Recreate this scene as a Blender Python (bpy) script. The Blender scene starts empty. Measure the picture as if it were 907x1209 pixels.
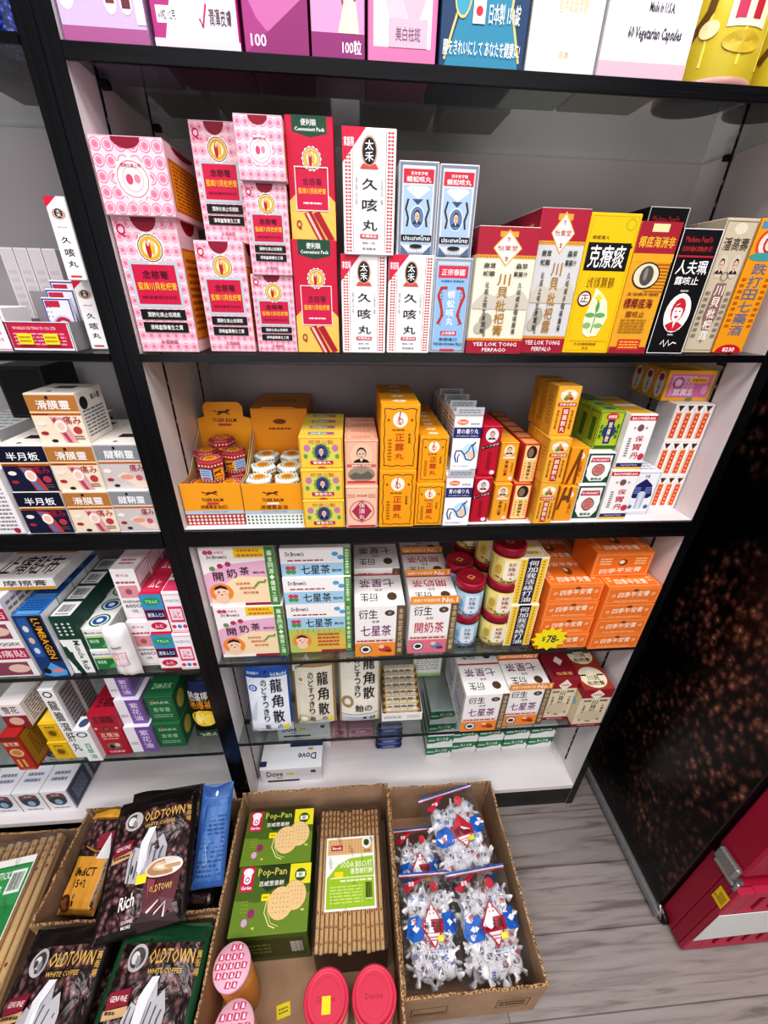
import bpy, bmesh, math, random
from mathutils import Vector, Matrix
random.seed(7)
SC = bpy.context.scene
COL = SC.collection
PI = math.pi

# ------------------------------------------------------------------ materials
def lin(hx):
    hx = hx.lstrip('#'); hx = hx if len(hx) == 6 else ''.join(c*2 for c in hx)
    out = []
    for i in (0, 2, 4):
        c = int(hx[i:i+2], 16) / 255
        out.append(c / 12.92 if c <= .04045 else ((c + .055) / 1.055) ** 2.4)
    return (*out, 1)

MATS = {}
def ink(hx, rough=.42):
    """printed board or plastic: one colour with a faint procedural mottling"""
    key = (hx, rough)
    if key in MATS: return MATS[key]
    m = bpy.data.materials.new('print_' + hx.lstrip('#')); m.use_nodes = True
    nt = m.node_tree; b = nt.nodes['Principled BSDF']
    n = nt.nodes.new('ShaderNodeTexNoise'); n.inputs['Scale'].default_value = 60
    mx = nt.nodes.new('ShaderNodeMix'); mx.data_type = 'RGBA'
    c = lin(hx)
    mx.inputs[6].default_value = tuple(min(1, k * .93) for k in c[:3]) + (1,)
    mx.inputs[7].default_value = tuple(min(1, k * 1.05) for k in c[:3]) + (1,)
    nt.links.new(n.outputs['Fac'], mx.inputs[0]); nt.links.new(mx.outputs[2], b.inputs['Base Color'])
    b.inputs['Roughness'].default_value = rough
    b.inputs['Specular IOR Level'].default_value = .35
    MATS[key] = m
    return m

def nodemat(name, build):
    if name in MATS: return MATS[name]
    m = bpy.data.materials.new(name); m.use_nodes = True
    build(m.node_tree, m.node_tree.nodes['Principled BSDF']); MATS[name] = m
    return m

def ramp(nt, stops):
    r = nt.nodes.new('ShaderNodeValToRGB'); e = r.color_ramp.elements
    while len(e) < len(stops): e.new(.5)
    for k, (p, c) in zip(e, stops): k.position = p; k.color = lin(c)
    return r

def film_mat(name, tint=(.97, .97, .98, 1), gloss=.16, bump=.6, scale=45):
    """thin clear film or glass: straight-through transmission plus a mirror layer that grows at grazing angles"""
    if name in MATS: return MATS[name]
    m = bpy.data.materials.new(name); m.use_nodes = True; nt = m.node_tree
    for n in list(nt.nodes): nt.nodes.remove(n)
    o = nt.nodes.new('ShaderNodeOutputMaterial'); t = nt.nodes.new('ShaderNodeBsdfTransparent'); t.inputs[0].default_value = tint
    g = nt.nodes.new('ShaderNodeBsdfGlossy'); g.inputs['Roughness'].default_value = .08 if bump else .03
    mix = nt.nodes.new('ShaderNodeMixShader'); lw = nt.nodes.new('ShaderNodeLayerWeight'); lw.inputs[0].default_value = .35
    mp = nt.nodes.new('ShaderNodeMath'); mp.operation = 'MULTIPLY_ADD'; mp.inputs[1].default_value = gloss * 2.2; mp.inputs[2].default_value = gloss * .5; mp.use_clamp = True
    nt.links.new(lw.outputs['Fresnel'], mp.inputs[0]); nt.links.new(mp.outputs[0], mix.inputs[0])
    nt.links.new(t.outputs[0], mix.inputs[1]); nt.links.new(g.outputs[0], mix.inputs[2]); nt.links.new(mix.outputs[0], o.inputs[0])
    if bump:
        n = nt.nodes.new('ShaderNodeTexNoise'); n.inputs['Scale'].default_value = scale; n.inputs['Detail'].default_value = 3; n.inputs['Distortion'].default_value = 1.5
        bp = nt.nodes.new('ShaderNodeBump'); bp.inputs['Strength'].default_value = bump; bp.inputs['Distance'].default_value = .01
        nt.links.new(n.outputs['Fac'], bp.inputs['Height']); nt.links.new(bp.outputs[0], g.inputs['Normal']); nt.links.new(bp.outputs[0], lw.inputs['Normal'])
    MATS[name] = m
    return m

GLASS = film_mat('shelf_glass', (.80, .84, .83, 1), .12, 0)
FILM = film_mat('clear_film', (.995, .995, 1, 1), .14, 1.0, 34)

def f_card(nt, b):
    tc = nt.nodes.new('ShaderNodeTexCoord'); n = nt.nodes.new('ShaderNodeTexNoise'); n.inputs['Scale'].default_value = 12; n.inputs['Detail'].default_value = 6
    w = nt.nodes.new('ShaderNodeTexWave'); w.inputs['Scale'].default_value = 90; w.inputs['Distortion'].default_value = .4
    r = ramp(nt, [(.25, '#94765a'), (.75, '#b7977a')])
    nt.links.new(tc.outputs['Object'], n.inputs['Vector']); nt.links.new(tc.outputs['Object'], w.inputs['Vector']); nt.links.new(n.outputs['Fac'], r.inputs[0]); nt.links.new(r.outputs[0], b.inputs['Base Color'])
    bp = nt.nodes.new('ShaderNodeBump'); bp.inputs['Strength'].default_value = .12; nt.links.new(w.outputs['Fac'], bp.inputs['Height']); nt.links.new(bp.outputs[0], b.inputs['Normal'])
    b.inputs['Roughness'].default_value = .85
CARD = nodemat('brown_corrugated_board', f_card)

def f_edge(nt, b):
    tc = nt.nodes.new('ShaderNodeTexCoord'); w = nt.nodes.new('ShaderNodeTexNoise'); w.inputs['Scale'].default_value = 300
    r = ramp(nt, [(.42, '#5d4329'), (.58, '#c39d72')]); nt.links.new(tc.outputs['Object'], w.inputs['Vector']); nt.links.new(w.outputs['Fac'], r.inputs[0]); nt.links.new(r.outputs[0], b.inputs['Base Color'])
    b.inputs['Roughness'].default_value = .9
CARDEDGE = nodemat('torn_board_edge', f_edge)

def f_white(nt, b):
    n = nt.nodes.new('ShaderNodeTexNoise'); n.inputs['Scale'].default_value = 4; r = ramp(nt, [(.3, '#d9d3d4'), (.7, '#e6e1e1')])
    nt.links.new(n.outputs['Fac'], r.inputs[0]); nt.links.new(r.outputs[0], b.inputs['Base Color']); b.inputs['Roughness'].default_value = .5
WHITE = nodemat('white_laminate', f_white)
def f_black(nt, b):
    n = nt.nodes.new('ShaderNodeTexNoise'); n.inputs['Scale'].default_value = 9; n.inputs['Detail'].default_value = 5; r = ramp(nt, [(.4, '#060709'), (.75, '#15171b')])
    nt.links.new(n.outputs['Fac'], r.inputs[0]); nt.links.new(r.outputs[0], b.inputs['Base Color']); b.inputs['Roughness'].default_value = .22; b.inputs['Specular IOR Level'].default_value = .4
BLACK = nodemat('black_gloss_laminate', f_black)
DARK = ink('#0b0b0d', .6)

def f_floor(nt, b):
    tc = nt.nodes.new('ShaderNodeTexCoord'); mp = nt.nodes.new('ShaderNodeMapping')
    br = nt.nodes.new('ShaderNodeTexBrick'); br.offset = .37; br.inputs['Scale'].default_value = 1
    br.inputs['Brick Width'].default_value = .92; br.inputs['Row Height'].default_value = .125; br.inputs['Mortar Size'].default_value = .0014; br.inputs['Mortar Smooth'].default_value = .2
    br.inputs['Color1'].default_value = lin('#8f8884'); br.inputs['Color2'].default_value = lin('#a49d99'); br.inputs['Mortar'].default_value = lin('#6b6461')
    mp.inputs['Location'].default_value = (.33, .02, 0)
    nt.links.new(tc.outputs['Object'], mp.inputs['Vector']); nt.links.new(mp.outputs[0], br.inputs['Vector'])
    m2 = nt.nodes.new('ShaderNodeMapping'); m2.inputs['Scale'].default_value = (2.2, 30, 1); n = nt.nodes.new('ShaderNodeTexNoise'); n.inputs['Scale'].default_value = 2.2; n.inputs['Detail'].default_value = 9; n.inputs['Distortion'].default_value = .9
    nt.links.new(tc.outputs['Object'], m2.inputs['Vector']); nt.links.new(m2.outputs[0], n.inputs['Vector'])
    r = ramp(nt, [(.32, '#8d8380'), (.5, '#e6e0dd'), (.8, '#ffffff')]); nt.links.new(n.outputs['Fac'], r.inputs[0])
    mx = nt.nodes.new('ShaderNodeMix'); mx.data_type = 'RGBA'; mx.blend_type = 'MULTIPLY'; mx.inputs[0].default_value = .75
    nt.links.new(br.outputs['Color'], mx.inputs[6]); nt.links.new(r.outputs[0], mx.inputs[7]); nt.links.new(mx.outputs[2], b.inputs['Base Color'])
    b.inputs['Roughness'].default_value = .55
FLOOR = nodemat('grey_wood_planks', f_floor)

def f_bean(nt, b, scale=95, dark='#120a0a', mid='#4a2c2b', hi='#8d6664', tint=None):
    tc = nt.nodes.new('ShaderNodeTexCoord'); v = nt.nodes.new('ShaderNodeTexVoronoi'); v.inputs['Scale'].default_value = scale; v.feature = 'F1'
    nt.links.new(tc.outputs['Object'], v.inputs['Vector'])
    r = ramp(nt, [(.0, hi), (.28, mid), (.62, dark)]); nt.links.new(v.outputs['Distance'], r.inputs[0])
    w = nt.nodes.new('ShaderNodeTexNoise'); w.inputs['Scale'].default_value = scale * .8; w.inputs['Detail'].default_value = 2
    r2 = ramp(nt, [(.36, '#5a4040'), (.6, '#ffffff')]); nt.links.new(tc.outputs['Object'], w.inputs['Vector']); nt.links.new(w.outputs['Fac'], r2.inputs[0])
    mx = nt.nodes.new('ShaderNodeMix'); mx.data_type = 'RGBA'; mx.blend_type = 'MULTIPLY'; mx.inputs[0].default_value = .8
    nt.links.new(r.outputs[0], mx.inputs[6]); nt.links.new(r2.outputs[0], mx.inputs[7]); nt.links.new(mx.outputs[2], b.inputs['Base Color'])
    cr = nt.nodes.new('ShaderNodeTexNoise'); cr.inputs['Scale'].default_value = 22; cr.inputs['Detail'].default_value = 3; cr.inputs['Distortion'].default_value = 1.2; nt.links.new(tc.outputs['Object'], cr.inputs['Vector'])
    bp = nt.nodes.new('ShaderNodeBump'); bp.inputs['Strength'].default_value = .7; bp.inputs['Distance'].default_value = .012; nt.links.new(cr.outputs['Fac'], bp.inputs['Height']); nt.links.new(bp.outputs[0], b.inputs['Normal'])
    b.inputs['Roughness'].default_value = .27
BEANS = nodemat('coffee_bean_print', lambda nt, b: f_bean(nt, b, 88, '#2e1e20', '#80595a', '#c9a09d'))

def f_mural(nt, b):
    tc = nt.nodes.new('ShaderNodeTexCoord')
    mp = nt.nodes.new('ShaderNodeMapping'); mp.inputs['Scale'].default_value = (1, 1, .62); mp.inputs['Rotation'].default_value = (.5, 0, 0)
    v = nt.nodes.new('ShaderNodeTexVoronoi'); v.inputs['Scale'].default_value = 70
    nt.links.new(tc.outputs['Object'], mp.inputs['Vector']); nt.links.new(mp.outputs[0], v.inputs['Vector'])
    r = ramp(nt, [(.0, '#c9a08c'), (.2, '#8a5a4a'), (.5, '#4e2c25'), (.7, '#0c0706')]); nt.links.new(v.outputs['Distance'], r.inputs[0])
    n = nt.nodes.new('ShaderNodeTexNoise'); n.inputs['Scale'].default_value = 5.2; n.inputs['Detail'].default_value = 3; nt.links.new(tc.outputs['Object'], n.inputs['Vector'])
    r2 = ramp(nt, [(.42, '#000000'), (.54, '#b0b0b0'), (.66, '#ffffff')]); nt.links.new(n.outputs['Fac'], r2.inputs[0])
    n3 = nt.nodes.new('ShaderNodeTexNoise'); n3.inputs['Scale'].default_value = 60; nt.links.new(tc.outputs['Object'], n3.inputs['Vector'])
    r3 = ramp(nt, [(.4, '#101010'), (.62, '#ffffff')]); nt.links.new(n3.outputs['Fac'], r3.inputs[0])
    m0 = nt.nodes.new('ShaderNodeMix'); m0.data_type = 'RGBA'; m0.blend_type = 'MULTIPLY'; m0.inputs[0].default_value = .85
    nt.links.new(r.outputs[0], m0.inputs[6]); nt.links.new(r3.outputs[0], m0.inputs[7])
    mx = nt.nodes.new('ShaderNodeMix'); mx.data_type = 'RGBA'; nt.links.new(r2.outputs[0], mx.inputs[0]); mx.inputs[6].default_value = lin('#060405')
    nt.links.new(m0.outputs[2], mx.inputs[7]); nt.links.new(mx.outputs[2], b.inputs['Base Color']); b.inputs['Roughness'].default_value = .3; b.inputs['Specular IOR Level'].default_value = .25
MURAL = nodemat('coffee_bean_side_print', f_mural)
def f_metal(nt, b):
    n = nt.nodes.new('ShaderNodeTexNoise'); n.inputs['Scale'].default_value = 40; r = ramp(nt, [(.3, '#8d9090'), (.7, '#d5d8d8')]); nt.links.new(n.outputs['Fac'], r.inputs[0]); nt.links.new(r.outputs[0], b.inputs['Base Color'])
    b.inputs['Metallic'].default_value = .9; b.inputs['Roughness'].default_value = .3
METAL = nodemat('bare_metal', f_metal)
def f_biscuit(nt, b):
    n = nt.nodes.new('ShaderNodeTexNoise'); n.inputs['Scale'].default_value = 90; n.inputs['Detail'].default_value = 4; r = ramp(nt, [(.3, '#cfa066'), (.55, '#ecca90'), (.75, '#f8e3b8')]); nt.links.new(n.outputs['Fac'], r.inputs[0]); nt.links.new(r.outputs[0], b.inputs['Base Color'])
    b.inputs['Roughness'].default_value = .7
BISCUIT = nodemat('baked_biscuit', f_biscuit)

# ------------------------------------------------------------------ text outlines
GLY = {}
def glyphs(s, bold=0.0):
    key = (s, bold)
    if key in GLY: return GLY[key]
    c = bpy.data.curves.new('lettering', 'FONT'); c.body = s; c.resolution_u = 2 if len(s) < 6 else 1; c.offset = bold if s.isascii() else 0
    o = bpy.data.objects.new('lettering', c); COL.objects.link(o)
    m = bpy.data.meshes.new_from_object(o.evaluated_get(bpy.context.evaluated_depsgraph_get()))
    vs = [(v.co.x, v.co.y) for v in m.vertices]; fs = [tuple(p.vertices) for p in m.polygons]
    x0 = min(v[0] for v in vs); x1 = max(v[0] for v in vs); y0 = min(v[1] for v in vs); y1 = max(v[1] for v in vs)
    vs = [((a - x0) / max(1e-6, x1 - x0), (b - y0) / max(1e-6, y1 - y0), 0) for a, b in vs]
    bpy.data.objects.remove(o); bpy.data.curves.remove(c); bpy.data.meshes.remove(m)
    if not s.isascii():        # heavier strokes: the same outlines once more, a hair aside
        n = len(vs); hx, hy = .022 / max(.2, x1 - x0), .022 / max(.2, y1 - y0)
        vs = [(a*(1 - hx), b*(1 - hy), 0) for a, b, _ in vs] + [(a*(1 - hx) + hx, b*(1 - hy) + hy, .6) for a, b, _ in vs]; fs = fs + [tuple(i + n for i in f) for f in fs]
    GLY[key] = (vs, fs, (x1 - x0) / max(1e-6, y1 - y0))
    return GLY[key]

# ------------------------------------------------------------------ mesh builder with artwork
class B:
    def __init__(s): s.v = []; s.f = []; s.mi = []; s.m = []; s.sm = []
    def mat(s, m):
        if m not in s.m: s.m.append(m)
        return s.m.index(m)
    def add(s, vs, fs, m, smooth=False):
        o = len(s.v); s.v += [tuple(v) for v in vs]; k = s.mat(m)
        for f in fs: s.f.append(tuple(o + i for i in f)); s.mi.append(k); s.sm.append(smooth)
    def box(s, lo, hi, m, bev=.0008, mats=None):
        """box with small chamfers; mats: {'-x','+x','-y','+y','-z','+z': material}"""
        x0, y0, z0 = lo; x1, y1, z1 = hi
        b = min(bev, (x1-x0)*.3, (y1-y0)*.3, (z1-z0)*.3)
        P = {}
        vs = []
        for sx in (0, 1):
            for sy in (0, 1):
                for sz in (0, 1):
                    for ax in range(3):
                        p = [(x0, x1)[sx], (y0, y1)[sy], (z0, z1)[sz]]
                        for k, sg in enumerate((sx, sy, sz)):
                            if k != ax: p[k] += b if sg == 0 else -b
                        P[(sx, sy, sz, ax)] = len(vs); vs.append(p)
        def q(ax, sgn):
            o = [k for k in range(3) if k != ax]; r = []
            for a, c in ((0, 0), (1, 0), (1, 1), (0, 1)):
                k = [0, 0, 0]; k[ax] = sgn; k[o[0]] = a; k[o[1]] = c; r.append(P[(*k, ax)])
            flip = (ax == 1) ^ (sgn == 0)
            return r[::-1] if flip else r
        base = len(s.v)
        s.v += [tuple(v) for v in vs]
        for ax in range(3):
            for sg in (0, 1):
                mm = (mats or {}).get('-+'[sg] + 'xyz'[ax], m)
                s.f.append(tuple(base + i for i in q(ax, sg))); s.mi.append(s.mat(mm)); s.sm.append(False)
        cen = Vector(((x0+x1)/2, (y0+y1)/2, (z0+z1)/2))
        def push(idx):
            pts = [Vector(vs[i]) for i in idx]; n = (pts[1]-pts[0]).cross(pts[2]-pts[0]); c = sum(pts, Vector())/len(pts) - cen
            if n.dot(c) < 0: idx = idx[::-1]
            s.f.append(tuple(base + i for i in idx)); s.mi.append(s.mat(m)); s.sm.append(False)
        for ax in range(3):
            o = [k for k in range(3) if k != ax]
            for a in (0, 1):
                for c in (0, 1):
                    k0 = [0, 0, 0]; k0[o[0]] = a; k0[o[1]] = c; k1 = list(k0); k1[ax] = 1
                    push([P[(*k0, o[0])], P[(*k1, o[0])], P[(*k1, o[1])], P[(*k0, o[1])]])
        for sx in (0, 1):
            for sy in (0, 1):
                for sz in (0, 1): push([P[(sx, sy, sz, k)] for k in range(3)])
    def rings(s, rings, m, closed=True, cap0=True, cap1=True, smooth=True):
        """loft through rings of equal length"""
        o = len(s.v); n = len(rings[0]); k = s.mat(m)
        for r in rings: s.v += [tuple(p) for p in r]
        for i in range(len(rings) - 1):
            for j in range(n if closed else n - 1):
                a = o + i*n + j; b_ = o + i*n + (j+1) % n
                s.f.append((a, b_, b_ + n, a + n)); s.mi.append(k); s.sm.append(smooth)
        if cap0: s.f.append(tuple(o + j for j in range(n))[::-1]); s.mi.append(k); s.sm.append(False)
        if cap1: s.f.append(tuple(o + (len(rings)-1)*n + j for j in range(n))); s.mi.append(k); s.sm.append(False)
    def lathe(s, prof, m, n=24, c=(0, 0), ph=0, smooth=True):
        s.rings([[(c[0] + r*math.cos(ph + 2*PI*j/n), c[1] + r*math.sin(ph + 2*PI*j/n), z) for j in range(n)] for r, z in prof], m, smooth=smooth)
    def tube(s, pts, r, m, n=8):
        pts = [Vector(p) for p in pts]; R = []
        for i, p in enumerate(pts):
            d = (pts[min(i+1, len(pts)-1)] - pts[max(i-1, 0)]).normalized(); a = d.orthogonal().normalized(); b_ = d.cross(a)
            R.append([p + a*r*math.cos(2*PI*j/n) + b_*r*math.sin(2*PI*j/n) for j in range(n)])
        s.rings(R, m)
    def art(s, ops, mp, w, h, step=.00006, sub=1, k0=1):
        """flat printed shapes on a face; mp(u, v, lift) -> point; w, h the size of the face"""
        k = k0
        for op in ops:
            t = op[0]; z = k * step; k += 1
            if t == 'R':
                _, a, b_, c, d, col = op[:6]; s.grid(mp, a, b_, c, d, z, col, sub)
            elif t == 'F':
                _, a, b_, c, d, col, th = op; tu = th; tv = th * w / h
                for q in ((a, b_, c, b_+tv), (a, d-tv, c, d), (a, b_+tv, a+tu, d-tv), (c-tu, b_+tv, c, d-tv)): s.grid(mp, *q, z, col, sub)
            elif t in 'EC':
                if t == 'E': _, cu, cv, ru, rv, col = op[:6]
                else: _, cu, cv, ru, col = op[:5]; rv = ru * w / h
                n = op[6] if t == 'E' and len(op) > 6 else 20
                pts = [(min(1, max(0, cu + ru*math.cos(2*PI*j/n))), min(1, max(0, cv + rv*math.sin(2*PI*j/n)))) for j in range(n)]
                s.add([mp(min(1, max(0, cu)), min(1, max(0, cv)), z)] + [mp(*p, z) for p in pts], [(0, 1+j, 1+(j+1) % n) for j in range(n)], ink(col))
            elif t == 'O':      # ring
                _, cu, cv, ru, col, th = op; n = 14; r = w / h
                o = [(cu + ru*math.cos(2*PI*j/n), cv + ru*r*math.sin(2*PI*j/n)) for j in range(n)]
                i_ = [(cu + (ru-th)*math.cos(2*PI*j/n), cv + (ru-th)*r*math.sin(2*PI*j/n)) for j in range(n)]
                s.add([mp(*p, z) for p in o + i_], [(j, (j+1) % n, n+(j+1) % n, n+j) for j in range(n)], ink(col))
            elif t == 'S':      # scalloped or star medallion
                _, cu, cv, r0, r1, n, col = op; r = w / h
                pts = [(cu + (r0 if j % 2 else r1)*math.cos(PI*j/n), cv + (r0 if j % 2 else r1)*r*math.sin(PI*j/n)) for j in range(2*n)]
                s.add([mp(cu, cv, z)] + [mp(*p, z) for p in pts], [(0, 1+j, 1+(j+1) % (2*n)) for j in range(2*n)], ink(col))
            elif t == 'P':
                _, pts, col = op; cu = sum(p[0] for p in pts)/len(pts); cv = sum(p[1] for p in pts)/len(pts); n = len(pts)
                s.add([mp(cu, cv, z)] + [mp(*p, z) for p in pts], [(0, 1+j, 1+(j+1) % n) for j in range(n)], ink(col))
            elif t == 'W':      # stroke along points
                _, pts, th, col = op; r = w / h; L_ = []; 
                for i, p in enumerate(pts):
                    q0 = pts[max(0, i-1)]; q1 = pts[min(len(pts)-1, i+1)]; dx = q1[0]-q0[0]; dy = (q1[1]-q0[1])/r; ln = math.hypot(dx, dy) or 1
                    nx, ny = -dy/ln*th/2, dx/ln*th/2*r; L_ += [(p[0]-nx, p[1]-ny), (p[0]+nx, p[1]+ny)]
                s.add([mp(*p, z) for p in L_], [(2*i, 2*i+2, 2*i+3, 2*i+1) for i in range(len(pts)-1)], ink(col))
            elif t == 'T':
                _, tx, a, b_, c, d, col = op[:7]; vert = len(op) > 7 and op[7] == 'v'; rot = len(op) > 7 and op[7]
                bold = .016
                if vert:
                    n = len(tx); ch = (d - b_) / n
                    for i, g in enumerate(tx):
                        if g == ' ': continue
                        vs, fs, asp = glyphs(g, bold); v1 = d - i*ch - ch*.06; v0 = v1 - ch*.88
                        if asp > 2.2: v0, v1 = (v0+v1)/2 - ch*.08, (v0+v1)/2 + ch*.08
                        s.add([mp(a + (c-a)*x, v0 + (v1-v0)*y, z + l*step) for x, y, l in vs], fs, ink(col))
                else:
                    vs, fs, asp = glyphs(tx, bold)
                    if rot == 'u': f = lambda x, y: (c - (c-a)*x, d - (d-b_)*y)           # upside down
                    elif rot == 'l': f = lambda x, y: (c - (c-a)*y, b_ + (d-b_)*x)       # reads upward
                    elif rot == 'r': f = lambda x, y: (a + (c-a)*y, d - (d-b_)*x)        # reads downward
                    elif isinstance(rot, tuple):                                          # slanted: rise over the run
                        f = lambda x, y: (a + (c-a)*x, b_ + (d-b_)*y + rot[0]*x)
                    else: f = lambda x, y: (a + (c-a)*x, b_ + (d-b_)*y)
                    s.add([mp(*f(x, y), z + l*step) for x, y, l in vs], fs, ink(col))
            elif t == 'D':      # rows of dots
                _, a, b_, c, d, nx, ny, r, col = op
                for i in range(nx):
                    for j in range(ny):
                        cu = a + (c-a)*(i+.5)/nx; cv = b_ + (d-b_)*(j+.5)/ny; n = 6
                        s.add([mp(cu + r*math.cos(2*PI*q/n), cv + r*w/h*math.sin(2*PI*q/n), z) for q in range(n)], [tuple(range(n))], ink(col))
            elif t == 'N':      # rows of rings (wallpaper pattern)
                _, a, b_, c, d, nx, ny, col, th = op; r = (c-a)/nx*.5
                for i in range(nx):
                    for j in range(ny):
                        q = (a + (c-a)*(i+.5)/nx, b_ + (d-b_)*(j+.5)/ny); s.art([('E', *q, r*.97, r*.97*w/h, col, 12), ('O', *q, r*.74, '#fbe9ee', r*.12), ('E', *q, r*.3, r*.3*w/h, '#d9778f', 6)], mp, w, h, step, sub, k)
                k += 4
            elif t == 'L':      # lines too small to read: rows of short dashes
                _, a, b_, c, d, n, col = op[:7]
                rr = random.Random(int(a*1000) + n + int(d*977)); lh = (d-b_)/n
                for i in range(n):
                    u = a; v0 = d - (i+.75)*lh
                    while u < c - .01:
                        l = min(c - u, (c-a)*rr.uniform(.08, .25)); s.grid(mp, u, v0, u + l*.82, v0 + lh*.5, z, col, 1); u += l
            elif t == 'Z':      # bar code
                _, a, b_, c, d, col = op; rr = random.Random(5); u = a
                while u < c:
                    l = (c-a)*rr.choice((.02, .03, .05)); s.grid(mp, u, b_, min(c, u+l), d, z, col, 1); u += l + (c-a)*rr.choice((.02, .03))
            elif t == 'M':      # oval portrait of a man
                _, cu, cv, ru, rv, bg, coat = op; q = lambda x, y: (cu + x*ru, cv + y*rv)
                s.art([('E', cu, cv, ru, rv, bg), ('P', [q(-.75, -.64), q(.75, -.64), q(.55, -.42), q(.2, -.3), q(-.2, -.3), q(-.55, -.42)], coat), ('E', *q(0, .18), ru*.44, rv*.5, '#1a1414', 12), ('E', *q(0, .08), ru*.38, rv*.44, '#e0b9a2', 12),
                       ('P', [q(-.14, -.3), q(.14, -.3), q(0, -.58)], '#efe9e2'), ('E', *q(-.15, .12), ru*.08, rv*.05, '#2a1a16', 6), ('E', *q(.15, .12), ru*.08, rv*.05, '#2a1a16', 6), ('E', *q(0, -.17), ru*.13, rv*.04, '#9a4a44', 6)], mp, w, h, step, sub, k)
                k += 8
    def grid(s, mp, a, b_, c, d, z, col, n):
        vs = [mp(a + (c-a)*i/n, b_ + (d-b_)*j/n, z) for j in range(n+1) for i in range(n+1)]
        s.add(vs, [(j*(n+1)+i, j*(n+1)+i+1, (j+1)*(n+1)+i+1, (j+1)*(n+1)+i) for j in range(n) for i in range(n)], ink(col))
    def mesh(s, name):
        me = bpy.data.meshes.new(name); me.from_pydata(s.v, [], s.f)
        for m in s.m: me.materials.append(m)
        me.polygons.foreach_set('material_index', s.mi); me.polygons.foreach_set('use_smooth', s.sm); me.update()
        return me
    def obj(s, name, parent=None, loc=(0, 0, 0), rot=(0, 0, 0)):
        return link(name, s.mesh(name), parent, loc, rot)

def link(name, data, parent=None, loc=(0, 0, 0), rot=(0, 0, 0)):
    o = bpy.data.objects.new(name, data); COL.objects.link(o); o.location = loc; o.rotation_euler = rot
    if parent: o.parent = parent
    return o
def tag(o, label=None, cat=None, group=None, kind=None):
    if label: o['label'] = label
    if cat: o['category'] = cat
    if group: o['group'] = group
    if kind: o['kind'] = kind
    return o
def empty(name, loc, rot=(0, 0, 0)):
    o = bpy.data.objects.new(name, None); o.empty_display_size = .02; COL.objects.link(o); o.location = loc; o.rotation_euler = rot
    return o
def dup(o, loc, rot=None, label=None, group=None):
    """copy of a thing with copies of its parts and sub-parts (mesh data shared)"""
    r = o.copy(); COL.objects.link(r); r.location = loc
    if rot: r.rotation_euler = rot
    if label: r['label'] = label
    if group: r['group'] = group
    for ch in [q for q in ALLKIDS.get(o.name, [])]:
        c = ch.copy(); COL.objects.link(c); c.parent = r
        for g in ALLKIDS.get(ch.name, []):
            d = g.copy(); COL.objects.link(d); d.parent = c
    return r
ALLKIDS = {}
def kid(parent, child): ALLKIDS.setdefault(parent.name, []).append(child); return child
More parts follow.
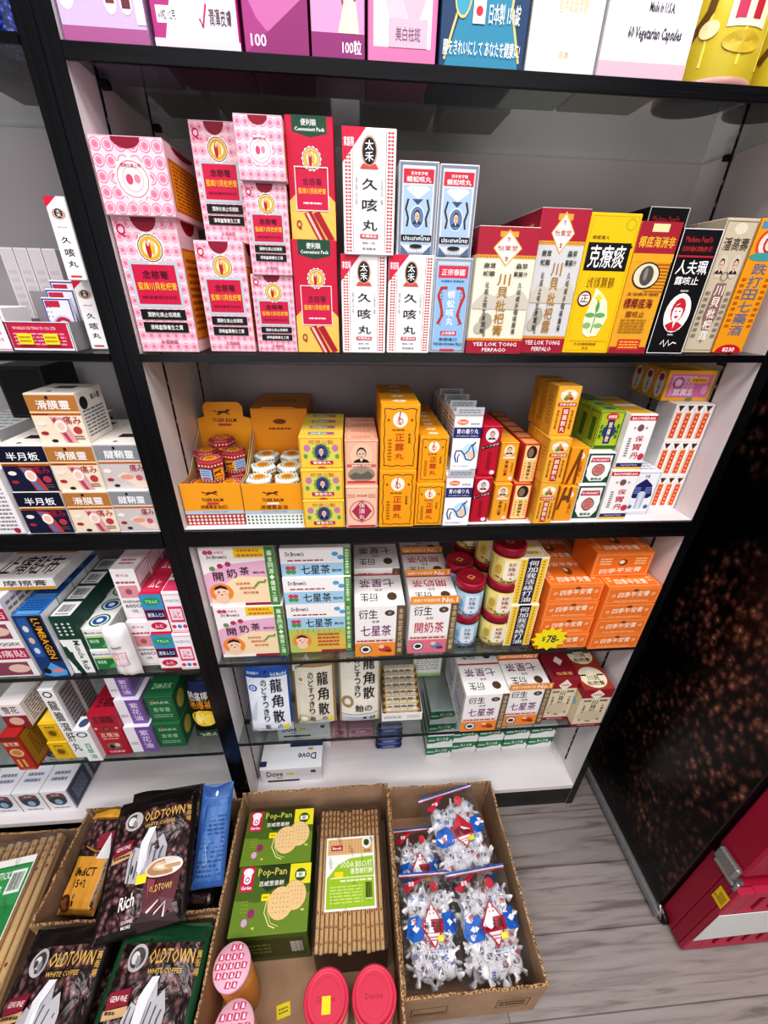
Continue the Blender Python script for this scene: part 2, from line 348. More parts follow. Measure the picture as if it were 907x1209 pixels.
L={'pk_l':(-0.0073,0.0046,1.2535,0.0837,0.1504),'pk_l2':(0.0027,-0.0030,1.4041,0.0781,0.0708),'pk_m':(0.0908,0.0105,1.2544,0.0600,0.1280),'pk_m2':(0.1016,0.0298,1.3826,0.0565,0.1170),'pk_s':(0.1555,0.0078,1.2550,0.0529,0.0931),'pk_s2':(0.1599,0.0041,1.3483,0.0494,0.0931),'pk_s3':(0.1587,-0.0015,1.4416,0.0527,0.0570),'cp':(0.2098,0.0084,1.2555,0.0563,0.1310),'cp2':(0.2119,0.0123,1.3867,0.0544,0.1170),'jk1':(0.2710,0.0012,1.2561,0.0583,0.1165),'jk2':(0.3321,0.0010,1.2566,0.0583,0.1165),'jk3':(0.2760,-0.0025,1.3728,0.0612,0.1197),'wg':(0.3919,0.0068,1.2572,0.0512,0.1149),'th1':(0.3420,0.0064,1.3734,0.0476,0.0946),'th2':(0.3907,0.0072,1.3723,0.0476,0.0946),'yl1':(0.4437,-0.0012,1.2577,0.0783,0.1484),'yl2':(0.5225,0.0064,1.2584,0.0644,0.1696),'kt':(0.5873,0.0056,1.2591,0.0675,0.1658),'hd':(0.6554,0.0052,1.2597,0.0562,0.1582),'mp':(0.7157,0.0060,1.2604,0.0550,0.1520),'pg':(0.7777,0.0147,1.2608,0.0462,0.1656),'td':(0.8268,0.0152,1.2612,0.0474,0.1661),'bk':(0.7120,0.0850,1.2605,0.0600,0.1860),'tb1':(0.0011,0.0134,0.9780,0.0970,0.0771),'tb2':(0.0993,0.0103,0.9780,0.0970,0.0771),'tbx':(0.0992,0.1401,0.9780,0.1010,0.1665),'hj1':(0.1988,-0.0035,0.9780,0.0681,0.0524),'hj2':(0.1988,0.0001,1.0306,0.0681,0.0524),'hj3':(0.1990,0.0059,1.0831,0.0681,0.0524),'pc1':(0.2697,-0.0051,0.9780,0.0524,0.0778),'pc2':(0.2697,0.0005,1.0560,0.0520,0.0758),'sr1':(0.3248,-0.0051,0.9780,0.0593,0.1045),'sr2':(0.3253,0.0001,1.0827,0.0593,0.1045),'ss1':(0.3860,-0.0017,0.9780,0.0476,0.0790),'ss2':(0.3880,0.0055,1.0572,0.0468,0.0790),'wi1':(0.4353,-0.0047,0.9780,0.0442,0.0936),'wi2':(0.4449,0.0227,1.0718,0.0450,0.0936),'rd1':(0.4860,0.0071,0.9780,0.0311,0.0854),'rd2':(0.4913,0.0159,1.0636,0.0311,0.0854),'om1':(0.5235,0.0101,0.9780,0.0308,0.0711),'om2':(0.5262,0.0202,1.0493,0.0308,0.0711),'or1':(0.5588,0.0138,0.9780,0.0328,0.0693),'or2':(0.5663,0.0209,1.0475,0.0285,0.0693),'be1':(0.5964,-0.0037,0.9780,0.0329,0.0780),'be2':(0.5955,-0.0030,1.0562,0.0369,0.0780),'be3':(0.5979,0.0115,1.1343,0.0378,0.0780),'aa1':(0.6382,0.0050,0.9780,0.0313,0.0672),'aa2':(0.6462,0.0154,1.0454,0.0309,0.0672),'ru1':(0.6728,0.0097,0.9780,0.0487,0.0687),'ru2':(0.6777,0.0143,1.0469,0.0472,0.0571),'yg':(0.6884,0.0286,1.1042,0.0419,0.0665),'bw1':(0.7255,0.0097,0.9780,0.0498,0.0951),'bw2':(0.7309,0.0153,1.0733,0.0462,0.0951),'nv1':(0.7770,0.0223,0.9780,0.0500,0.0880),'pt1':(0.8280,0.0460,0.9780,0.0714,0.0664),'pt2':(0.8280,0.0460,1.0446,0.0714,0.0664),'pt3':(0.8280,0.0460,1.1111,0.0714,0.0664),'wb':(0.8120,0.0664,1.1777,0.0870,0.0508),'hn1':(0.0073,0.0167,0.6564,0.1328,0.1356),'hn2':(0.0037,0.0200,0.7922,0.1328,0.1356),'qx1':(0.1450,0.0213,0.6564,0.1292,0.1335),'ys1':(0.2805,0.0028,0.6564,0.0993,0.1396),'hk1':(0.3908,0.0058,0.6564,0.0975,0.1409),'hw1':(0.6032,0.0160,0.6564,0.0596,0.1157),'hw2':(0.6012,0.0191,0.7723,0.0596,0.1157),'sj1':(0.6695,0.0021,0.6564,0.1145,0.0425),'sj2':(0.6695,0.0049,0.6991,0.1145,0.0425),'sj3':(0.6695,0.0066,0.7418,0.1145,0.0425),'sj4':(0.6695,0.0084,0.7845,0.1145,0.0425),'sk1':(0.7850,-0.0040,0.6564,0.1135,0.0425),'sk2':(0.7850,-0.0040,0.6991,0.1135,0.0425),'sk3':(0.7850,-0.0040,0.7418,0.1135,0.0425),'sk4':(0.7850,-0.0040,0.7845,0.1135,0.0425),'sjt':(0.7620,0.0300,0.8272,0.1220,0.0610),'lk1':(0.0282,0.0166,0.3858,0.0989,0.2222),'lk2':(0.1325,0.0308,0.3858,0.0989,0.2222),'lk3':(0.2400,0.0305,0.3858,0.0989,0.2222),'st':(0.3431,0.0345,0.3858,0.1007,0.0304),'ye1':(0.5331,-0.0031,0.3858,0.1039,0.1374),'ye2':(0.6388,0.0067,0.3858,0.1039,0.1374),'rb1':(0.7464,0.0151,0.3858,0.0673,0.1529),'rb2':(0.8150,-0.0063,0.3858,0.0750,0.1385),'dg':(0.4843,0.1089,0.1000,0.0795,0.0562),'dv':(0.0097,0.0605,0.1000,0.1703,0.0630),'lj1':(-0.0762,0.0289,1.2535,0.0226,0.0835),'lj2':(-0.0648,0.0035,1.3372,0.0226,0.0835),'ltray':(-0.1728,0.0348,1.2535,0.0797,0.0387),'kn1':(-0.2421,0.0011,0.9760,0.0682,0.0737),'kn2':(-0.2414,0.0034,1.0499,0.0682,0.0737),'ko1':(-0.1700,0.0007,0.9760,0.0677,0.0737),'ko2':(-0.1727,0.0047,1.0499,0.0666,0.0737),'kg1':(-0.1018,0.0024,0.9760,0.0677,0.0737),'kg2':(-0.1054,0.0092,1.0499,0.0666,0.0737),'ko3':(-0.1781,0.0124,1.1239,0.0682,0.0737),'lum':(-0.3390,-0.0020,0.6400,0.0506,0.1657),'mr':(-0.2870,0.0068,0.6400,0.0400,0.1499),'mt1':(-0.2464,0.0130,0.6400,0.0473,0.0552),'mt2':(-0.2459,0.0156,0.6954,0.0473,0.0552),'gs1':(-0.1619,0.0179,0.6400,0.0433,0.1212),'gs2':(-0.1605,0.0236,0.7614,0.0434,0.1212),'mu1':(-0.1174,0.0069,0.6400,0.0401,0.0973),'mu2':(-0.1165,0.0109,0.7375,0.0390,0.0973),'mw1':(-0.0758,0.0033,0.6400,0.0380,0.1001),'mw2':(-0.0743,0.0081,0.7403,0.0380,0.1001),'ly1':(-0.4207,0.0046,0.3570,0.0431,0.0633),'ly2':(-0.4190,0.0076,0.4205,0.0423,0.0633),'wf':(-0.3761,0.0055,0.3570,0.0293,0.2401),'wg1':(-0.3431,-0.0045,0.3570,0.0323,0.1157),'wl':(-0.3102,0.0077,0.3570,0.0578,0.1488),'pu1':(-0.2504,0.0118,0.3570,0.0575,0.0929),'pu2':(-0.2515,0.0200,0.4501,0.0538,0.0830),'pu3':(-0.2570,0.0287,0.5333,0.0483,0.0625),'gr1':(-0.1917,0.0198,0.3570,0.0619,0.0868),'gr2':(-0.1923,0.0265,0.4440,0.0615,0.0868),'rc':(-0.4862,-0.0159,0.3570,0.0377,0.1216)}

# ------------------------------------------------------------------ cartons
def medal(cu, cv, r, rim='#f3efe6', gold='#d9a92c', red='#b31b2e'):
    return [('S', cu, cv, r*.95, r*1.08, 14, rim), ('O', cu, cv, r*.93, '#5c2230', r*.07), ('C', cu, cv, r*.8, gold), ('C', cu, cv, r*.56, '#f6e7c6'),
            ('E', cu - r*.12, cv - r*.02, r*.2, r*.3, red, 10), ('E', cu + r*.2, cv + r*.02, r*.17, r*.26, '#e3b23a', 10), ('E', cu - r*.1, cv + r*.16, r*.1, r*.1, '#e9c3a5', 8), ('E', cu + r*.2, cv + r*.16, r*.09, r*.09, '#e9c3a5', 8)]
PKR, PKD = '#c81648', '#8d1030'
def pk_front(small=False):
    o = [('N', 0, 0, 1, 1, 7, 11, '#e58fa8', .018)]
    o += [('E', .5, 1, .2, .1, PKD), ('T', 'Q', .05, .86, .19, .95, PKR)]
    o += [('F', .1, .36, .9, .7, '#b9c6cc', .05), ('R', .15, .385, .85, .675, PKR)]
    o += medal(.52, .79, .215)
    o += [('T', '念慈菴', .3, .575, .72, .635, '#4a0a1c'), ('T', '蜜煉川貝枇杷膏', .19, .49, .83, .55, '#f5c531'), ('T', 'NIN JIOM PEI PA KOA', .22, .42, .8, .45, '#6d0f26')]
    o += [('R', .13, .265, .89, .345, '#0d0c0d'), ('R', .13, .165, .89, .245, '#0d0c0d'), ('T', '潤肺化痰止咳順氣', .24, .285, .8, .325, '#f4f1ee'), ('T', '清喉爽聲養生之寶', .24, .185, .8, .225, '#f4f1ee'),
          ('T', '本港總銷', .36, .07, .66, .105, '#b2325a')]
    return o
def pk_side(): return [('R', .06, .1, .94, .8, '#f0a024'), ('F', .06, .1, .94, .8, '#c9742a', .03), ('L', .14, .16, .86, .74, 11, '#a8561c'), ('E', .5, 1, .3, .1, PKD)]
def pk_lid(): return [('N', 0, 0, 1, 1, 6, 5, '#e58fa8', .018), ('E', .5, 1, .2, .14, PKD), ('S', .5, .48, .24, .275, 16, '#f8eef0'), ('O', .5, .48, .22, '#d2456e', .012), ('O', .5, .48, .15, '#e595ac', .01), ('E', .45, .48, .05, .07, '#d2456e', 10), ('E', .56, .49, .045, .06, '#e08aa2', 10), ('T', '潤肺化痰止咳', .36, .63, .64, .68, '#a81d42')]
def jk_front():
    o = [('D', .03, .02, .17, .98, 2, 34, .022, '#d5382f'), ('D', .03, .02, .17, .98, 1, 34, .012, '#3a2320'), ('D', .83, .02, .97, .98, 2, 34, .022, '#d5382f'), ('D', .83, .02, .97, .98, 1, 34, .012, '#3a2320'), ('W', [(.185, .02), (.185, .98)], .012, '#9a8a82'), ('W', [(.815, .02), (.815, .98)], .012, '#9a8a82')]
    o += [('P', [(0, 1), (.44, 1), (0, .74)], '#d01f45'), ('T', '家庭裝', .03, .86, .22, .93, '#ffffff', (.0,)), ('E', .5, .83, .15, .115, '#c79b84'), ('E', .5, .83, .125, .1, '#161214'), ('T', '太禾', .42, .75, .58, .915, '#ffffff', 'v'), ('P', [(.32, .7), (.68, .7), (.62, .74), (.5, .72), (.38, .74)], '#d0503f')]
    o += [('T', '久', .36, .54, .66, .63, '#101010'), ('T', '咳', .36, .37, .66, .47, '#101010'), ('T', '丸', .36, .21, .66, .3, '#101010'), ('T', '清熱化痰', .235, .42, .28, .64, '#a9a09c', 'v'), ('T', '止咳平喘', .72, .42, .765, .64, '#a9a09c', 'v')]
    o += [('R', .32, .145, .68, .18, '#cf3a4e'), ('T', '禾穗商品', .35, .15, .65, .175, '#ffffff'), ('T', '每瓶120粒', .36, .095, .62, .115, '#4a4a4a'), ('T', '香港製造', .36, .045, .64, .065, '#333333')]
    return o
def jk_narrow():
    return [('P', [(0, 1), (.62, 1), (0, .87)], '#d01f45'), ('E', .52, .8, .34, .065, '#c7a08c'), ('E', .52, .81, .2, .055, '#161214'), ('T', '太禾', .4, .765, .64, .855, '#fff', 'v'), ('T', '清熱化痰', .26, .64, .76, .66, '#b87680'), ('T', '久', .28, .46, .74, .54, '#101010'), ('T', '咳', .28, .3, .76, .4, '#101010'), ('T', '丸', .28, .17, .76, .25, '#101010'), ('R', .22, .04, .78, .065, '#cf3a4e')]
def th_front():
    return [('F', .03, .015, .97, .985, '#7f8794', .06), ('D', .03, .015, .97, .07, 14, 2, .014, '#5a6472'), ('R', .12, .78, .88, .92, '#c92b3f'), ('T', '百年老字號', .3, .86, .72, .895, '#ffffff'), ('T', '蜈蚣咳丸', .2, .79, .82, .85, '#ffffff'), ('R', .14, .14, .86, .76, '#a9c3dc'), ('P', [(.2, .72), (.5, .62), (.8, .72), (.72, .75), (.28, .75)], '#e8eef4'), ('P', [(.36, .62), (.64, .62), (.5, .56)], '#3a5270'),
            ('W', [(.26, .62), (.2, .52), (.27, .42), (.24, .33)], .05, '#3b2d2c'), ('W', [(.74, .62), (.8, .52), (.73, .42), (.76, .33)], .05, '#3b2d2c'), ('E', .5, .43, .19, .125, '#f2f4f6'), ('M', .5, .43, .17, .115, '#5f7ea3', '#2c3d55'), ('R', .1, .17, .9, .24, '#15161a'), ('T', 'ประเทศไทย', .16, .18, .86, .235, '#ffffff'), ('E', .5, .115, .17, .022, '#1d1f24'), ('P', [(.1, .03), (.32, .03), (.1, .13)], '#55698a'), ('P', [(.9, .03), (.68, .03), (.9, .13)], '#55698a')]
def wg_front():
    legs = [('D', .1, .3, .4, .7, 1, 12, .02, '#b23b36'), ('D', .6, .3, .9, .7, 1, 12, .02, '#b23b36')]
    return [('F', .03, .015, .97, .985, '#8e99a6', .05), ('R', .1, .05, .9, .93, '#8fbbe0'), ('R', .12, .8, .88, .92, '#d2364a'), ('T', '正宗泰國', .2, .825, .8, .89, '#ffffff'), ('T', '地道藥方 家傳秘製', .2, .755, .8, .78, '#274a7a'), ('W', [(.38, .7), (.22, .7), (.16, .62), (.24, .52), (.3, .42), (.18, .32)], .07, '#b8322f'), ('W', [(.62, .7), (.78, .7), (.84, .62), (.76, .52), (.7, .42), (.82, .32)], .07, '#b8322f')] + legs + [('T', '蜈蚣咳丸', .4, .3, .6, .68, '#ffffff', 'v'), ('R', .28, .2, .72, .245, '#d2364a'), ('T', '止咳聖藥', .32, .208, .68, .238, '#fff'), ('T', '泰國進口', .25, .135, .75, .17, '#2a3f6a'), ('T', 'THE BRONCHIAL PILLS', .1, .085, .9, .115, '#16233f'), ('R', .3, .02, .7, .045, '#d2364a')]
def yl_front(last='膏', foot='PERPAGO'):
    return [('R', 0, 0, 1, .115, '#a51f36'), ('R', 0, .8, 1, 1, '#a8213a'), ('R', 0, .115, 1, .135, '#d9a03c'), ('R', 0, .775, 1, .8, '#d9a03c'), ('D', 0, .118, 1, .132, 20, 1, .012, '#a8581c'), ('D', 0, .778, 1, .797, 20, 1, .012, '#a8581c'), ('R', .35, .93, .65, .97, '#d9a03c'), ('P', [(.5, .715), (.74, .85), (.5, .985), (.26, .85)], '#e0b25a'), ('P', [(.5, .73), (.72, .85), (.5, .965), (.28, .85)], '#f6efe2'), ('T', '怡業堂', .33, .83, .67, .87, '#b02a3c'), ('T', '怡', .47, .9, .53, .935, '#b02a3c'), ('T', '堂', .47, .755, .53, .79, '#b02a3c'),
            ('P', [(.02, .42), (.2, .52), (.34, .46), (.5, .54), (.7, .45), (.86, .53), (.98, .46), (.98, .38), (.02, .38)], '#c9c3b4'), ('E', .28, .28, .12, .07, '#a9a595', 9), ('E', .18, .22, .1, .05, '#b9b4a5', 9), ('R', .26, .15, .3, .28, '#8c887c'),
            ('T', '川', .4, .57, .62, .66, '#a87a2c'), ('T', '貝', .42, .47, .6, .56, '#a87a2c'), ('T', '枇', .42, .36, .6, .455, '#a87a2c'), ('T', '杷', .42, .26, .6, .35, '#a87a2c'), ('T', last, .42, .16, .6, .25, '#a87a2c'), ('T', '鹿茸', .14, .7, .34, .74, '#22201e'), ('T', '蛇膽', .14, .64, .34, .68, '#22201e'), ('T', '蟲草', .68, .7, .88, .74, '#22201e'), ('T', '鱉膽汁', .66, .64, .9, .68, '#22201e'), ('T', '化痰止咳生津潤喉', .2, .17, .27, .6, '#2e2a28', 'v'), ('T', '久咳痰多咽喉腫痛', .76, .17, .83, .6, '#2e2a28', 'v'), ('T', 'YEE LOK TONG', .1, .065, .9, .1, '#f2e6ea'), ('T', foot, .28, .015, .72, .05, '#f2e6ea')]
def yl_side(): return [('R', 0, 0, 1, 1, '#ddd3bb'), ('R', 0, .8, 1, 1, '#8c1a30'), ('R', 0, 0, 1, .115, '#8c1a30'), ('T', '止咳露', .3, .86, .7, .92, '#d99'), ('R', .3, .4, .75, .6, '#8fb6d6'), ('L', .15, .15, .85, .75, 14, '#6b655a')]
def kt_front(): return [('F', .05, .02, .95, .98, '#b78f14', .008), ('O', .82, .93, .1, '#9cae2a', .02), ('T', '德國漢大', .1, .83, .45, .855, '#6a4c10'), ('R', .06, .62, .92, .81, '#131210'), ('T', '克療痰', .12, .64, .84, .795, '#ffffff'), ('C', .93, .785, .02, '#131210'), ('T', '止咳 化痰 潤喉 養肺', .2, .5, .76, .58, '#8a6a14'), ('C', .22, .42, .14, '#f5e9da'), ('O', .22, .42, .145, '#4a1c40', .03), ('T', '正', .14, .395, .3, .45, '#4a1c40'),
            ('P', [(.3, .26), (.42, .5), (.58, .46), (.72, .4), (.8, .28), (.66, .14), (.46, .13), (.34, .16)], '#ece9c6'), ('W', [(.52, .16), (.54, .3), (.52, .43)], .02, '#4f8a4a'), ('E', .42, .3, .11, .02, '#6aa864', 8), ('E', .64, .3, .11, .02, '#6aa864', 8), ('E', .4, .22, .09, .025, '#83b878', 8), ('E', .64, .22, .1, .02, '#83b878', 8), ('E', .54, .36, .04, .04, '#5e9a58', 8), ('S', .52, .43, .04, .09, 6, '#f4d21e'), ('W', [(.1, .1), (.9, .1)], .01, '#b78f14'), ('T', '大日國際藥廠', .2, .065, .7, .085, '#7a5a10'), ('T', '香港', .4, .035, .54, .05, '#7a5a10')]
def hd_front(): return [('R', 0, .78, 1, 1, '#a12536'), ('R', .3, .93, .7, .985, '#e8d9a0'), ('T', '椰底海洲非', .06, .82, .94, .9, '#f2c230'), ('R', 0, .72, 1, .78, '#e6a62a')] + [('R', .5, .5 + i*.025, 1, .51 + i*.025, '#b0641c') for i in range(9)] + [('E', .45, .62, .34, .1, '#1d1a16'), ('E', .45, .62, .31, .09, '#ded7bd'), ('E', .46, .62, .17, .075, '#54524c', 14), ('E', .43, .63, .05, .05, '#8a877d', 8), ('T', '主治痰多咽乾', .1, .47, .92, .495, '#7a3a1a'), ('T', '標椰底海', .08, .37, .82, .45, '#7c1622'), ('T', '露咳止', .2, .3, .7, .35, '#8a4a16'), ('L', .12, .17, .8, .29, 5, '#a8761c'), ('R', 0, 0, 1, .055, '#a12536'), ('R', .2, .03, .8, .12, '#c8362f'), ('L', .24, .04, .76, .11, 3, '#f2b64a')]
def lady(cu, cv, ru, rv, col):
    q = lambda x, y: (cu + x*ru, cv + y*rv)
    return [('E', cu, cv, ru, rv, '#f6f1ee'), ('E', *q(0, .15), ru*.55, rv*.62, col, 14), ('E', *q(0, .02), ru*.4, rv*.48, '#f6f1ee', 12), ('P', [q(-.7, -.62), q(-.3, -.45), q(.3, -.45), q(.7, -.62), q(.3, -.92), q(-.3, -.92)], col), ('P', [q(-.12, -.4), q(.12, -.4), q(0, -.8)], '#f6f1ee'), ('E', *q(-.15, .1), ru*.09, rv*.04, col, 6), ('E', *q(.15, .1), ru*.09, rv*.04, col, 6), ('P', [q(-.2, -.16), q(0, -.12), q(.2, -.16), q(0, -.28)], col), ('P', [q(-.4, .3), q(.1, .52), q(.42, .2), q(.2, .3)], col)]
def mp_front(): return [('F', 0, 0, 1, 1, '#e8e8ea', .018), ('T', "Madame Pearl's", .12, .9, .8, .945, '#b32a34'), ('R', .06, .825, .9, .88, '#3a1014'), ('T', 'COUGH SYRUP 17', .1, .835, .85, .87, '#c43a3a'), ('R', .05, .79, .95, .805, '#b7263a'), ('T', '人夫珮', .1, .66, .9, .77, '#ffffff'), ('T', '露咳止', .16, .58, .78, .645, '#ffffff'), ('T', 'MADAM', .4, .525, .6, .54, '#fff')] + lady(.5, .35, .34, .165, '#c22b36') + [('T', 'PEARL', .42, .16, .58, .175, '#fff'), ('W', [(.3, .08), (.36, .12), (.42, .06), (.5, .12), (.55, .07), (.64, .1), (.74, .09)], .03, '#f2f2f2')]
def pg_front(): return [('F', .03, .02, .97, .98, '#5f5648', .02), ('E', .5, .93, .2, .04, '#ddd3be', 10), ('T', '潘高壽', .12, .78, .9, .87, '#3c352c'), ('M', .28, .67, .19, .085, '#cfc4b0', '#2d2b2a'), ('M', .72, .67, .19, .085, '#cfc4b0', '#2d2b2a'), ('P', [(.5, .08), (.72, .3), (.66, .55), (.34, .55), (.28, .3)], '#8d6b64'), ('T', '川貝枇杷露', .36, .1, .64, .54, '#f5f0e2', 'v'), ('O', .5, .6, .12, '#7a6b58', .02), ('L', .1, .12, .24, .5, 8, '#83796a'), ('L', .76, .12, .9, .5, 8, '#83796a')]
def td_front(): return [('R', .05, .93, .95, .98, '#5a90b8'), ('E', .5, .83, .42, .11, '#d34a34'), ('E', .5, .83, .34, .09, '#e9d8cc'), ('E', .5, .83, .2, .065, '#b03030', 12), ('E', .5, .825, .14, .045, '#f0cdbb', 10), ('E', .42, .74, .42, .03, '#4a9a9a'), ('T', '跌打田七藥酒', .26, .14, .7, .7, '#5f6f96', 'v'), ('E', .5, 0, .44, .07, '#c0182a'), ('T', '8230', .3, .01, .7, .045, '#fff'), ('L', .06, .2, .2, .6, 9, '#b56a12'), ('L', .8, .2, .94, .6, 9, '#b56a12')]

def tb_front(): return None
def hj_front(): return [('F', .015, .02, .985, .98, '#d9902a', .02), ('E', .5, .55, .4, .38, '#cfd46a'), ('E', .18, .66, .08, .12, '#c67aa0', 8), ('E', .82, .66, .08, .12, '#c67aa0', 8), ('E', .14, .4, .05, .08, '#6d9c4e', 8), ('E', .86, .4, .05, .08, '#6d9c4e', 8), ('T', '何濟公製', .22, .78, .78, .92, '#e26a1e'), ('S', .5, .53, .19, .22, 12, '#8e9a2e'), ('M', .5, .53, .15, .25, '#3a4a86', '#1c1c24'), ('R', .24, .14, .76, .26, '#b81d4a'), ('T', '鷺鷥咳丸', .3, .155, .72, .245, '#ffffff'), ('E', .5, .0, .1, .07, '#c8304a')]
def hj_top(): return [('R', .2, .3, .8, .75, '#8d938a'), ('T', '何濟公', .26, .38, .62, .66, '#f4f4f0'), ('R', .64, .38, .78, .66, '#c24a7a')]
def pc_front(): return [('F', .02, .02, .98, .98, '#b05a44', .015), ('M', .5, .68, .34, .26, '#f0c5a6', '#22201f'), ('R', .06, .42, .94, .48, '#c46a58'), ('T', '創辦人 李兆基', .2, .43, .8, .47, '#fff'), ('E', .5, .25, .42, .17, '#9a8f7c'), ('P', [(.12, .22), (.3, .3), (.5, .25), (.7, .33), (.88, .22), (.8, .14), (.2, .14)], '#6c6355'), ('R', .06, .05, .94, .09, '#bf2436')]
def pcb_front(): return [('F', .02, .02, .98, .98, '#c06a58', .015), ('E', .5, .86, .24, .06, '#e9c6a4'), ('T', '李眾勝', .34, .76, .66, .82, '#b85a48'), ('P', [(.5, .12), (.82, .42), (.5, .7), (.18, .42)], '#a8345a'), ('O', .5, .42, .4, '#c97f6c', .04), ('T', '保濟丸', .4, .2, .6, .64, '#f2dcc8', 'v'), ('R', .06, .03, .94, .07, '#c02436'), ('L', .06, .74, .3, .84, 3, '#c58a76'), ('L', .7, .74, .94, .84, 3, '#c58a76')]
def sr_front(): 
    wv = lambda pts: ('W', pts, .02, '#33200e'); a = []
    L_ = [(.1 + .012*math.sin(i*1.3), .06 + .88*i/18) for i in range(19)]; R_ = [(1-x, y) for x, y in L_]; T_ = [(.1 + .8*i/12, .94 + .008*math.sin(i*1.4)) for i in range(13)]; D_ = [(x, .06 + .008*math.sin(i*1.4)) for i, (x, y) in enumerate(T_)]
    return [wv(L_), wv(R_), wv(T_), wv(D_), ('E', .5, .78, .19, .115, '#f7f0e0'), ('W', [(.5, .9), (.47, .8), (.5, .7)], .03, '#c8342a'), ('W', [(.44, .82), (.56, .78)], .025, '#c8342a'), ('O', .5, .755, .08, '#c8342a', .02), ('T', '胃腸藥', .3, .615, .62, .64, '#6a3a0c'), ('T', '正', .38, .46, .63, .57, '#c4401a'), ('T', '露', .38, .31, .63, .42, '#c4401a'), ('T', '丸', .38, .17, .63, .27, '#c4401a'), ('T', '家庭藥', .72, .42, .79, .58, '#7a4a0c', 'v'), ('L', .2, .14, .3, .5, 7, '#a8660e'), ('C', .2, .78, .03, '#7a4a0c'), ('C', .8, .78, .03, '#7a4a0c')]
def sr_top(): return [('E', .5, .75, .18, .1, '#f4ead6'), ('T', '正', .46, .71, .54, .79, '#c8342a'), ('E', .5, .3, .18, .1, '#f4ead6'), ('T', '正', .46, .26, .54, .34, '#c8342a')]
def wi_front(): return [('R', 0, .02, 1, .98, '#f4f4f5'), ('E', .3, .87, .2, .05, '#e07a3a'), ('T', 'Rnisz', .16, .855, .44, .89, '#fff'), ('T', '腸胃健', .58, .82, .9, .86, '#8a8a92'), ('R', 0, .59, 1, .78, '#27306e'), ('T', '胃の痛り丸', .12, .665, .9, .755, '#ffffff'), ('T', 'STOMACH CHING', .1, .615, .9, .64, '#c9d2ee'), ('E', .66, .33, .3, .16, '#bfe1f3'), ('E', .72, .28, .16, .07, '#f3c7a2'), ('W', [(.86, .52), (.74, .44), (.82, .34), (.86, .24), (.74, .18), (.56, .2), (.46, .3), (.34, .36), (.16, .36), (.12, .26), (.2, .14)], .05, '#22467e'), ('W', [(.84, .5), (.7, .46), (.62, .36), (.5, .3)], .04, '#22467e'), ('W', [(.3, .3), (.24, .24), (.26, .14)], .04, '#22467e'), ('T', '消化不良 胃酸過多', .08, .06, .7, .085, '#7d8090')]
def rd_front(): return [('E', .5, .82, .34, .14, '#e9e2e4'), ('M', .5, .82, .29, .125, '#e9e2e4', '#1a1a1c'), ('P', [(.03, .54), (.97, .63), (.97, .69), (.03, .6)], '#17090c'), ('T', 'レーフポチ', .08, .555, .92, .605, '#ffffff', (.075,)), ('L', .4, .12, .6, .5, 10, '#8d1024'), ('E', .76, .07, .14, .045, '#f2dfe2'), ('F', .04, .02, .96, .98, '#8d1024', .015)]
def om_front(): return [('M', .5, .8, .3, .14, '#f0d9b4', '#1c1a1c'), ('R', .2, .6, .86, .65, '#e8e0d0'), ('T', '李萬山膏', .36, .16, .56, .56, '#7c2a10', 'v'), ('F', .03, .02, .97, .98, '#c07414', .015), ('E', .78, .1, .13, .05, '#e6d3d6'), ('L', .74, .25, .84, .5, 6, '#8a4a0c')]
def or_front(): return [('F', .0, .0, 1, 1, '#b8282a', .07), ('R', .09, .03, .91, .97, '#eecb84'), ('E', .52, .79, .3, .17, '#26201e'), ('E', .46, .78, .17, .12, '#8a6a5a', 10), ('R', .2, .6, .84, .64, '#f4efe2'), ('T', '杜鐸鐸寧丸', .4, .08, .62, .56, '#4a1a10', 'v'), ('D', .14, .1, .34, .55, 1, 6, .05, '#e07a2a'), ('D', .68, .1, .9, .55, 1, 6, .05, '#e07a2a')]
def be_front(): return [('F', .02, .01, .98, .99, '#c07a1a', .015), ('E', .5, .82, .36, .12, '#f2dcb8'), ('E', .5, .83, .15, .06, '#c9872e', 10), ('E', .3, .86, .16, .035, '#f7f3ee', 8), ('E', .7, .86, .16, .035, '#f7f3ee', 8), ('E', .42, .76, .12, .04, '#6d8a3e', 8), ('E', .62, .76, .1, .035, '#b33a2e', 8), ('R', .12, .61, .9, .68, '#b22432'), ('T', '京都念愛堂', .18, .62, .86, .67, '#fff'), ('R', .36, .06, .66, .58, '#b22432'), ('T', '猴棗散丸', .4, .08, .62, .56, '#fff4da', 'v'), ('T', '清熱化痰定驚', .14, .14, .24, .54, '#8a3a16', 'v'), ('T', '家庭必備良藥', .76, .14, .86, .54, '#8a3a16', 'v')]
def aa_front(top): 
    o = [('E', .66, .78, .16, .08, '#f6ecdc'), ('T', '正', .6, .74, .72, .82, '#c8342a'), ('T', '正露丸', .64, .2, .84, .62, '#b2481a', 'v')]
    o += [('P', [(.05, 0), (.22, 0), (.62, .85), (.5, .95)], '#7c4418'), ('P', [(.5, 0), (.68, 0), (.64, .95), (.5, .95)], '#7c4418')] if top else [('P', [(.0, .35), (.14, .35), (.36, 1), (.2, 1)], '#7c4418'), ('P', [(.5, .55), (.66, .55), (.66, 1), (.5, 1)], '#7c4418'), ('R', .14, .62, .62, .76, '#7c4418')]
    return o
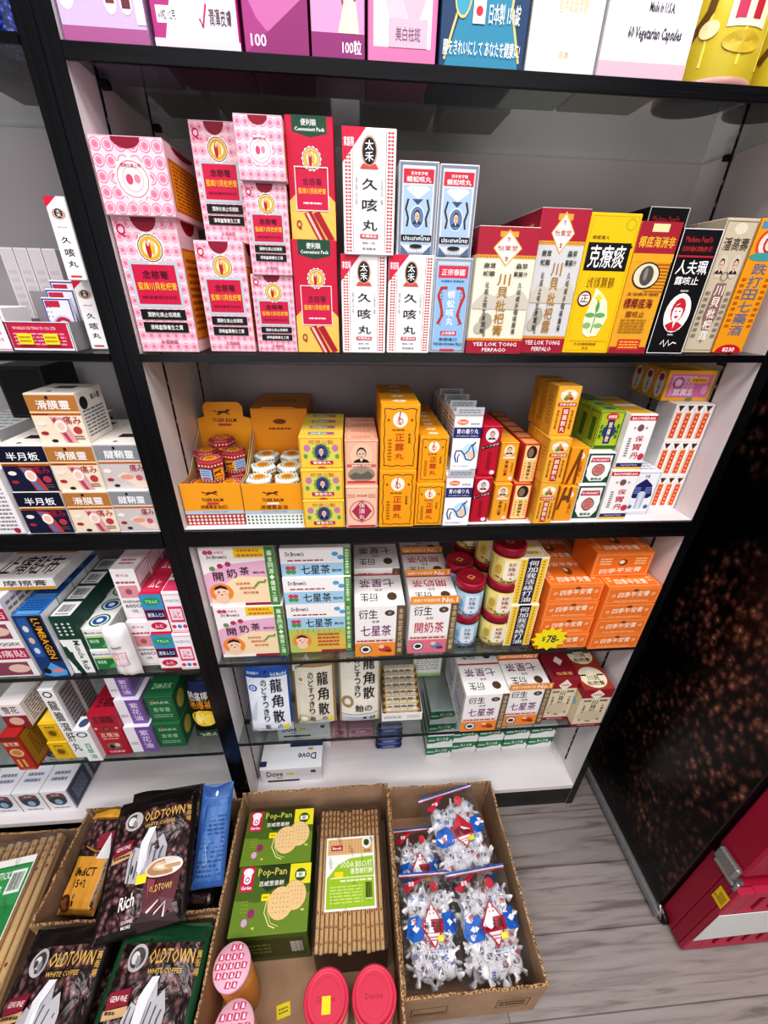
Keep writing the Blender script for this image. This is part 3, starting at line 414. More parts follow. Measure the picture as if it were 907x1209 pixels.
def ru_front(): return [('F', .02, .03, .98, .97, '#1d4a34', .07), ('E', .5, .5, .44, .36, '#f4f4f0'), ('P', [(.05, .05), (.3, .05), (.05, .3)], '#1d4a34'), ('P', [(.95, .05), (.7, .05), (.95, .3)], '#1d4a34'), ('P', [(.12, .7), (.88, .7), (.82, .84), (.18, .84)], '#c22a44'), ('T', 'RUMHARRET', .2, .735, .8, .8, '#fff'), ('E', .5, .45, .2, .2, '#d48a84'), ('O', .5, .45, .24, '#1d4a34', .03), ('L', .36, .34, .64, .56, 5, '#b0504e'), ('T', '驅風油', .3, .12, .7, .2, '#1d4a34')]
def yg_front(): return [('F', .02, .02, .98, .98, '#2e5a24', .03), ('E', .5, .86, .26, .1, '#cc3a30'), ('T', '虎標堂', .32, .82, .68, .9, '#fff'), ('S', .5, .48, .27, .31, 12, '#1f4a60'), ('R', .36, .16, .64, .78, '#28306e'), ('T', '猴棗散', .42, .2, .58, .74, '#ffe9c0', 'v'), ('T', '金老牌', .1, .28, .22, .68, '#2e5a24', 'v'), ('T', '驅風散', .78, .28, .9, .68, '#2e5a24', 'v'), ('R', .06, .03, .94, .11, '#2e5a24')]
def bw_front(): return [('R', 0, .9, 1, .985, '#c22438'), ('T', 'BAOWEIDAN', .08, .915, .92, .965, '#fff'), ('E', .5, .77, .12, .065, '#7a5a58', 12), ('C', .28, .77, .05, '#b7a9a6'), ('C', .72, .77, .05, '#b7a9a6'), ('T', '保', .42, .52, .72, .63, '#c02038'), ('T', '胃', .42, .36, .72, .48, '#c02038'), ('T', '丹', .42, .2, .72, .32, '#c02038'), ('E', .84, .24, .12, .065, '#c8405a'), ('L', .16, .24, .28, .6, 8, '#6a666e'), ('R', 0, .045, 1, .12, '#2f2a68'), ('T', 'Hong Kong Art Factory', .18, .06, .82, .1, '#d6d2f0'), ('R', 0, 0, 1, .045, '#e7b32e')]
def nv_front(): return [('F', .02, .02, .98, .98, '#aab0c2', .03), ('T', '天喜', .42, .86, .6, .93, '#26306a'), ('P', [(.1, .45), (.2, .7), (.5, .84), (.8, .7), (.9, .45), (.78, .4), (.22, .4)], '#232b66'), ('R', .36, .14, .66, .5, '#d7dbe6'), ('E', .51, .5, .15, .06, '#d7dbe6', 10), ('W', [(.42, .16), (.4, .48)], .03, '#8a93b4'), ('W', [(.6, .16), (.62, .48)], .03, '#8a93b4'), ('L', .18, .5, .42, .66, 4, '#8fa0d8'), ('L', .58, .5, .82, .66, 4, '#8fa0d8'), ('D', .05, .03, .95, .1, 12, 1, .02, '#2b2f52'), ('S', .2, .2, .06, .12, 8, '#5a6490'), ('S', .82, .2, .06, .12, 8, '#5a6490')]
def pt_front(): 
    o = [('F', .0, .0, 1, 1, '#e9e2de', .015)]
    for i in range(4):
        c = .14 + i*.24; o += [('R', c-.07, .1, c+.07, .78, '#e8883a'), ('R', c-.05, .12, c+.05, .74, '#d8502e'), ('P', [(c-.08, .96), (c+.08, .96), (c, .8)], '#4a2a22'), ('W', [(c-.1, .08), (c-.1, .9)], .012, '#cfc6c0'), ('D', c-.05, .14, c+.05, .72, 1, 5, .022, '#f6d9b0')]
    return o
def wb_front(): return [('R', .06, .12, .94, .88, '#c86f9a'), ('N', .1, .16, .6, .84, 6, 5, '#d78ab0', .012), ('O', .25, .6, .11, '#7a2a58', .02), ('C', .25, .6, .06, '#f0c4da'), ('R', .48, .6, .84, .78, '#e9b23a'), ('T', '幸福牌傷風', .52, .63, .82, .75, '#7a2a2a'), ('T', '散寶五', .2, .2, .62, .42, '#f6e9f2'), ('E', .58, .06, .08, .07, '#6a8a3e', 10), ('E', .84, .38, .07, .16, '#d99abc', 8)]
def wb_left(): return [('E', .5, .5, .38, .42, '#f3ece6'), ('E', .5, .74, .2, .12, '#b83048'), ('T', '五寶散', .42, .16, .58, .62, '#7a6a5a', 'v')]
def baby(cu, cv, r, r2=None):
    return [('C', cu, cv - r*.1, r*1.35, '#f0913c'), ('E', cu, cv - r*1.0*1.0, r*.8, r*.75, '#f3d0b4', 14), ('C', cu, cv, r*.85, '#f6d5ba'), ('P', [(cu - r*.85, cv + r*.25), (cu - r*.6, cv + r*.75), (cu, cv + r*1.0), (cu + r*.6, cv + r*.75), (cu + r*.85, cv + r*.25), (cu + r*.3, cv + r*.55), (cu - r*.3, cv + r*.55)], '#3a2418'), ('E', cu - r*.3, cv, r*.1, r*.14, '#2a1a14', 8), ('W', [(cu + r*.2, cv), (cu + r*.32, cv + r*.08), (cu + r*.45, cv)], r*.08, '#2a1a14'), ('E', cu, cv - r*.4, r*.16, r*.1, '#c04a44', 8), ('E', cu - r*.5, cv - r*.25, r*.15, r*.1, '#f0a898', 8), ('E', cu + r*.5, cv - r*.25, r*.15, r*.1, '#f0a898', 8)]
def hn_front(): return [('P', [(0, 0), (0, .55), (.3, .72), (.87, .78), (.87, 0)], '#e8b6cf'), ('P', [(0, 0), (.12, .3), (.45, .52), (.87, .5), (.87, 0)], '#f8dfb8'), ('R', 0, 0, .87, .06, '#fbf3ea'), ('R', .5, .0, .87, .05, '#9a1f3e'), ('E', .09, .92, .035, .035, '#c8486a'), ('E', .155, .92, .035, .035, '#c8486a'), ('T', '合家安', .2, .9, .33, .94, '#d0507a'), ('T', "Dr.Brown's", .1, .82, .36, .88, '#2a2426'), ('R', .46, .83, .86, .99, '#f3cf2a'), ('T', '母嬰營養食品', .5, .92, .8, .965, '#c0383a'), ('T', '營養健康衝劑', .5, .845, .84, .89, '#c0383a'), ('C', .14, .66, .04, '#6a9a58'), ('C', .25, .7, .04, '#b83a68'), ('C', .36, .73, .04, '#b83a68'), ('T', '開', .13, .45, .27, .6, '#3a1f16'), ('T', '奶', .32, .5, .46, .65, '#3a1f16'), ('T', '茶', .5, .54, .63, .68, '#3a1f16'), ('T', '顆粒沖劑', .68, .56, .84, .6, '#5a3a30')] + baby(.2, .26, .12) + [('T', '促進食慾', .42, .38, .62, .42, '#c86a3a'), ('T', '健脾開胃', .46, .3, .68, .34, '#c86a3a'), ('T', '補充營養', .5, .22, .72, .26, '#c86a3a'), ('W', [(.68, .34), (.74, .42), (.82, .42), (.84, .46)], .03, '#6aa04a'), ('R', .87, 0, 1, 1, '#4a8c3c'), ('T', '藥食同源◆優質之選', .9, .05, .97, .95, '#f4f8ea', 'v')]
def qx_front(half=False): 
    o = [('R', 0, 0, .9, .5, '#b9c96a'), ('E', .6, .1, .4, .3, '#dfc05a')] if not half else []
    a, b_ = (.5, 1) if not half else (0, 1); S = lambda v: a + (b_-a)*v
    o += [('R', 0, S(.0), .9, S(.46), '#a5cfe6'), ('R', 0, S(.46), .9, 1, '#f4f2f0'), ('E', .1, S(.3), .04, .05*(b_-a)*1.6, '#cf4a6a'), ('E', .17, S(.3), .04, .05*(b_-a)*1.6, '#cf4a6a'), ('E', .1, S(.16), .04, .05*(b_-a)*1.6, '#5a9a58'), ('E', .17, S(.16), .04, .05*(b_-a)*1.6, '#5a9a58'), ('T', '七星茶', .28, S(.06), .7, S(.4), '#2d2a2c'), ('L', .1, S(.52), .62, S(.62), 1, '#b5405a'), ('T', "Dr.Brown's", .08, S(.72), .34, S(.88), '#38302f'), ('E', .78, S(.78), .05, .08*(b_-a), '#5aa8d8', 8), ('E', .86, S(.66), .05, .08*(b_-a), '#5aa8d8', 8), ('T', '顆粒沖劑', .73, S(.14), .87, S(.24), '#4a4a50'), ('R', .9, 0, 1, 1, '#4f9440')]
    if not half: o += baby(.2, .27, .11) + [('L', .45, .12, .8, .42, 4, '#c0583a'), ('R', .5, .0, .9, .05, '#9a1f3e'), ('D', .1, .42, .85, .5, 9, 2, .012, '#e07a8a')]
    else: o += []
    o += [('T', '天然草本◆健康之選', .92, .06, .98, .94, '#f2f6ea', 'v')]
    return o
def ys_front(name='七星茶', band='#f0953a', dk='#7a2a6a', lo='#c8443a'):
    return [('R', 0, 0, .84, .28, band), ('R', 0, .28, .84, .36, '#e9d9d2'), ('L', .04, .29, .8, .35, 1, '#b83a3a'), ('T', '衍生', .08, .76, .46, .93, '#28201e'), ('E', .7, .86, .1, .055, '#5a4638'), ('T', '衍', .67, .84, .73, .88, '#f0e6d8'), ('T', '金裝', .34, .68, .5, .73, '#8a7a6a'), ('T', name, .12, .42, .74, .63, dk), ('C', .22, .15, .13, '#f4f0e8'), ('O', .22, .15, .13, '#3a6a8a', .025), ('E', .22, .15, .07, .04, '#3a2a1c', 10), ('E', .62, .15, .13, .06, lo, 10), ('E', .55, .2, .06, .04, '#f2c8a6', 10), ('E', .7, .11, .08, .03, '#7a3a2a', 8), ('R', .84, 0, 1, 1, '#6d5a45'), ('T', '本草世家世代相傳', .88, .06, .97, .95, '#d8c49a', 'v')]
def ys_top(name='七星茶', dk='#7a2a6a'): return [('T', name, .1, .55, .84, .82, dk, 'u'), ('T', '衍生', .12, .12, .48, .36, '#28201e', 'u'), ('E', .76, .26, .1, .12, '#5a4638'), ('T', '金裝', .42, .42, .58, .5, '#8a7a6a', 'u'), ('R', 0, .94, 1, 1, '#c0504a')]
def no1(): return [('R', 0, 0, 1, 1, '#ee9a3a'), ('T', '連續多年銷量冠軍', .05, .3, .6, .7, '#fff3dc'), ('T', 'No.1', .64, .2, .96, .8, '#fff')]
def hw_front(): return [('R', .04, .02, .96, .98, '#f0cb4a'), ('R', .28, 0, .72, 1, '#20264e'), ('T', '何加我活絡打油', .33, .04, .67, .96, '#f4f2e8', 'v'), ('D', .06, .04, .26, .96, 1, 14, .04, '#b8862a'), ('D', .74, .04, .94, .96, 1, 14, .04, '#b8862a')]
def hw_top(): return [('F', .06, .06, .94, .94, '#d0b04a', .03), ('E', .5, .7, .36, .12, '#f0d86a'), ('E', .5, .3, .36, .12, '#f0d86a'), ('T', '活絡油', .3, .24, .7, .36, '#4a4a6a')]
SJ = '#ea7b2b'
def sj_front(): return [('F', .03, .08, .97, .92, '#f8d2a4', .006), ('T', '四季平安膏', .22, .38, .8, .72, '#fdf2df', (.08,)), ('E', .53, .82, .05, .1, '#8a4a1c', 10), ('T', 'FOUR SEASONS PEACE BALM', .18, .14, .82, .22, '#fbe0bf'), ('T', '金牌', .1, .42, .17, .62, '#fbe0bf'), ('T', '金牌', .84, .5, .91, .7, '#fbe0bf')]
def sj_top(): return [('F', .03, .05, .97, .95, '#f8d2a4', .006), ('E', .5, .55, .08, .16, '#8a4a1c', 10), ('E', .48, .6, .04, .08, '#e8d8c0', 8), ('T', '四季平安膏', .2, .12, .8, .32, '#fdf2df'), ('T', '膏安平季四', .14, .74, .86, .9, '#fdf2df'), ('L', .08, .2, .16, .8, 6, '#fbd6a6'), ('L', .84, .2, .92, .8, 6, '#fbd6a6')]
def rb_front(): return [('R', 0, 0, 1, 1, '#ded2b4'), ('R', 0, 0, 1, .07, '#9a2434'), ('R', 0, .78, 1, 1, '#9a2434'), ('P', [(.5, .73), (.74, .86), (.5, .99), (.26, .86)], '#f0e6d6'), ('T', '怡業堂', .36, .84, .64, .88, '#9a2434'), ('T', '川貝枇杷膏', .4, .12, .6, .72, '#231c18', 'v'), ('T', '鹿茸蛇膽', .12, .68, .36, .73, '#2a2320'), ('T', '蟲草鱉膽', .66, .68, .9, .73, '#2a2320'), ('T', '化痰止咳生津', .16, .16, .25, .6, '#3a322c', 'v'), ('T', '久咳痰多咽乾', .78, .16, .87, .6, '#3a322c', 'v'), ('E', .5, .3, .42, .14, '#cdc2a8', 12), ('T', 'YEE LOK TONG', .2, .02, .8, .05, '#f2dfe2')]
def rb_top(): return [('R', .05, .1, .95, .3, '#7c1a28'), ('P', [(.5, .5), (.68, .68), (.5, .86), (.32, .68)], '#f0e6d6'), ('T', '怡業堂', .2, .14, .8, .26, '#d8b45a')]
def rb2_top(): return [('E', .5, .5, .44, .45, '#f3e7c8'), ('P', [(.5, .62), (.64, .76), (.5, .9), (.36, .76)], '#f8f3ea'), ('T', '川貝', .3, .36, .7, .56, '#4a2416'), ('T', '枇杷膏', .22, .16, .78, .34, '#4a2416'), ('R', .1, .56, .32, .62, '#2a2320'), ('R', .68, .56, .9, .62, '#2a2320')]
def dg_front(): return [('R', 0, .3, 1, .92, '#1f7a4e'), ('P', [(0, .2), (.6, .45), (1, .42), (1, .3), (.5, .3), (0, 0)], '#f4f6f4'), ('R', .02, .5, .3, .62, '#bfe0ca'), ('T', '黑人牙膏', .34, .52, .8, .76, '#eef7f0'), ('C', .9, .5, .05, '#f4f6f4')]
def dv_front(): return [('T', 'Dove', .1, .42, .36, .82, '#2a3a5c'), ('E', .3, .3, .06, .05, '#c9a24a', 10), ('R', .1, .0, .62, .14, '#232e4c'), ('R', .82, .6, .9, .8, '#2a3a6c'), ('R', .42, .5, .54, .66, '#e8d84a')]
def dv_top(): return [('R', .45, .8, 1, 1, '#2b3a66'), ('T', 'Dove', .6, .3, .9, .55, '#2a3a5c', 'u'), ('R', 0, .1, .1, .3, '#2b3a66'), ('E', .8, .7, .05, .05, '#c9a24a', 10)]
def kn_front(name, bg, band, fg, limb, side):
    o = [('R', 0, .66, 1, .98, band), ('R', 0, .58, 1, .66, '#b8662a'), ('R', 0, .63, 1, .66, '#f0d8b0'), ('R', .4, .9, .46, .96, '#1a1a1e'), ('T', name, .18, .7, .84, .88, '#ffffff'), ('T', '痛み', .6, .4, .96, .57, '#a8243c'), ('L', .05, .585, .36, .62, 1, '#6a1c14')]
    o += [('P', [(.34, .56), (.6, .54), (.66, .36), (.78, .02), (.52, .02), (.44, .3)], limb), ('P', [(.38, .5), (.46, .54), (.66, .02), (.58, .02)], side), ('E', .52, .36, .12, .13, '#f7ece4', 14), ('E', .52, .36, .08, .085, '#f0c9b8', 12), ('E', .16, .42, .09, .05, '#f2e6dc', 10), ('E', .15, .22, .08, .04, '#a83038', 10), ('E', .84, .28, .09, .08, '#b8404a', 10), ('E', .3, .06, .07, .035, '#26221e', 10), ('L', .74, .08, .94, .18, 2, '#7a5a4a')]
    return [('R', 0, 0, 1, 1, bg)] + o
def kg_front():
    return [('R', 0, 0, 1, 1, '#c9c3c0'), ('R', 0, .66, 1, .98, '#8c8e92'), ('R', 0, .58, 1, .66, '#b86a3a'), ('R', 0, .63, 1, .66, '#e8dccb'), ('R', .4, .9, .46, .96, '#1a1a1e'), ('T', '腱鞘靈', .18, .7, .84, .88, '#fff'), ('T', '痛み', .66, .4, .98, .57, '#a8243c'), ('P', [(.3, .3), (.5, .4), (.72, .3), (1, .16), (1, .02), (.7, .06), (.5, .2)], '#e6d2c4'), ('E', .55, .28, .16, .06, '#e09a84', 10), ('E', .14, .42, .09, .05, '#efe6de', 10), ('E', .15, .22, .08, .04, '#a83038', 10), ('E', .82, .26, .08, .07, '#c4626a', 10), ('E', .26, .08, .07, .035, '#2c2a28', 10)]
def kn_side(): return [('E', .22, .78, .14, .13, '#26242a', 14), ('T', '痛み靈', .5, .78, .86, .9, '#2a2a30'), ('L', .1, .1, .9, .66, 8, '#77777f')]
def kn_top(): return [('R', .3, .5, .7, .75, '#26242a'), ('E', .4, .2, .05, .05, '#26242a', 8)]
def lum_front(): return [('R', .0, .0, 1, 1, '#1b3e78'), ('R', .5, .28, .94, .98, '#101014'), ('T', 'LUMBAGEN', .58, .32, .84, .95, '#e8a83a', 'r'), ('R', .1, .36, .44, .96, '#2b62a4'), ('E', .26, .8, .1, .05, '#e9d9cc', 10), ('E', .26, .62, .1, .05, '#e9b8a0', 10), ('E', .26, .46, .1, .05, '#cfe0ee', 10), ('P', [(.05, .06), (.5, .26), (.95, .12), (.9, .04), (.4, .02)], '#58a6dc'), ('E', .62, .12, .22, .035, '#e0888e', 10), ('E', .24, .12, .14, .05, '#141820', 10)]
def lum_top(): return [('R', 0, 0, 1, 1, '#2e6fb4'), ('L', .1, .1, .9, .9, 6, '#143c74'), ('R', .1, .05, .9, .25, '#5aa0d6')]
def mr_front(): return [('R', 0, 0, 1, .62, '#f2f3f0'), ('P', [(0, .62), (0, .5), (.2, .5), (.55, .0), (.3, 0), (0, .3)], '#173f33'), ('T', 'Muscle Rub', .58, .05, .86, .6, '#123f33', 'r'), ('D', .1, .68, .9, .92, 3, 4, .07, '#d7e0da'), ('R', .2, .05, .36, .4, '#173f33')]
def mr_top(): return [('R', .06, .08, .94, .92, '#ecebea'), ('Z', .2, .3, .8, .75, '#26282a'), ('L', .2, .12, .8, .26, 1, '#55585a')]
def mr_side(): return [('R', .2, .35, .7, .75, '#d7dedb'), ('Z', .24, .4, .66, .7, '#17342c')]
def mt_front(): return [('T', 'Mentholatum', .06, .74, .94, .86, '#3a4a5a'), ('R', .05, .6, .95, .66, '#d8d24a'), ('R', .05, .02, .95, .58, '#2c8048'), ('P', [(.5, .1), (.7, .3), (.95, .36), (.8, .08)], '#5ab46a'), ('T', '薄荷膏', .12, .3, .5, .48, '#d8ecd8')]
def mt_top(): return [('E', .5, .5, .4, .4, '#2f6f4a'), ('E', .5, .5, .33, .33, '#e8efe8'), ('E', .5, .5, .27, .27, '#34559a'), ('E', .5, .5, .13, .13, '#dfe6ee', 10)]
def gs_front(): return [('R', .06, .84, .94, .95, '#f4f2f2'), ('T', '嬰兒油', .2, .87, .7, .92, '#c04a6a'), ('L', .1, .72, .9, .8, 1, '#b84a62'), ('R', .12, .46, .9, .7, '#d99aa2'), ('E', .5, .58, .14, .06, '#a85a64', 10), ('T', 'minun', .12, .36, .84, .42, '#3a3a40'), ('T', '60SO', .16, .26, .84, .33, '#3a3a40'), ('T', 'OIL', .36, .16, .64, .22, '#5a4a50'), ('D', .05, .02, .95, .07, 8, 1, .03, '#c88a94')]
def mu_front(): return [('R', 0, .62, 1, 1, '#3f9ac4'), ('E', .5, .82, .4, .1, '#2b9a58'), ('T', 'アセムヒ', .22, .78, .78, .86, '#fff'), ('R', .06, .36, .94, .6, '#1f2a58'), ('T', '液体ムヒS', .12, .42, .88, .54, '#fff'), ('R', 0, 0, 1, .34, '#f2eef0'), ('E', .5, .19, .38, .1, '#c9284c'), ('T', 'ムヒ', .3, .14, .7, .24, '#fff'), ('R', 0, 0, 1, .04, '#c9284c')]
def mw_front(): return [('D', .04, .9, .96, .98, 10, 1, .035, '#e04a72'), ('T', 'かゆみ虫さされに', .1, .76, .9, .84, '#5a7a9a'), ('R', .12, .26, .9, .66, '#e0466e'), ('R', .2, .32, .82, .6, '#f6dce4'), ('T', 'ムヒ', .3, .36, .72, .56, '#d02a58'), ('E', .2, .15, .12, .05, '#d0405a', 10), ('E', .5, .15, .12, .05, '#4a8ac0', 10), ('E', .8, .15, .12, .05, '#d0405a', 10), ('D', .04, .01, .96, .08, 10, 1, .035, '#e04a72')]
def ly_front(): return [('F', .04, .05, .96, .95, '#c89a14', .03), ('R', .2, .2, .8, .7, '#d8a814'), ('E', .5, .46, .2, .16, '#7a5a14', 10), ('T', '蜂蜜皂', .25, .74, .75, .86, '#7a5a0c')]
def wf_front(): return [('E', .5, .93, .32, .04, '#2c2c30'), ('E', .5, .93, .22, .026, '#f4f4f4'), ('T', '龍膽瀉肝丸', .2, .1, .8, .86, '#1b1b20', 'v')]
def wf_side(): return [('R', .08, .08, .46, .92, '#a9a7a8'), ('R', .54, .08, .92, .92, '#a9a7a8'), ('L', .1, .1, .44, .9, 16, '#6a6668'), ('L', .56, .1, .9, .9, 16, '#6a6668')]
def wgs_front(): return [('E', .5, .86, .36, .08, '#4a5a7a'), ('E', .5, .86, .24, .05, '#eef2f4'), ('R', .1, .05, .9, .62, '#eef4f0'), ('T', '百草油', .3, .08, .74, .6, '#2a8a66', 'v')]
def wl_front(): return [('T', '五福臨', .12, .8, .88, .96, '#2a1216'), ('C', .5, .66, .13, '#3a2a14'), ('C', .5, .66, .09, '#8a6a2c'), ('T', '五塔油', .16, .46, .84, .57, '#f4d8b8'), ('L', .2, .4, .8, .44, 1, '#f0c8b0'), ('E', .5, .24, .3, .09, '#8a6a64', 12), ('E', .4, .22, .1, .05, '#2c2224', 10), ('E', .62, .26, .1, .05, '#d8b8a8', 10), ('T', '功效顯著', .2, .06, .8, .12, '#f2d6ce'), ('C', .12, .68, .06, '#e8bcb4'), ('C', .88, .68, .06, '#e8bcb4')]
def pu_front(): return [('R', .42, 0, 1, 1, '#7d5aa4'), ('R', 0, 0, .42, 1, '#eceaf0'), ('T', '紫花油', .54, .12, .88, .9, '#e9dcf4', 'v'), ('L', .06, .3, .36, .42, 2, '#8a86a0')]
def gr_front(): return [('F', .03, .03, .97, .97, '#174a30', .02), ('T', 'ZAM-BUK', .16, .72, .84, .82, '#b6d8b8'), ('T', '青草膏', .2, .4, .8, .58, '#9cc8a0'), ('E', .3, .86, .06, .04, '#b83a3a', 8), ('L', .16, .16, .84, .32, 2, '#8ab890')]
def rc_front(): return [('R', .0, .88, 1, 1, '#7a2a20'), ('T', '雪花膏', .1, .74, .9, .85, '#f6e2c2'), ('E', .5, .54, .38, .12, '#e8c08a'), ('E', .5, .54, .26, .08, '#c98a48', 12), ('R', .2, .1, .36, .34, '#d8b060'), ('R', .5, .1, .66, .34, '#d8b060'), ('D', .1, .02, .9, .06, 6, 1, .04, '#f0d0a0')]
def emb_front(): return [('E', .5, .55, .34, .3, '#2c3848'), ('P', [(.14, .6), (.5, .7), (.86, .62), (.82, .86), (.5, .92), (.18, .84)], '#7a4a52'), ('E', .5, .44, .14, .14, '#8ab8d0', 12), ('T', '濟眾', .34, .74, .66, .84, '#e8dcd0'), ('L', .2, .08, .8, .16, 1, '#5a5a64')]
def emb_side(): return [('R', 0, 0, 1, 1, '#3c4860'), ('F', .02, .02, .98, .98, '#d8dae2', .02), ('L', .2, .2, .8, .8, 6, '#8a93a8')]

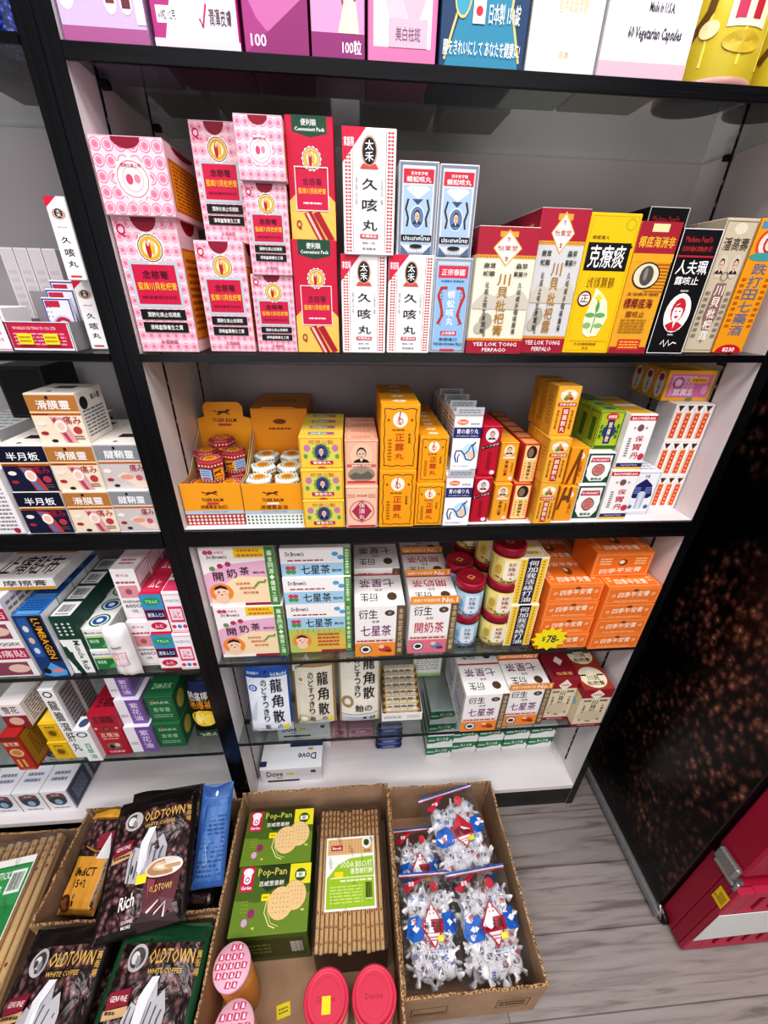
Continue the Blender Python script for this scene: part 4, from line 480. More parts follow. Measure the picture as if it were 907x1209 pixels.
G_ = '#f4f3f2'
def P(name, cat, desc, base, d, front, right=None, left=None, top=None, flap=None, lid=False):
    return dict(name=name, cat=cat, desc=desc, base=base, d=d, front=front, right=right, left=left, top=top, flap=flap, lid=lid)
PROD = {
 'pk_big': P('syrup_carton', 'box', 'large pink patterned syrup carton', '#f5d0da', .082, pk_front, pk_side, pk_side, pk_lid, lid=True),
 'pk_lie': P('syrup_carton', 'box', 'pink syrup carton lying with round medallion facing out', '#f5d0da', .12, pk_lid, pk_side, pk_side, lid=True),
 'pk_mid': P('syrup_carton', 'box', 'middle-sized pink patterned syrup carton', '#f5d0da', .06, pk_front, pk_side, pk_side, pk_lid, lid=True),
 'pk_small': P('syrup_carton', 'box', 'small pink patterned syrup carton', '#f5d0da', .053, pk_front, pk_side, pk_side, pk_lid, lid=True),
 'pk_slie': P('syrup_carton', 'box', 'small pink syrup carton lying with its medallion facing out', '#f5d0da', .09, pk_lid, pk_side, pk_side, lid=True),
 'cp': P('sachet_box', 'box', 'crimson and gold convenient-pack sachet box', '#c4173f', .05, lambda: [('P', [(0, 0), (0, .34), (.2, .42), (.8, .42), (1, .34), (1, 0)], '#ecc05e'), ('P', [(.14, 1), (.86, 1), (.86, .87), (.5, .84), (.14, .88)], '#1d4b33'), ('T', '便利裝', .33, .925, .65, .975, '#f2f4ee'), ('T', 'Convenient Pack', .2, .885, .82, .915, '#f2f4ee')] + medal(.52, .68, .2) + [('F', .14, .26, .86, .62, '#f0dce0', .02), ('R', .16, .27, .84, .54, PKR), ('T', '念慈菴', .3, .47, .72, .53, '#4a0a1c'), ('T', '蜜煉川貝枇杷膏', .2, .4, .8, .45, '#f5c531'), ('L', .3, .31, .7, .34, 1, '#f0dce0'), ('P', [(.3, .24), (.46, .26), (.78, .0), (.6, .0)], '#a8142c'), ('P', [(.5, .24), (.64, .26), (.96, .02), (.84, .0)], '#a8142c'), ('P', [(.34, .24), (.4, .245), (.7, .0), (.64, .0)], '#e8c0b0'), ('T', 'Q', .12, .1, .24, .18, '#8d1030')]),
 'jk': P('pill_box', 'box', 'white cough pill carton with red corner', G_, .045, jk_front),
 'jkb': P('pill_box', 'box', 'tall white cough pill carton with red corner', G_, .045, jk_front),
 'wg': P('pill_box', 'box', 'light blue carton with two red centipedes', '#c3ccd6', .045, wg_front),
 'th': P('pill_box', 'box', 'grey-framed blue carton with oval portrait', '#d3d6da', .045, th_front),
 'yl': P('syrup_carton', 'box', 'cream and maroon loquat syrup carton with mountain print', '#e9e1cd', .062, yl_front, yl_side, yl_side, lid=True),
 'ylb': P('syrup_carton', 'box', 'tall grey and maroon loquat syrup carton with mountain print', '#cfcfcd', .062, lambda: yl_front('露', 'PERPALO'), yl_side, yl_side, lid=True),
 'kt': P('syrup_carton', 'box', 'yellow cough remedy carton with black band and herb drawing', '#eebf12', .06, kt_front),
 'hd': P('syrup_carton', 'box', 'golden cough syrup carton with maroon top and coconut picture', '#e0a42e', .055, hd_front),
 'mp': P('syrup_carton', 'box', 'black cough syrup carton with red lady in white oval', '#101012', .055, mp_front),
 'pg': P('syrup_carton', 'box', 'beige loquat syrup carton with two portrait ovals', '#c8bba2', .05, pg_front),
 'td': P('liniment_carton', 'box', 'orange liniment carton with round red emblem', '#e79a1e', .05, td_front),
 'tbx': P('balm_carton', 'box', 'closed plain orange carton behind the balm displays', '#e2921c', .12, lambda: [('E', .5, .86, .12, .03, '#7a3a12', 10), ('L', .3, .76, .7, .8, 1, '#7a3a12')], None, None, lambda: [('T', 'TIGER BALM', .25, .4, .75, .55, '#a8601a')], lid=True),
 'hj': P('medicine_box', 'box', 'yellow-green medicine box with oval portrait of man', '#e8c64e', .0325, hj_front, None, None, hj_top, lid=True),
 'pc': P('pill_box', 'box', 'salmon pill box with portrait and landscape', '#eeb69a', .031, pc_front, None, None, lambda: [('F', .04, .1, .96, .9, '#c8745c', .02), ('L', .2, .3, .8, .7, 2, '#c8745c')], lid=True),
 'pcb': P('pill_box', 'box', 'salmon pill box with red diamond emblem', '#f0c2a8', .031, pcb_front, lid=True),
 'srb': P('pill_box', 'box', 'large orange pill box with wavy black border', '#eda21a', .07, sr_front, None, None, sr_top, lid=True),
 'srs': P('pill_box', 'box', 'small orange pill box with wavy black border', '#eda21a', .05, sr_front, None, None, sr_top, lid=True),
 'wi': P('stomach_pill_box', 'box', 'white stomach pill box with navy band', '#eceef0', .045, wi_front, lambda: [('R', .1, .2, .9, .6, '#8894c8'), ('L', .1, .62, .9, .9, 4, '#8a8c98')], lambda: [('R', .1, .2, .9, .6, '#8894c8'), ('L', .1, .62, .9, .9, 4, '#8a8c98')], lambda: [('L', .1, .2, .9, .8, 3, '#8a8c98')], flap=('hang_tab', '#c9cdd0')),
 'rd': P('pill_box', 'box', 'crimson pill box with white portrait disc', '#b81832', .05, rd_front),
 'om': P('pill_box', 'box', 'narrow orange pill box with portrait', '#e8a232', .045, om_front),
 'orr': P('pill_box', 'box', 'red-edged orange pill box with dark portrait', '#c8442a', .033, or_front, None, None, lambda: [('R', .1, .12, .9, .88, '#e8a868')]),
 'be': P('powder_box', 'box', 'amber box with white bee and flower print', '#e9ae3c', .029, be_front, None, lambda: [('F', .04, .03, .96, .97, '#c88a22', .02), ('L', .3, .2, .7, .8, 8, '#c88a22')]),
 'aa': P('pill_box', 'box', 'orange pill box marked with part of big brown letter', '#eb9f26', .05, lambda: aa_front(True)),
 'ru': P('medicated_oil_box', 'box', 'white box with dark green border and round emblem', '#eef0ec', .06, ru_front),
 'yg': P('powder_box', 'box', 'yellow-green box with navy label shield', '#a9bb2e', .031, yg_front, None, lambda: [('F', .05, .05, .95, .95, '#3a6a2a', .04), ('R', .3, .2, .7, .8, '#4a7a2e')], lambda: [('F', .05, .1, .95, .9, '#24461e', .03), ('R', .3, .3, .7, .7, '#4a6a9a')], lid=True),
 'bw': P('stomach_pill_box', 'box', 'white stomach powder box with red characters', '#f3f1ee', .06, bw_front, lambda: [('R', .1, .15, .9, .85, '#3a3f58'), ('L', .2, .2, .8, .8, 8, '#dfe3ea')], None, lambda: [('R', .05, .1, .95, .9, '#e4b23a')], lid=True),
 'nv': P('powder_box', 'box', 'white box with navy bottle picture', '#eff0f2', .06, nv_front, None, None, lambda: [('L', .1, .1, .9, .9, 4, '#b0b4c4')], lid=True),
 'pt': P('capsule_packet', 'packet', 'white packet of four orange tubes', '#f4efec', .045, pt_front),
 'wb': P('powder_box', 'box', 'pink and gold powder box', '#e0a42e', .03, wb_front, None, wb_left, lambda: [('L', .1, .2, .9, .8, 2, '#b8742a')]),
 'hn': P('tea_box', 'box', 'pink baby milk-tea box with green edge', '#f7f1ee', .1, hn_front, lambda: [('R', 0, 0, 1, 1, '#cfcac2'), ('L', .1, .1, .9, .9, 8, '#8a867e')]),
 'qx': P('tea_box', 'box', 'blue and white baby tea box with baby picture', '#f4f2f0', .1, qx_front, lambda: [('R', 0, 0, 1, 1, '#bfc4b2')]),
 'ys': P('tea_box', 'box', 'white herbal tea box with purple characters', '#f3f1ee', .1, ys_front, None, None, ys_top, lid=True),
 'hk': P('tea_box', 'box', 'white milk tea box with pink base', '#f3f1ee', .085, lambda: ys_front('開奶茶', '#e2788a', '#c22a44', '#6a8ac0'), None, None, lambda: ys_top('開奶茶', '#c22a44'), flap=('display_flap', None), lid=True),
 'hw': P('balm_box', 'box', 'yellow balm box with navy centre stripe', '#f2ecd8', .062, hw_front, None, lambda: [('D', .1, .04, .9, .96, 3, 14, .04, '#c8a03a')], hw_top, lid=True),
 'sj': P('balm_box', 'box', 'orange balm box with white slanting characters', SJ, .084, sj_front, None, None, sj_top, lid=True),
 'sjt': P('balm_box', 'box', 'thicker orange balm box with white characters', SJ, .08, lambda: [('F', .03, .08, .97, .92, '#f8d2a4', .006), ('T', '四季平安膏', .14, .14, .86, .34, '#fdf2df', (.08,)), ('E', .5, .6, .08, .14, '#8a4a1c', 10), ('E', .48, .62, .05, .08, '#f0e4d4', 8), ('L', .1, .5, .3, .8, 3, '#fbd6a6'), ('L', .7, .5, .9, .8, 3, '#fbd6a6')], None, None, sj_top, lid=True),
 'ye': P('tea_box', 'box', 'white herbal tea box with orange base', '#f3f1ee', .088, ys_front, None, lambda: [('L', .1, .1, .9, .9, 8, '#9a94a0'), ('R', .2, .3, .8, .5, '#a8b4d8')], ys_top, lid=True),
 'yef': P('tea_box', 'box', 'white herbal tea box with orange base', '#f3f1ee', .088, ys_front, None, None, ys_top, flap=('display_flap', None), lid=True),
 'rb': P('syrup_carton', 'box', 'maroon and cream loquat syrup carton', '#8e2434', .078, rb_front, yl_side, yl_side, rb_top, lid=True),
 'rb2': P('syrup_carton', 'box', 'cream loquat syrup carton with oval lid label', '#a8402c', .068, rb_front, yl_side, lambda: [('R', 0, 0, 1, 1, '#e4d9bd'), ('R', 0, .82, 1, 1, '#9a2434'), ('R', 0, 0, 1, .06, '#9a2434'), ('E', .5, .55, .34, .12, '#9ac0dc'), ('R', .2, .66, .8, .78, '#d8c84a')], rb2_top, lid=True),
 'dg': P('toothpaste_box', 'box', 'green and white toothpaste box', '#f3f6f3', .12, dg_front, None, lambda: [('R', 0, .3, 1, .9, '#2a7a54')]),
 'dv': P('soap_box', 'box', 'white soap box with navy stripe', '#eeeef0', .075, dv_front, None, None, dv_top, lid=True),
 'lj': P('pill_box', 'box', 'narrow white pill carton with red corner', G_, .055, jk_narrow, None, lambda: [('D', .05, .02, .3, .98, 2, 34, .03, '#d5586a')]),
 'kn': P('patch_box', 'box', 'patch box', '#f0e8de', .068, None),
 'lum': P('patch_box', 'box', 'long blue back-pain patch box with black panel', '#e8eaee', .047, lum_front, None, None, lum_top, lid=True),
 'mr': P('muscle_cream_box', 'box', 'white and dark green muscle cream box', '#1b4236', .047, mr_front, mr_side, None, mr_top, lid=True),
 'mt': P('ointment_box', 'box', 'white ointment box with green band', '#f1f2f0', .045, mt_front, None, None, mt_top, lid=True),
 'gs': P('baby_oil_box', 'box', 'white and pink baby oil box', '#f4f0f0', .05, gs_front, lambda: [('F', .04, .04, .96, .96, '#a04a62', .03), ('R', .1, .3, .9, .7, '#c08a9a')], None, lambda: [('L', .2, .3, .8, .7, 2, '#b84a62')], lid=True),
 'mu': P('itch_lotion_box', 'box', 'itch lotion box with blue, navy and red panels', '#c9284c', .06, mu_front, None, None, lambda: [('R', .1, .1, .9, .9, '#d8365a'), ('T', 'ムヒ', .25, .3, .75, .7, '#fff')], lid=True),
 'mw': P('itch_lotion_box', 'box', 'white itch lotion box with pink square', '#f6f2f3', .06, mw_front, None, None, lambda: [('R', .05, .05, .95, .6, '#e0466e'), ('L', .1, .7, .9, .9, 1, '#5a7a9a')], lid=True),
 'ly': P('soap_box', 'box', 'bright yellow soap box', '#ecc326', .06, ly_front, None, None, lambda: [('R', .1, .1, .9, .9, '#f2d24a')]),
 'wf': P('pill_box', 'box', 'tall white pill box with black vertical characters', '#f2f2f2', .1, wf_front, wf_side, None, None),
 'wgs': P('medicated_oil_box', 'box', 'small white medicated oil box with green characters', '#edf0ee', .035, wgs_front, None, None, lambda: [('E', .5, .5, .3, .3, '#4a5a7a')]),
 'wl': P('medicated_oil_box', 'box', 'crimson medicated oil box with brown medallion', '#b0203a', .06, wl_front, None, None, lambda: [('T', '五福臨', .15, .3, .85, .7, '#2a1216')], lid=True),
 'pu': P('medicated_oil_box', 'box', 'white and purple medicated oil box', '#e6e2ec', .06, pu_front, lambda: [('R', 0, 0, 1, 1, '#9a88b4'), ('L', .1, .2, .9, .8, 5, '#6a5688')], None, None, lid=True),
 'gr': P('ointment_box', 'box', 'dark green ointment box', '#2a6a44', .06, gr_front, lambda: [('F', .05, .05, .95, .95, '#1b4a30', .03), ('E', .5, .5, .3, .3, '#c8b84a', 10)], None, lambda: [('T', 'ZAM-BUK', .15, .35, .85, .6, '#a8d0ac')], lid=True),
 'rc': P('skin_cream_box', 'box', 'red and brown box with biscuit-like round picture', '#b5302c', .1, rc_front, lambda: [('R', .06, .06, .94, .94, '#b0862a'), ('L', .2, .2, .8, .8, 8, '#7a5a1c')]),
 'emb': P('tonic_box', 'box', 'white and navy box with dark emblem', '#eeeef2', .08, emb_front, emb_side, emb_side, lambda: [('L', .2, .3, .8, .7, 2, '#8a8aa0')], lid=True),
}
MESHES = {}
def carton_meshes(key, w, h, d, front=None):
    q = PROD[key]; ck = (key, round(w, 4), round(h, 4), round(d, 4), front)
    if ck in MESHES: return MESHES[ck]
    lid = .0009 if q['lid'] else 0
    b = B(); b.box((-w/2, 0, 0), (w/2, d, h - lid), ink(q['base']), .0009)
    st = .000045
    F = (FRONTS[front] if front else q['front'])
    if F: b.art(F(), lambda u, v, z: (-w/2 + w*u, -z, h*v*(1-lid/h)), w, h, st)
    if q['right']: b.art(q['right'](), lambda u, v, z: (w/2 + z, d*u, h*v*(1-lid/h)), d, h, st)
    if q['left']: b.art(q['left'](), lambda u, v, z: (-w/2 - z, d*(1-u), h*v*(1-lid/h)), d, h, st)
    out = [('body', b.mesh(q['name']))]
    if lid:
        t = B(); t.box((-w/2 + .0002, .0002, h - lid), (w/2 - .0002, d - .0002, h - .0001), ink(q['base']), .0004)
        if q['top']: t.art(q['top'](), lambda u, v, z: (-w/2 + w*u, d*v, h - .0001 + z), w, d, .00003)
        out.append(('top_flap', t.mesh('top_flap')))
    elif q['top']:
        b2 = b  # printed straight on the board
        b = B(); b.v, b.f, b.mi, b.m, b.sm = b2.v, b2.f, b2.mi, b2.m, b2.sm
        b.art(q['top'](), lambda u, v, z: (-w/2 + w*u, d*v, h + z), w, d, .00003)
        out[0] = ('body', b.mesh(q['name']))
    if q['flap']:
        t = B()
        if q['flap'][0] == 'hang_tab':
            t.box((-w/2, .001, h*.93), (w/2, .0016, h*1.0), ink('#dfe2e4'), .0002)
            t.box((-w/2, -.002, h), (w/2, -.0012, h + .012), ink('#b9bec2'), .0002)
            t.art([('L', .1, .2, .9, .8, 2, '#7a7f84')], lambda u, v, z: (-w/2 + w*u, -.002 - z, h + .012*v), w, .012)
        else:
            t.box((-w/2, -.0012, h - .004), (w/2, -.0004, h + .016), ink('#ee9a3a'), .0002)
            t.art(no1(), lambda u, v, z: (-w/2 + w*u, -.0012 - z, h - .004 + .02*v), w, .02)
        out.append((q['flap'][0], t.mesh(q['flap'][0])))
    MESHES[ck] = out
    return out
LABELS = []
def carton(key, w, h, d, loc, label, group=None, rot=0, front=None, tilt=0):
    """one box: body mesh with its printed faces, top flap and tabs as children; loc is the middle of its bottom front edge"""
    q = PROD[key]; ms = carton_meshes(key, w, h, d, front)
    o = link(q['name'], ms[0][1], None, loc, (tilt, 0, rot))
    for nm, me in ms[1:]: link(nm, me, o)
    tag(o, label, q['cat'], group or (q['name'].replace('_', ' ') + 's on the shelves'))
    LABELS.append(label)
    return o

# ------------------------------------------------------------------ setting
b = B(); b.box((-3, -3, -.05), (3, 2.5, 0), FLOOR, .001); tag(b.obj('floor'), kind='structure')
def f_wall(nt, bs, a='#8c8587', c='#9a9395'):
    n = nt.nodes.new('ShaderNodeTexNoise'); n.inputs['Scale'].default_value = 3; r = ramp(nt, [(.3, a), (.7, c)]); nt.links.new(n.outputs['Fac'], r.inputs[0]); nt.links.new(r.outputs[0], bs.inputs['Base Color']); bs.inputs['Roughness'].default_value = .8
b = B(); b.box((-3, .36, 0), (3, .42, 2.7), nodemat('painted_wall', f_wall), .001); tag(b.obj('wall_back'), kind='structure')

# ------------------------------------------------------------------ shelving units
DP = .27
SHADEDP = nodemat('shaded_white_laminate', lambda nt, bs: f_wall(nt, bs, '#a29a9c', '#b2aaac'))  # upper back panels: white laminate with the shade between shelves put into its colour
def shelf_unit(name, x0, x1, spec, label, tilt_z=None):
    """x0, x1: inner faces of the side panels"""
    r = empty(name, ((x0 + x1)/2, 0, 0)); tag(r, label, 'shelving unit'); ox = (x0 + x1)/2
    def part(nm, bb, par=r): return link(nm, bb.mesh(nm), par)
    for xa, xb in ((x0 - .0188, x0), (x1, x1 + .0188)):
        bb = B(); bb.box((xa - ox, .0, 0), (xb - ox, DP + .012, 2.1), WHITE, .0005, {'-y': BLACK, '+x' if xa >= x1 else '-x': BLACK}); bb.box((xa - ox, -.0012, 0), (xb - ox, 0.0006, 2.1), BLACK, .0003); sp = part('side_panel', bb)
        inner = xb - ox if xa < x0 else xa - ox; sg = 1 if xa < x0 else -1
        for yy in (.062, .205):
            s_ = B(); s_.box((min(inner, inner + sg*.0012), yy - .0024, .12), (max(inner, inner + sg*.0012), yy + .0024, 2.05), DARK, .0002)
            for k in range(60): s_.box((min(inner, inner + sg*.0016), yy - .0015, .15 + k*.03), (max(inner, inner + sg*.0016), yy + .0015, .156 + k*.03), METAL, .0001)
            part('slotted_strip', s_, sp)
    for za, zb_, m_ in ((.0, .64, WHITE), (.6405, 1.2, SHADEDP), (1.2005, 2.1, SHADEDP)):
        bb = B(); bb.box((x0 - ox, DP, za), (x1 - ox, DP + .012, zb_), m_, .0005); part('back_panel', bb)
    for kind, z, th in spec:
        if kind == 'glass' or kind == 'clear':
            bb = B(); bb.box((x0 + .001 - ox, .0 if kind == 'clear' else .002, z - .0075), (x1 - .001 - ox, DP - .004, z), GLASS, .0006); s_ = part('glass_shelf', bb)
            fe = B(); fe.box((x0 + .0006 - ox, -.003, z - th), (x1 - .0006 - ox, .0018 if kind == 'glass' else -.0001, z - .0002), BLACK if kind == 'glass' else ink('#1c2322', .2), .0004); part('shelf_edge', fe, s_)
            for xx in (x0 + .002, x1 - .012):
                for yy in (.062, .205):
                    k = B(); k.box((xx - ox, yy - .005, z - .0155), (xx + .01 - ox, yy + .005, z - .0077), DARK, .0006); part('shelf_support', k)
            if tilt_z and abs(z - tilt_z) < .001: s_.rotation_euler = (0, -math.atan(.0095), 0); s_.location = (0, 0, z*(1 - math.cos(math.atan(.0095))) + .0043); s_.location.x = math.sin(math.atan(.0095))*z
        elif kind == 'board':
            bb = B(); bb.box((x0 - ox, .002, z - th), (x1 - ox, DP, z), WHITE, .0005); s_ = part('board_shelf', bb)
            fe = B(); fe.box((x0 - ox, -.004, z - th - .001), (x1 - ox, .002, z - .0015), BLACK, .0006); part('shelf_edge', fe, s_)
        else:
            bb = B(); bb.box((x0 - ox, .0, z - .018), (x1 - ox, DP, z), WHITE, .0008); s_ = part('base_shelf', bb)
            pl = B(); pl.box((x0 - .0185 - ox, .0015, .0), (x1 + .0185 - ox, .014, z - .0185), BLACK, .0006); part('plinth', pl)
    return r
ZA, ZB, ZC, ZD, ZE, ZF = 1.5455, 1.2535, .978, .6564, .3858, .1
shelf_unit('shelving_unit', 0, .9, [('glass', ZA, .014), ('glass', ZB, .0105), ('board', ZC, .032), ('clear', ZD, .008), ('clear', ZE, .008), ('base', ZF, 0)], 'white shelving unit with black posts and glass shelves, beside the machine', ZB)
shelf_unit('shelving_unit', -.94, -.038, [('glass', 1.549, .009), ('glass', 1.2535, .0105), ('board', .976, .032), ('clear', .640, .008), ('clear', .357, .008), ('base', .1, 0)], 'white shelving unit holding patches and ointments, partly cut off by the frame')

# ------------------------------------------------------------------ boxes on the shelves
FRONTS = {
 'navy': lambda: kn_front('半月板', '#191f3f', '#14182f', '#fff', '#b84a50', '#4a7fb0'),
 'amber': lambda: kn_front('滑膜靈', '#ecdcc4', '#b47a3e', '#fff', '#d8a0a4', '#b0485a'),
 'grey': kg_front, 'qhalf': lambda: qx_front(True), 'aa_low': lambda: aa_front(False)}
PROD['kn']['right'] = kn_side; PROD['kn']['top'] = kn_top; PROD['kn']['lid'] = True; PROD['kn']['left'] = lambda: [('L', .1, .1, .9, .9, 8, '#8a8a92')]
ORD = ['', 'second', 'third', 'fourth', 'fifth', 'sixth', 'seventh']
# name: (where, front variant, hidden rows behind, what the rows are called)
I = {
 'pk_l': ('bottom of the stack at the shelf end',), 'pk_l2': ('topmost beside the post',),
 'pk_m': ('second stack from the end, lower one',), 'pk_m2': ('second stack from the end, upper one',),
 'pk_s': ('bottom of the third stack',), 'pk_s2': ('middle of the third stack',), 'pk_s3': ('top of the third stack',),
 'cp': ('lower of the two stacked',), 'cp2': ('upper of the two stacked',),
 'jk1': ('under the tall one',), 'jk2': ('under the grey portrait carton',), 'jk3': ('standing on a shorter one',),
 'wg': ('standing directly on the shelf',), 'th1': ('beside the tall white cough pill carton',), 'th2': ('on the blue centipede carton',),
 'yl1': ('front of its row', None, 2), 'yl2': ('front of its row', None, 2), 'kt': ('between maroon and golden cartons',), 'hd': ('beside the yellow carton',),
 'mp': ('frontmost, beside the golden carton', None, 0), 'pg': ('front of its row', None, 1), 'td': ('against the end panel',), 'bk': ('peeking over the golden carton',),
 'tbx': ('against the back panel',), 'hj1': ('bottom of the stack',), 'hj2': ('middle of the stack', None, 0), 'hj3': ('top of the stack, frontmost', None, 3),
 'pc1': ('below the portrait boxes',), 'pc2': ('frontmost of the upper row', None, 3), 'sr1': ('lower one',), 'sr2': ('upper one, frontmost', None, 1),
 'ss1': ('lower tier',), 'ss2': ('upper tier, frontmost', None, 3), 'wi1': ('lower tier',), 'wi2': ('upper tier, frontmost', None, 3),
 'rd1': ('lower one',), 'rd2': ('upper one, frontmost', None, 1), 'om1': ('lower one',), 'om2': ('upper one, frontmost', None, 2), 'or1': ('lower one',), 'or2': ('upper one, frontmost', None, 5),
 'be1': ('bottom of three',), 'be2': ('middle of three',), 'be3': ('top of three, frontmost', None, 2), 'aa1': ('lower of the pair', 'aa_low'), 'aa2': ('upper of the pair',),
 'ru1': ('on the shelf board',), 'ru2': ('under the yellow-green boxes',), 'yg': ('frontmost of its row', None, 3), 'bw1': ('lower one',), 'bw2': ('upper one, frontmost', None, 1), 'nv1': ('beside the red-lettered stomach powder box',),
 'pt1': ('bottom of three tiers',), 'pt2': ('middle of three tiers',), 'pt3': ('top tier under the pink box',), 'wb': ('frontmost on the packets', None, 2),
 'hn1': ('lower of two',), 'hn2': ('upper of two',), 'qx1': ('standing on the glass',), 'ys1': ('front one under the upside-down lettering', None, 0), 'hk1': ('frontmost with orange flap', None, 2),
 'hw1': ('lower of the pair',), 'hw2': ('upper of the pair',),
 'sj1': ('behind the price star',), 'sj2': ('second tier, next to the navy stripe boxes',), 'sj3': ('third tier, next to the navy stripe boxes',), 'sj4': ('fourth tier, under the thicker one', None, 1),
 'sk1': ('bottom tier, by the end panel',), 'sk2': ('second tier, by the end panel',), 'sk3': ('third tier, by the end panel',), 'sk4': ('fourth tier, by the end panel',), 'sjt': ('alone on top of the stack',),
 'ye1': ('beside the toothpaste boxes', None, 1), 'ye2': ('with an orange strip, next to maroon carton', None, 1), 'rb1': ('frontmost, beside the tea box', None, 1), 'rb2': ('overhanging', None, 1),
 'lj1': ('lower one beside the post',), 'lj2': ('upper one beside the post',),
 'kn1': ('navy with knee picture, bottom tier', 'navy'), 'kn2': ('navy with knee picture, upper tier', 'navy', 2), 'ko1': ('amber with leg picture, bottom tier', 'amber'), 'ko2': ('amber with leg picture, second tier', 'amber', 1),
 'ko3': ('amber with leg picture, alone on top', 'amber'), 'kg1': ('grey with hand picture, bottom tier', 'grey'), 'kg2': ('grey with hand picture, upper tier', 'grey', 2),
 'lum': ('frontmost of its row', None, 3), 'mr': ('frontmost of its row', None, 3), 'mt1': ('lower one',), 'mt2': ('upper one, frontmost', None, 2), 'gs1': ('lower one',), 'gs2': ('upper one, frontmost', None, 2),
 'mu1': ('lower one',), 'mu2': ('upper one, frontmost', None, 1), 'mw1': ('lower one by the post',), 'mw2': ('upper one by the post', None, 1),
 'ly1': ('lower of the pair',), 'ly2': ('upper of the pair',), 'wf': ('behind the small green-lettered one',), 'wg1': ('at the glass edge',), 'wl': ('between white and purple boxes', None, 1),
 'pu1': ('lowest step of the pile',), 'pu2': ('middle step of the pile',), 'pu3': ('top step of the pile',), 'gr1': ('lower one',), 'gr2': ('upper one, frontmost', None, 2), 'rc': ('at the glass edge',),
}
PMAP = {'pk_l': 'pk_big', 'pk_l2': 'pk_lie', 'pk_m': 'pk_mid', 'pk_m2': 'pk_mid', 'pk_s': 'pk_small', 'pk_s2': 'pk_small', 'pk_s3': 'pk_slie', 'cp2': 'cp', 'jk1': 'jk', 'jk2': 'jk', 'jk3': 'jkb', 'th1': 'th', 'th2': 'th', 'yl1': 'yl', 'yl2': 'ylb', 'bk': 'mp', 'hj1': 'hj', 'hj2': 'hj', 'hj3': 'hj', 'pc1': 'pcb', 'pc2': 'pc', 'sr1': 'srb', 'sr2': 'srb', 'ss1': 'srs', 'ss2': 'srs', 'wi1': 'wi', 'wi2': 'wi', 'rd1': 'rd', 'rd2': 'rd', 'om1': 'om', 'om2': 'om', 'or1': 'orr', 'or2': 'orr', 'be1': 'be', 'be2': 'be', 'be3': 'be', 'aa1': 'aa', 'aa2': 'aa', 'ru1': 'ru', 'ru2': 'ru', 'bw1': 'bw', 'bw2': 'bw', 'nv1': 'nv', 'pt1': 'pt', 'pt2': 'pt', 'pt3': 'pt', 'hn1': 'hn', 'hn2': 'hn', 'qx1': 'qx', 'ys1': 'ys', 'hk1': 'hk', 'hw1': 'hw', 'hw2': 'hw', 'sj1': 'sj', 'sj2': 'sj', 'sj3': 'sj', 'sj4': 'sj', 'sk1': 'sj', 'sk2': 'sj', 'sk3': 'sj', 'sk4': 'sj', 'ye1': 'ye', 'ye2': 'yef', 'rb1': 'rb', 'lj1': 'lj', 'lj2': 'lj', 'kn1': 'kn', 'kn2': 'kn', 'ko1': 'kn', 'ko2': 'kn', 'ko3': 'kn', 'kg1': 'kn', 'kg2': 'kn', 'mt1': 'mt', 'mt2': 'mt', 'gs1': 'gs', 'gs2': 'gs', 'mu1': 'mu', 'mu2': 'mu', 'mw1': 'mw', 'mw2': 'mw', 'ly1': 'ly', 'ly2': 'ly', 'wg1': 'wgs', 'pu1': 'pu', 'pu2': 'pu', 'pu3': 'pu', 'gr1': 'gr', 'gr2': 'gr'}
SUPPORT = {'hj3': ['hj1', 'hj2'], 'pc2': ['pc1'], 'sr2': ['sr1'], 'ss2': ['ss1'], 'wi2': ['wi1'], 'rd2': ['rd1'], 'om2': ['om1'], 'or2': ['or1'], 'be3': ['be1', 'be2'], 'yg': ['ru1', 'ru2'], 'bw2': ['bw1'], 'wb': [], 'sj4': ['sj1', 'sj2', 'sj3'], 'kn2': ['kn1'], 'ko2': ['ko1'], 'kg2': ['kg1'], 'mt2': ['mt1'], 'gs2': ['gs1'], 'mu2': ['mu1'], 'mw2': ['mw1'], 'gr2': ['gr1']}
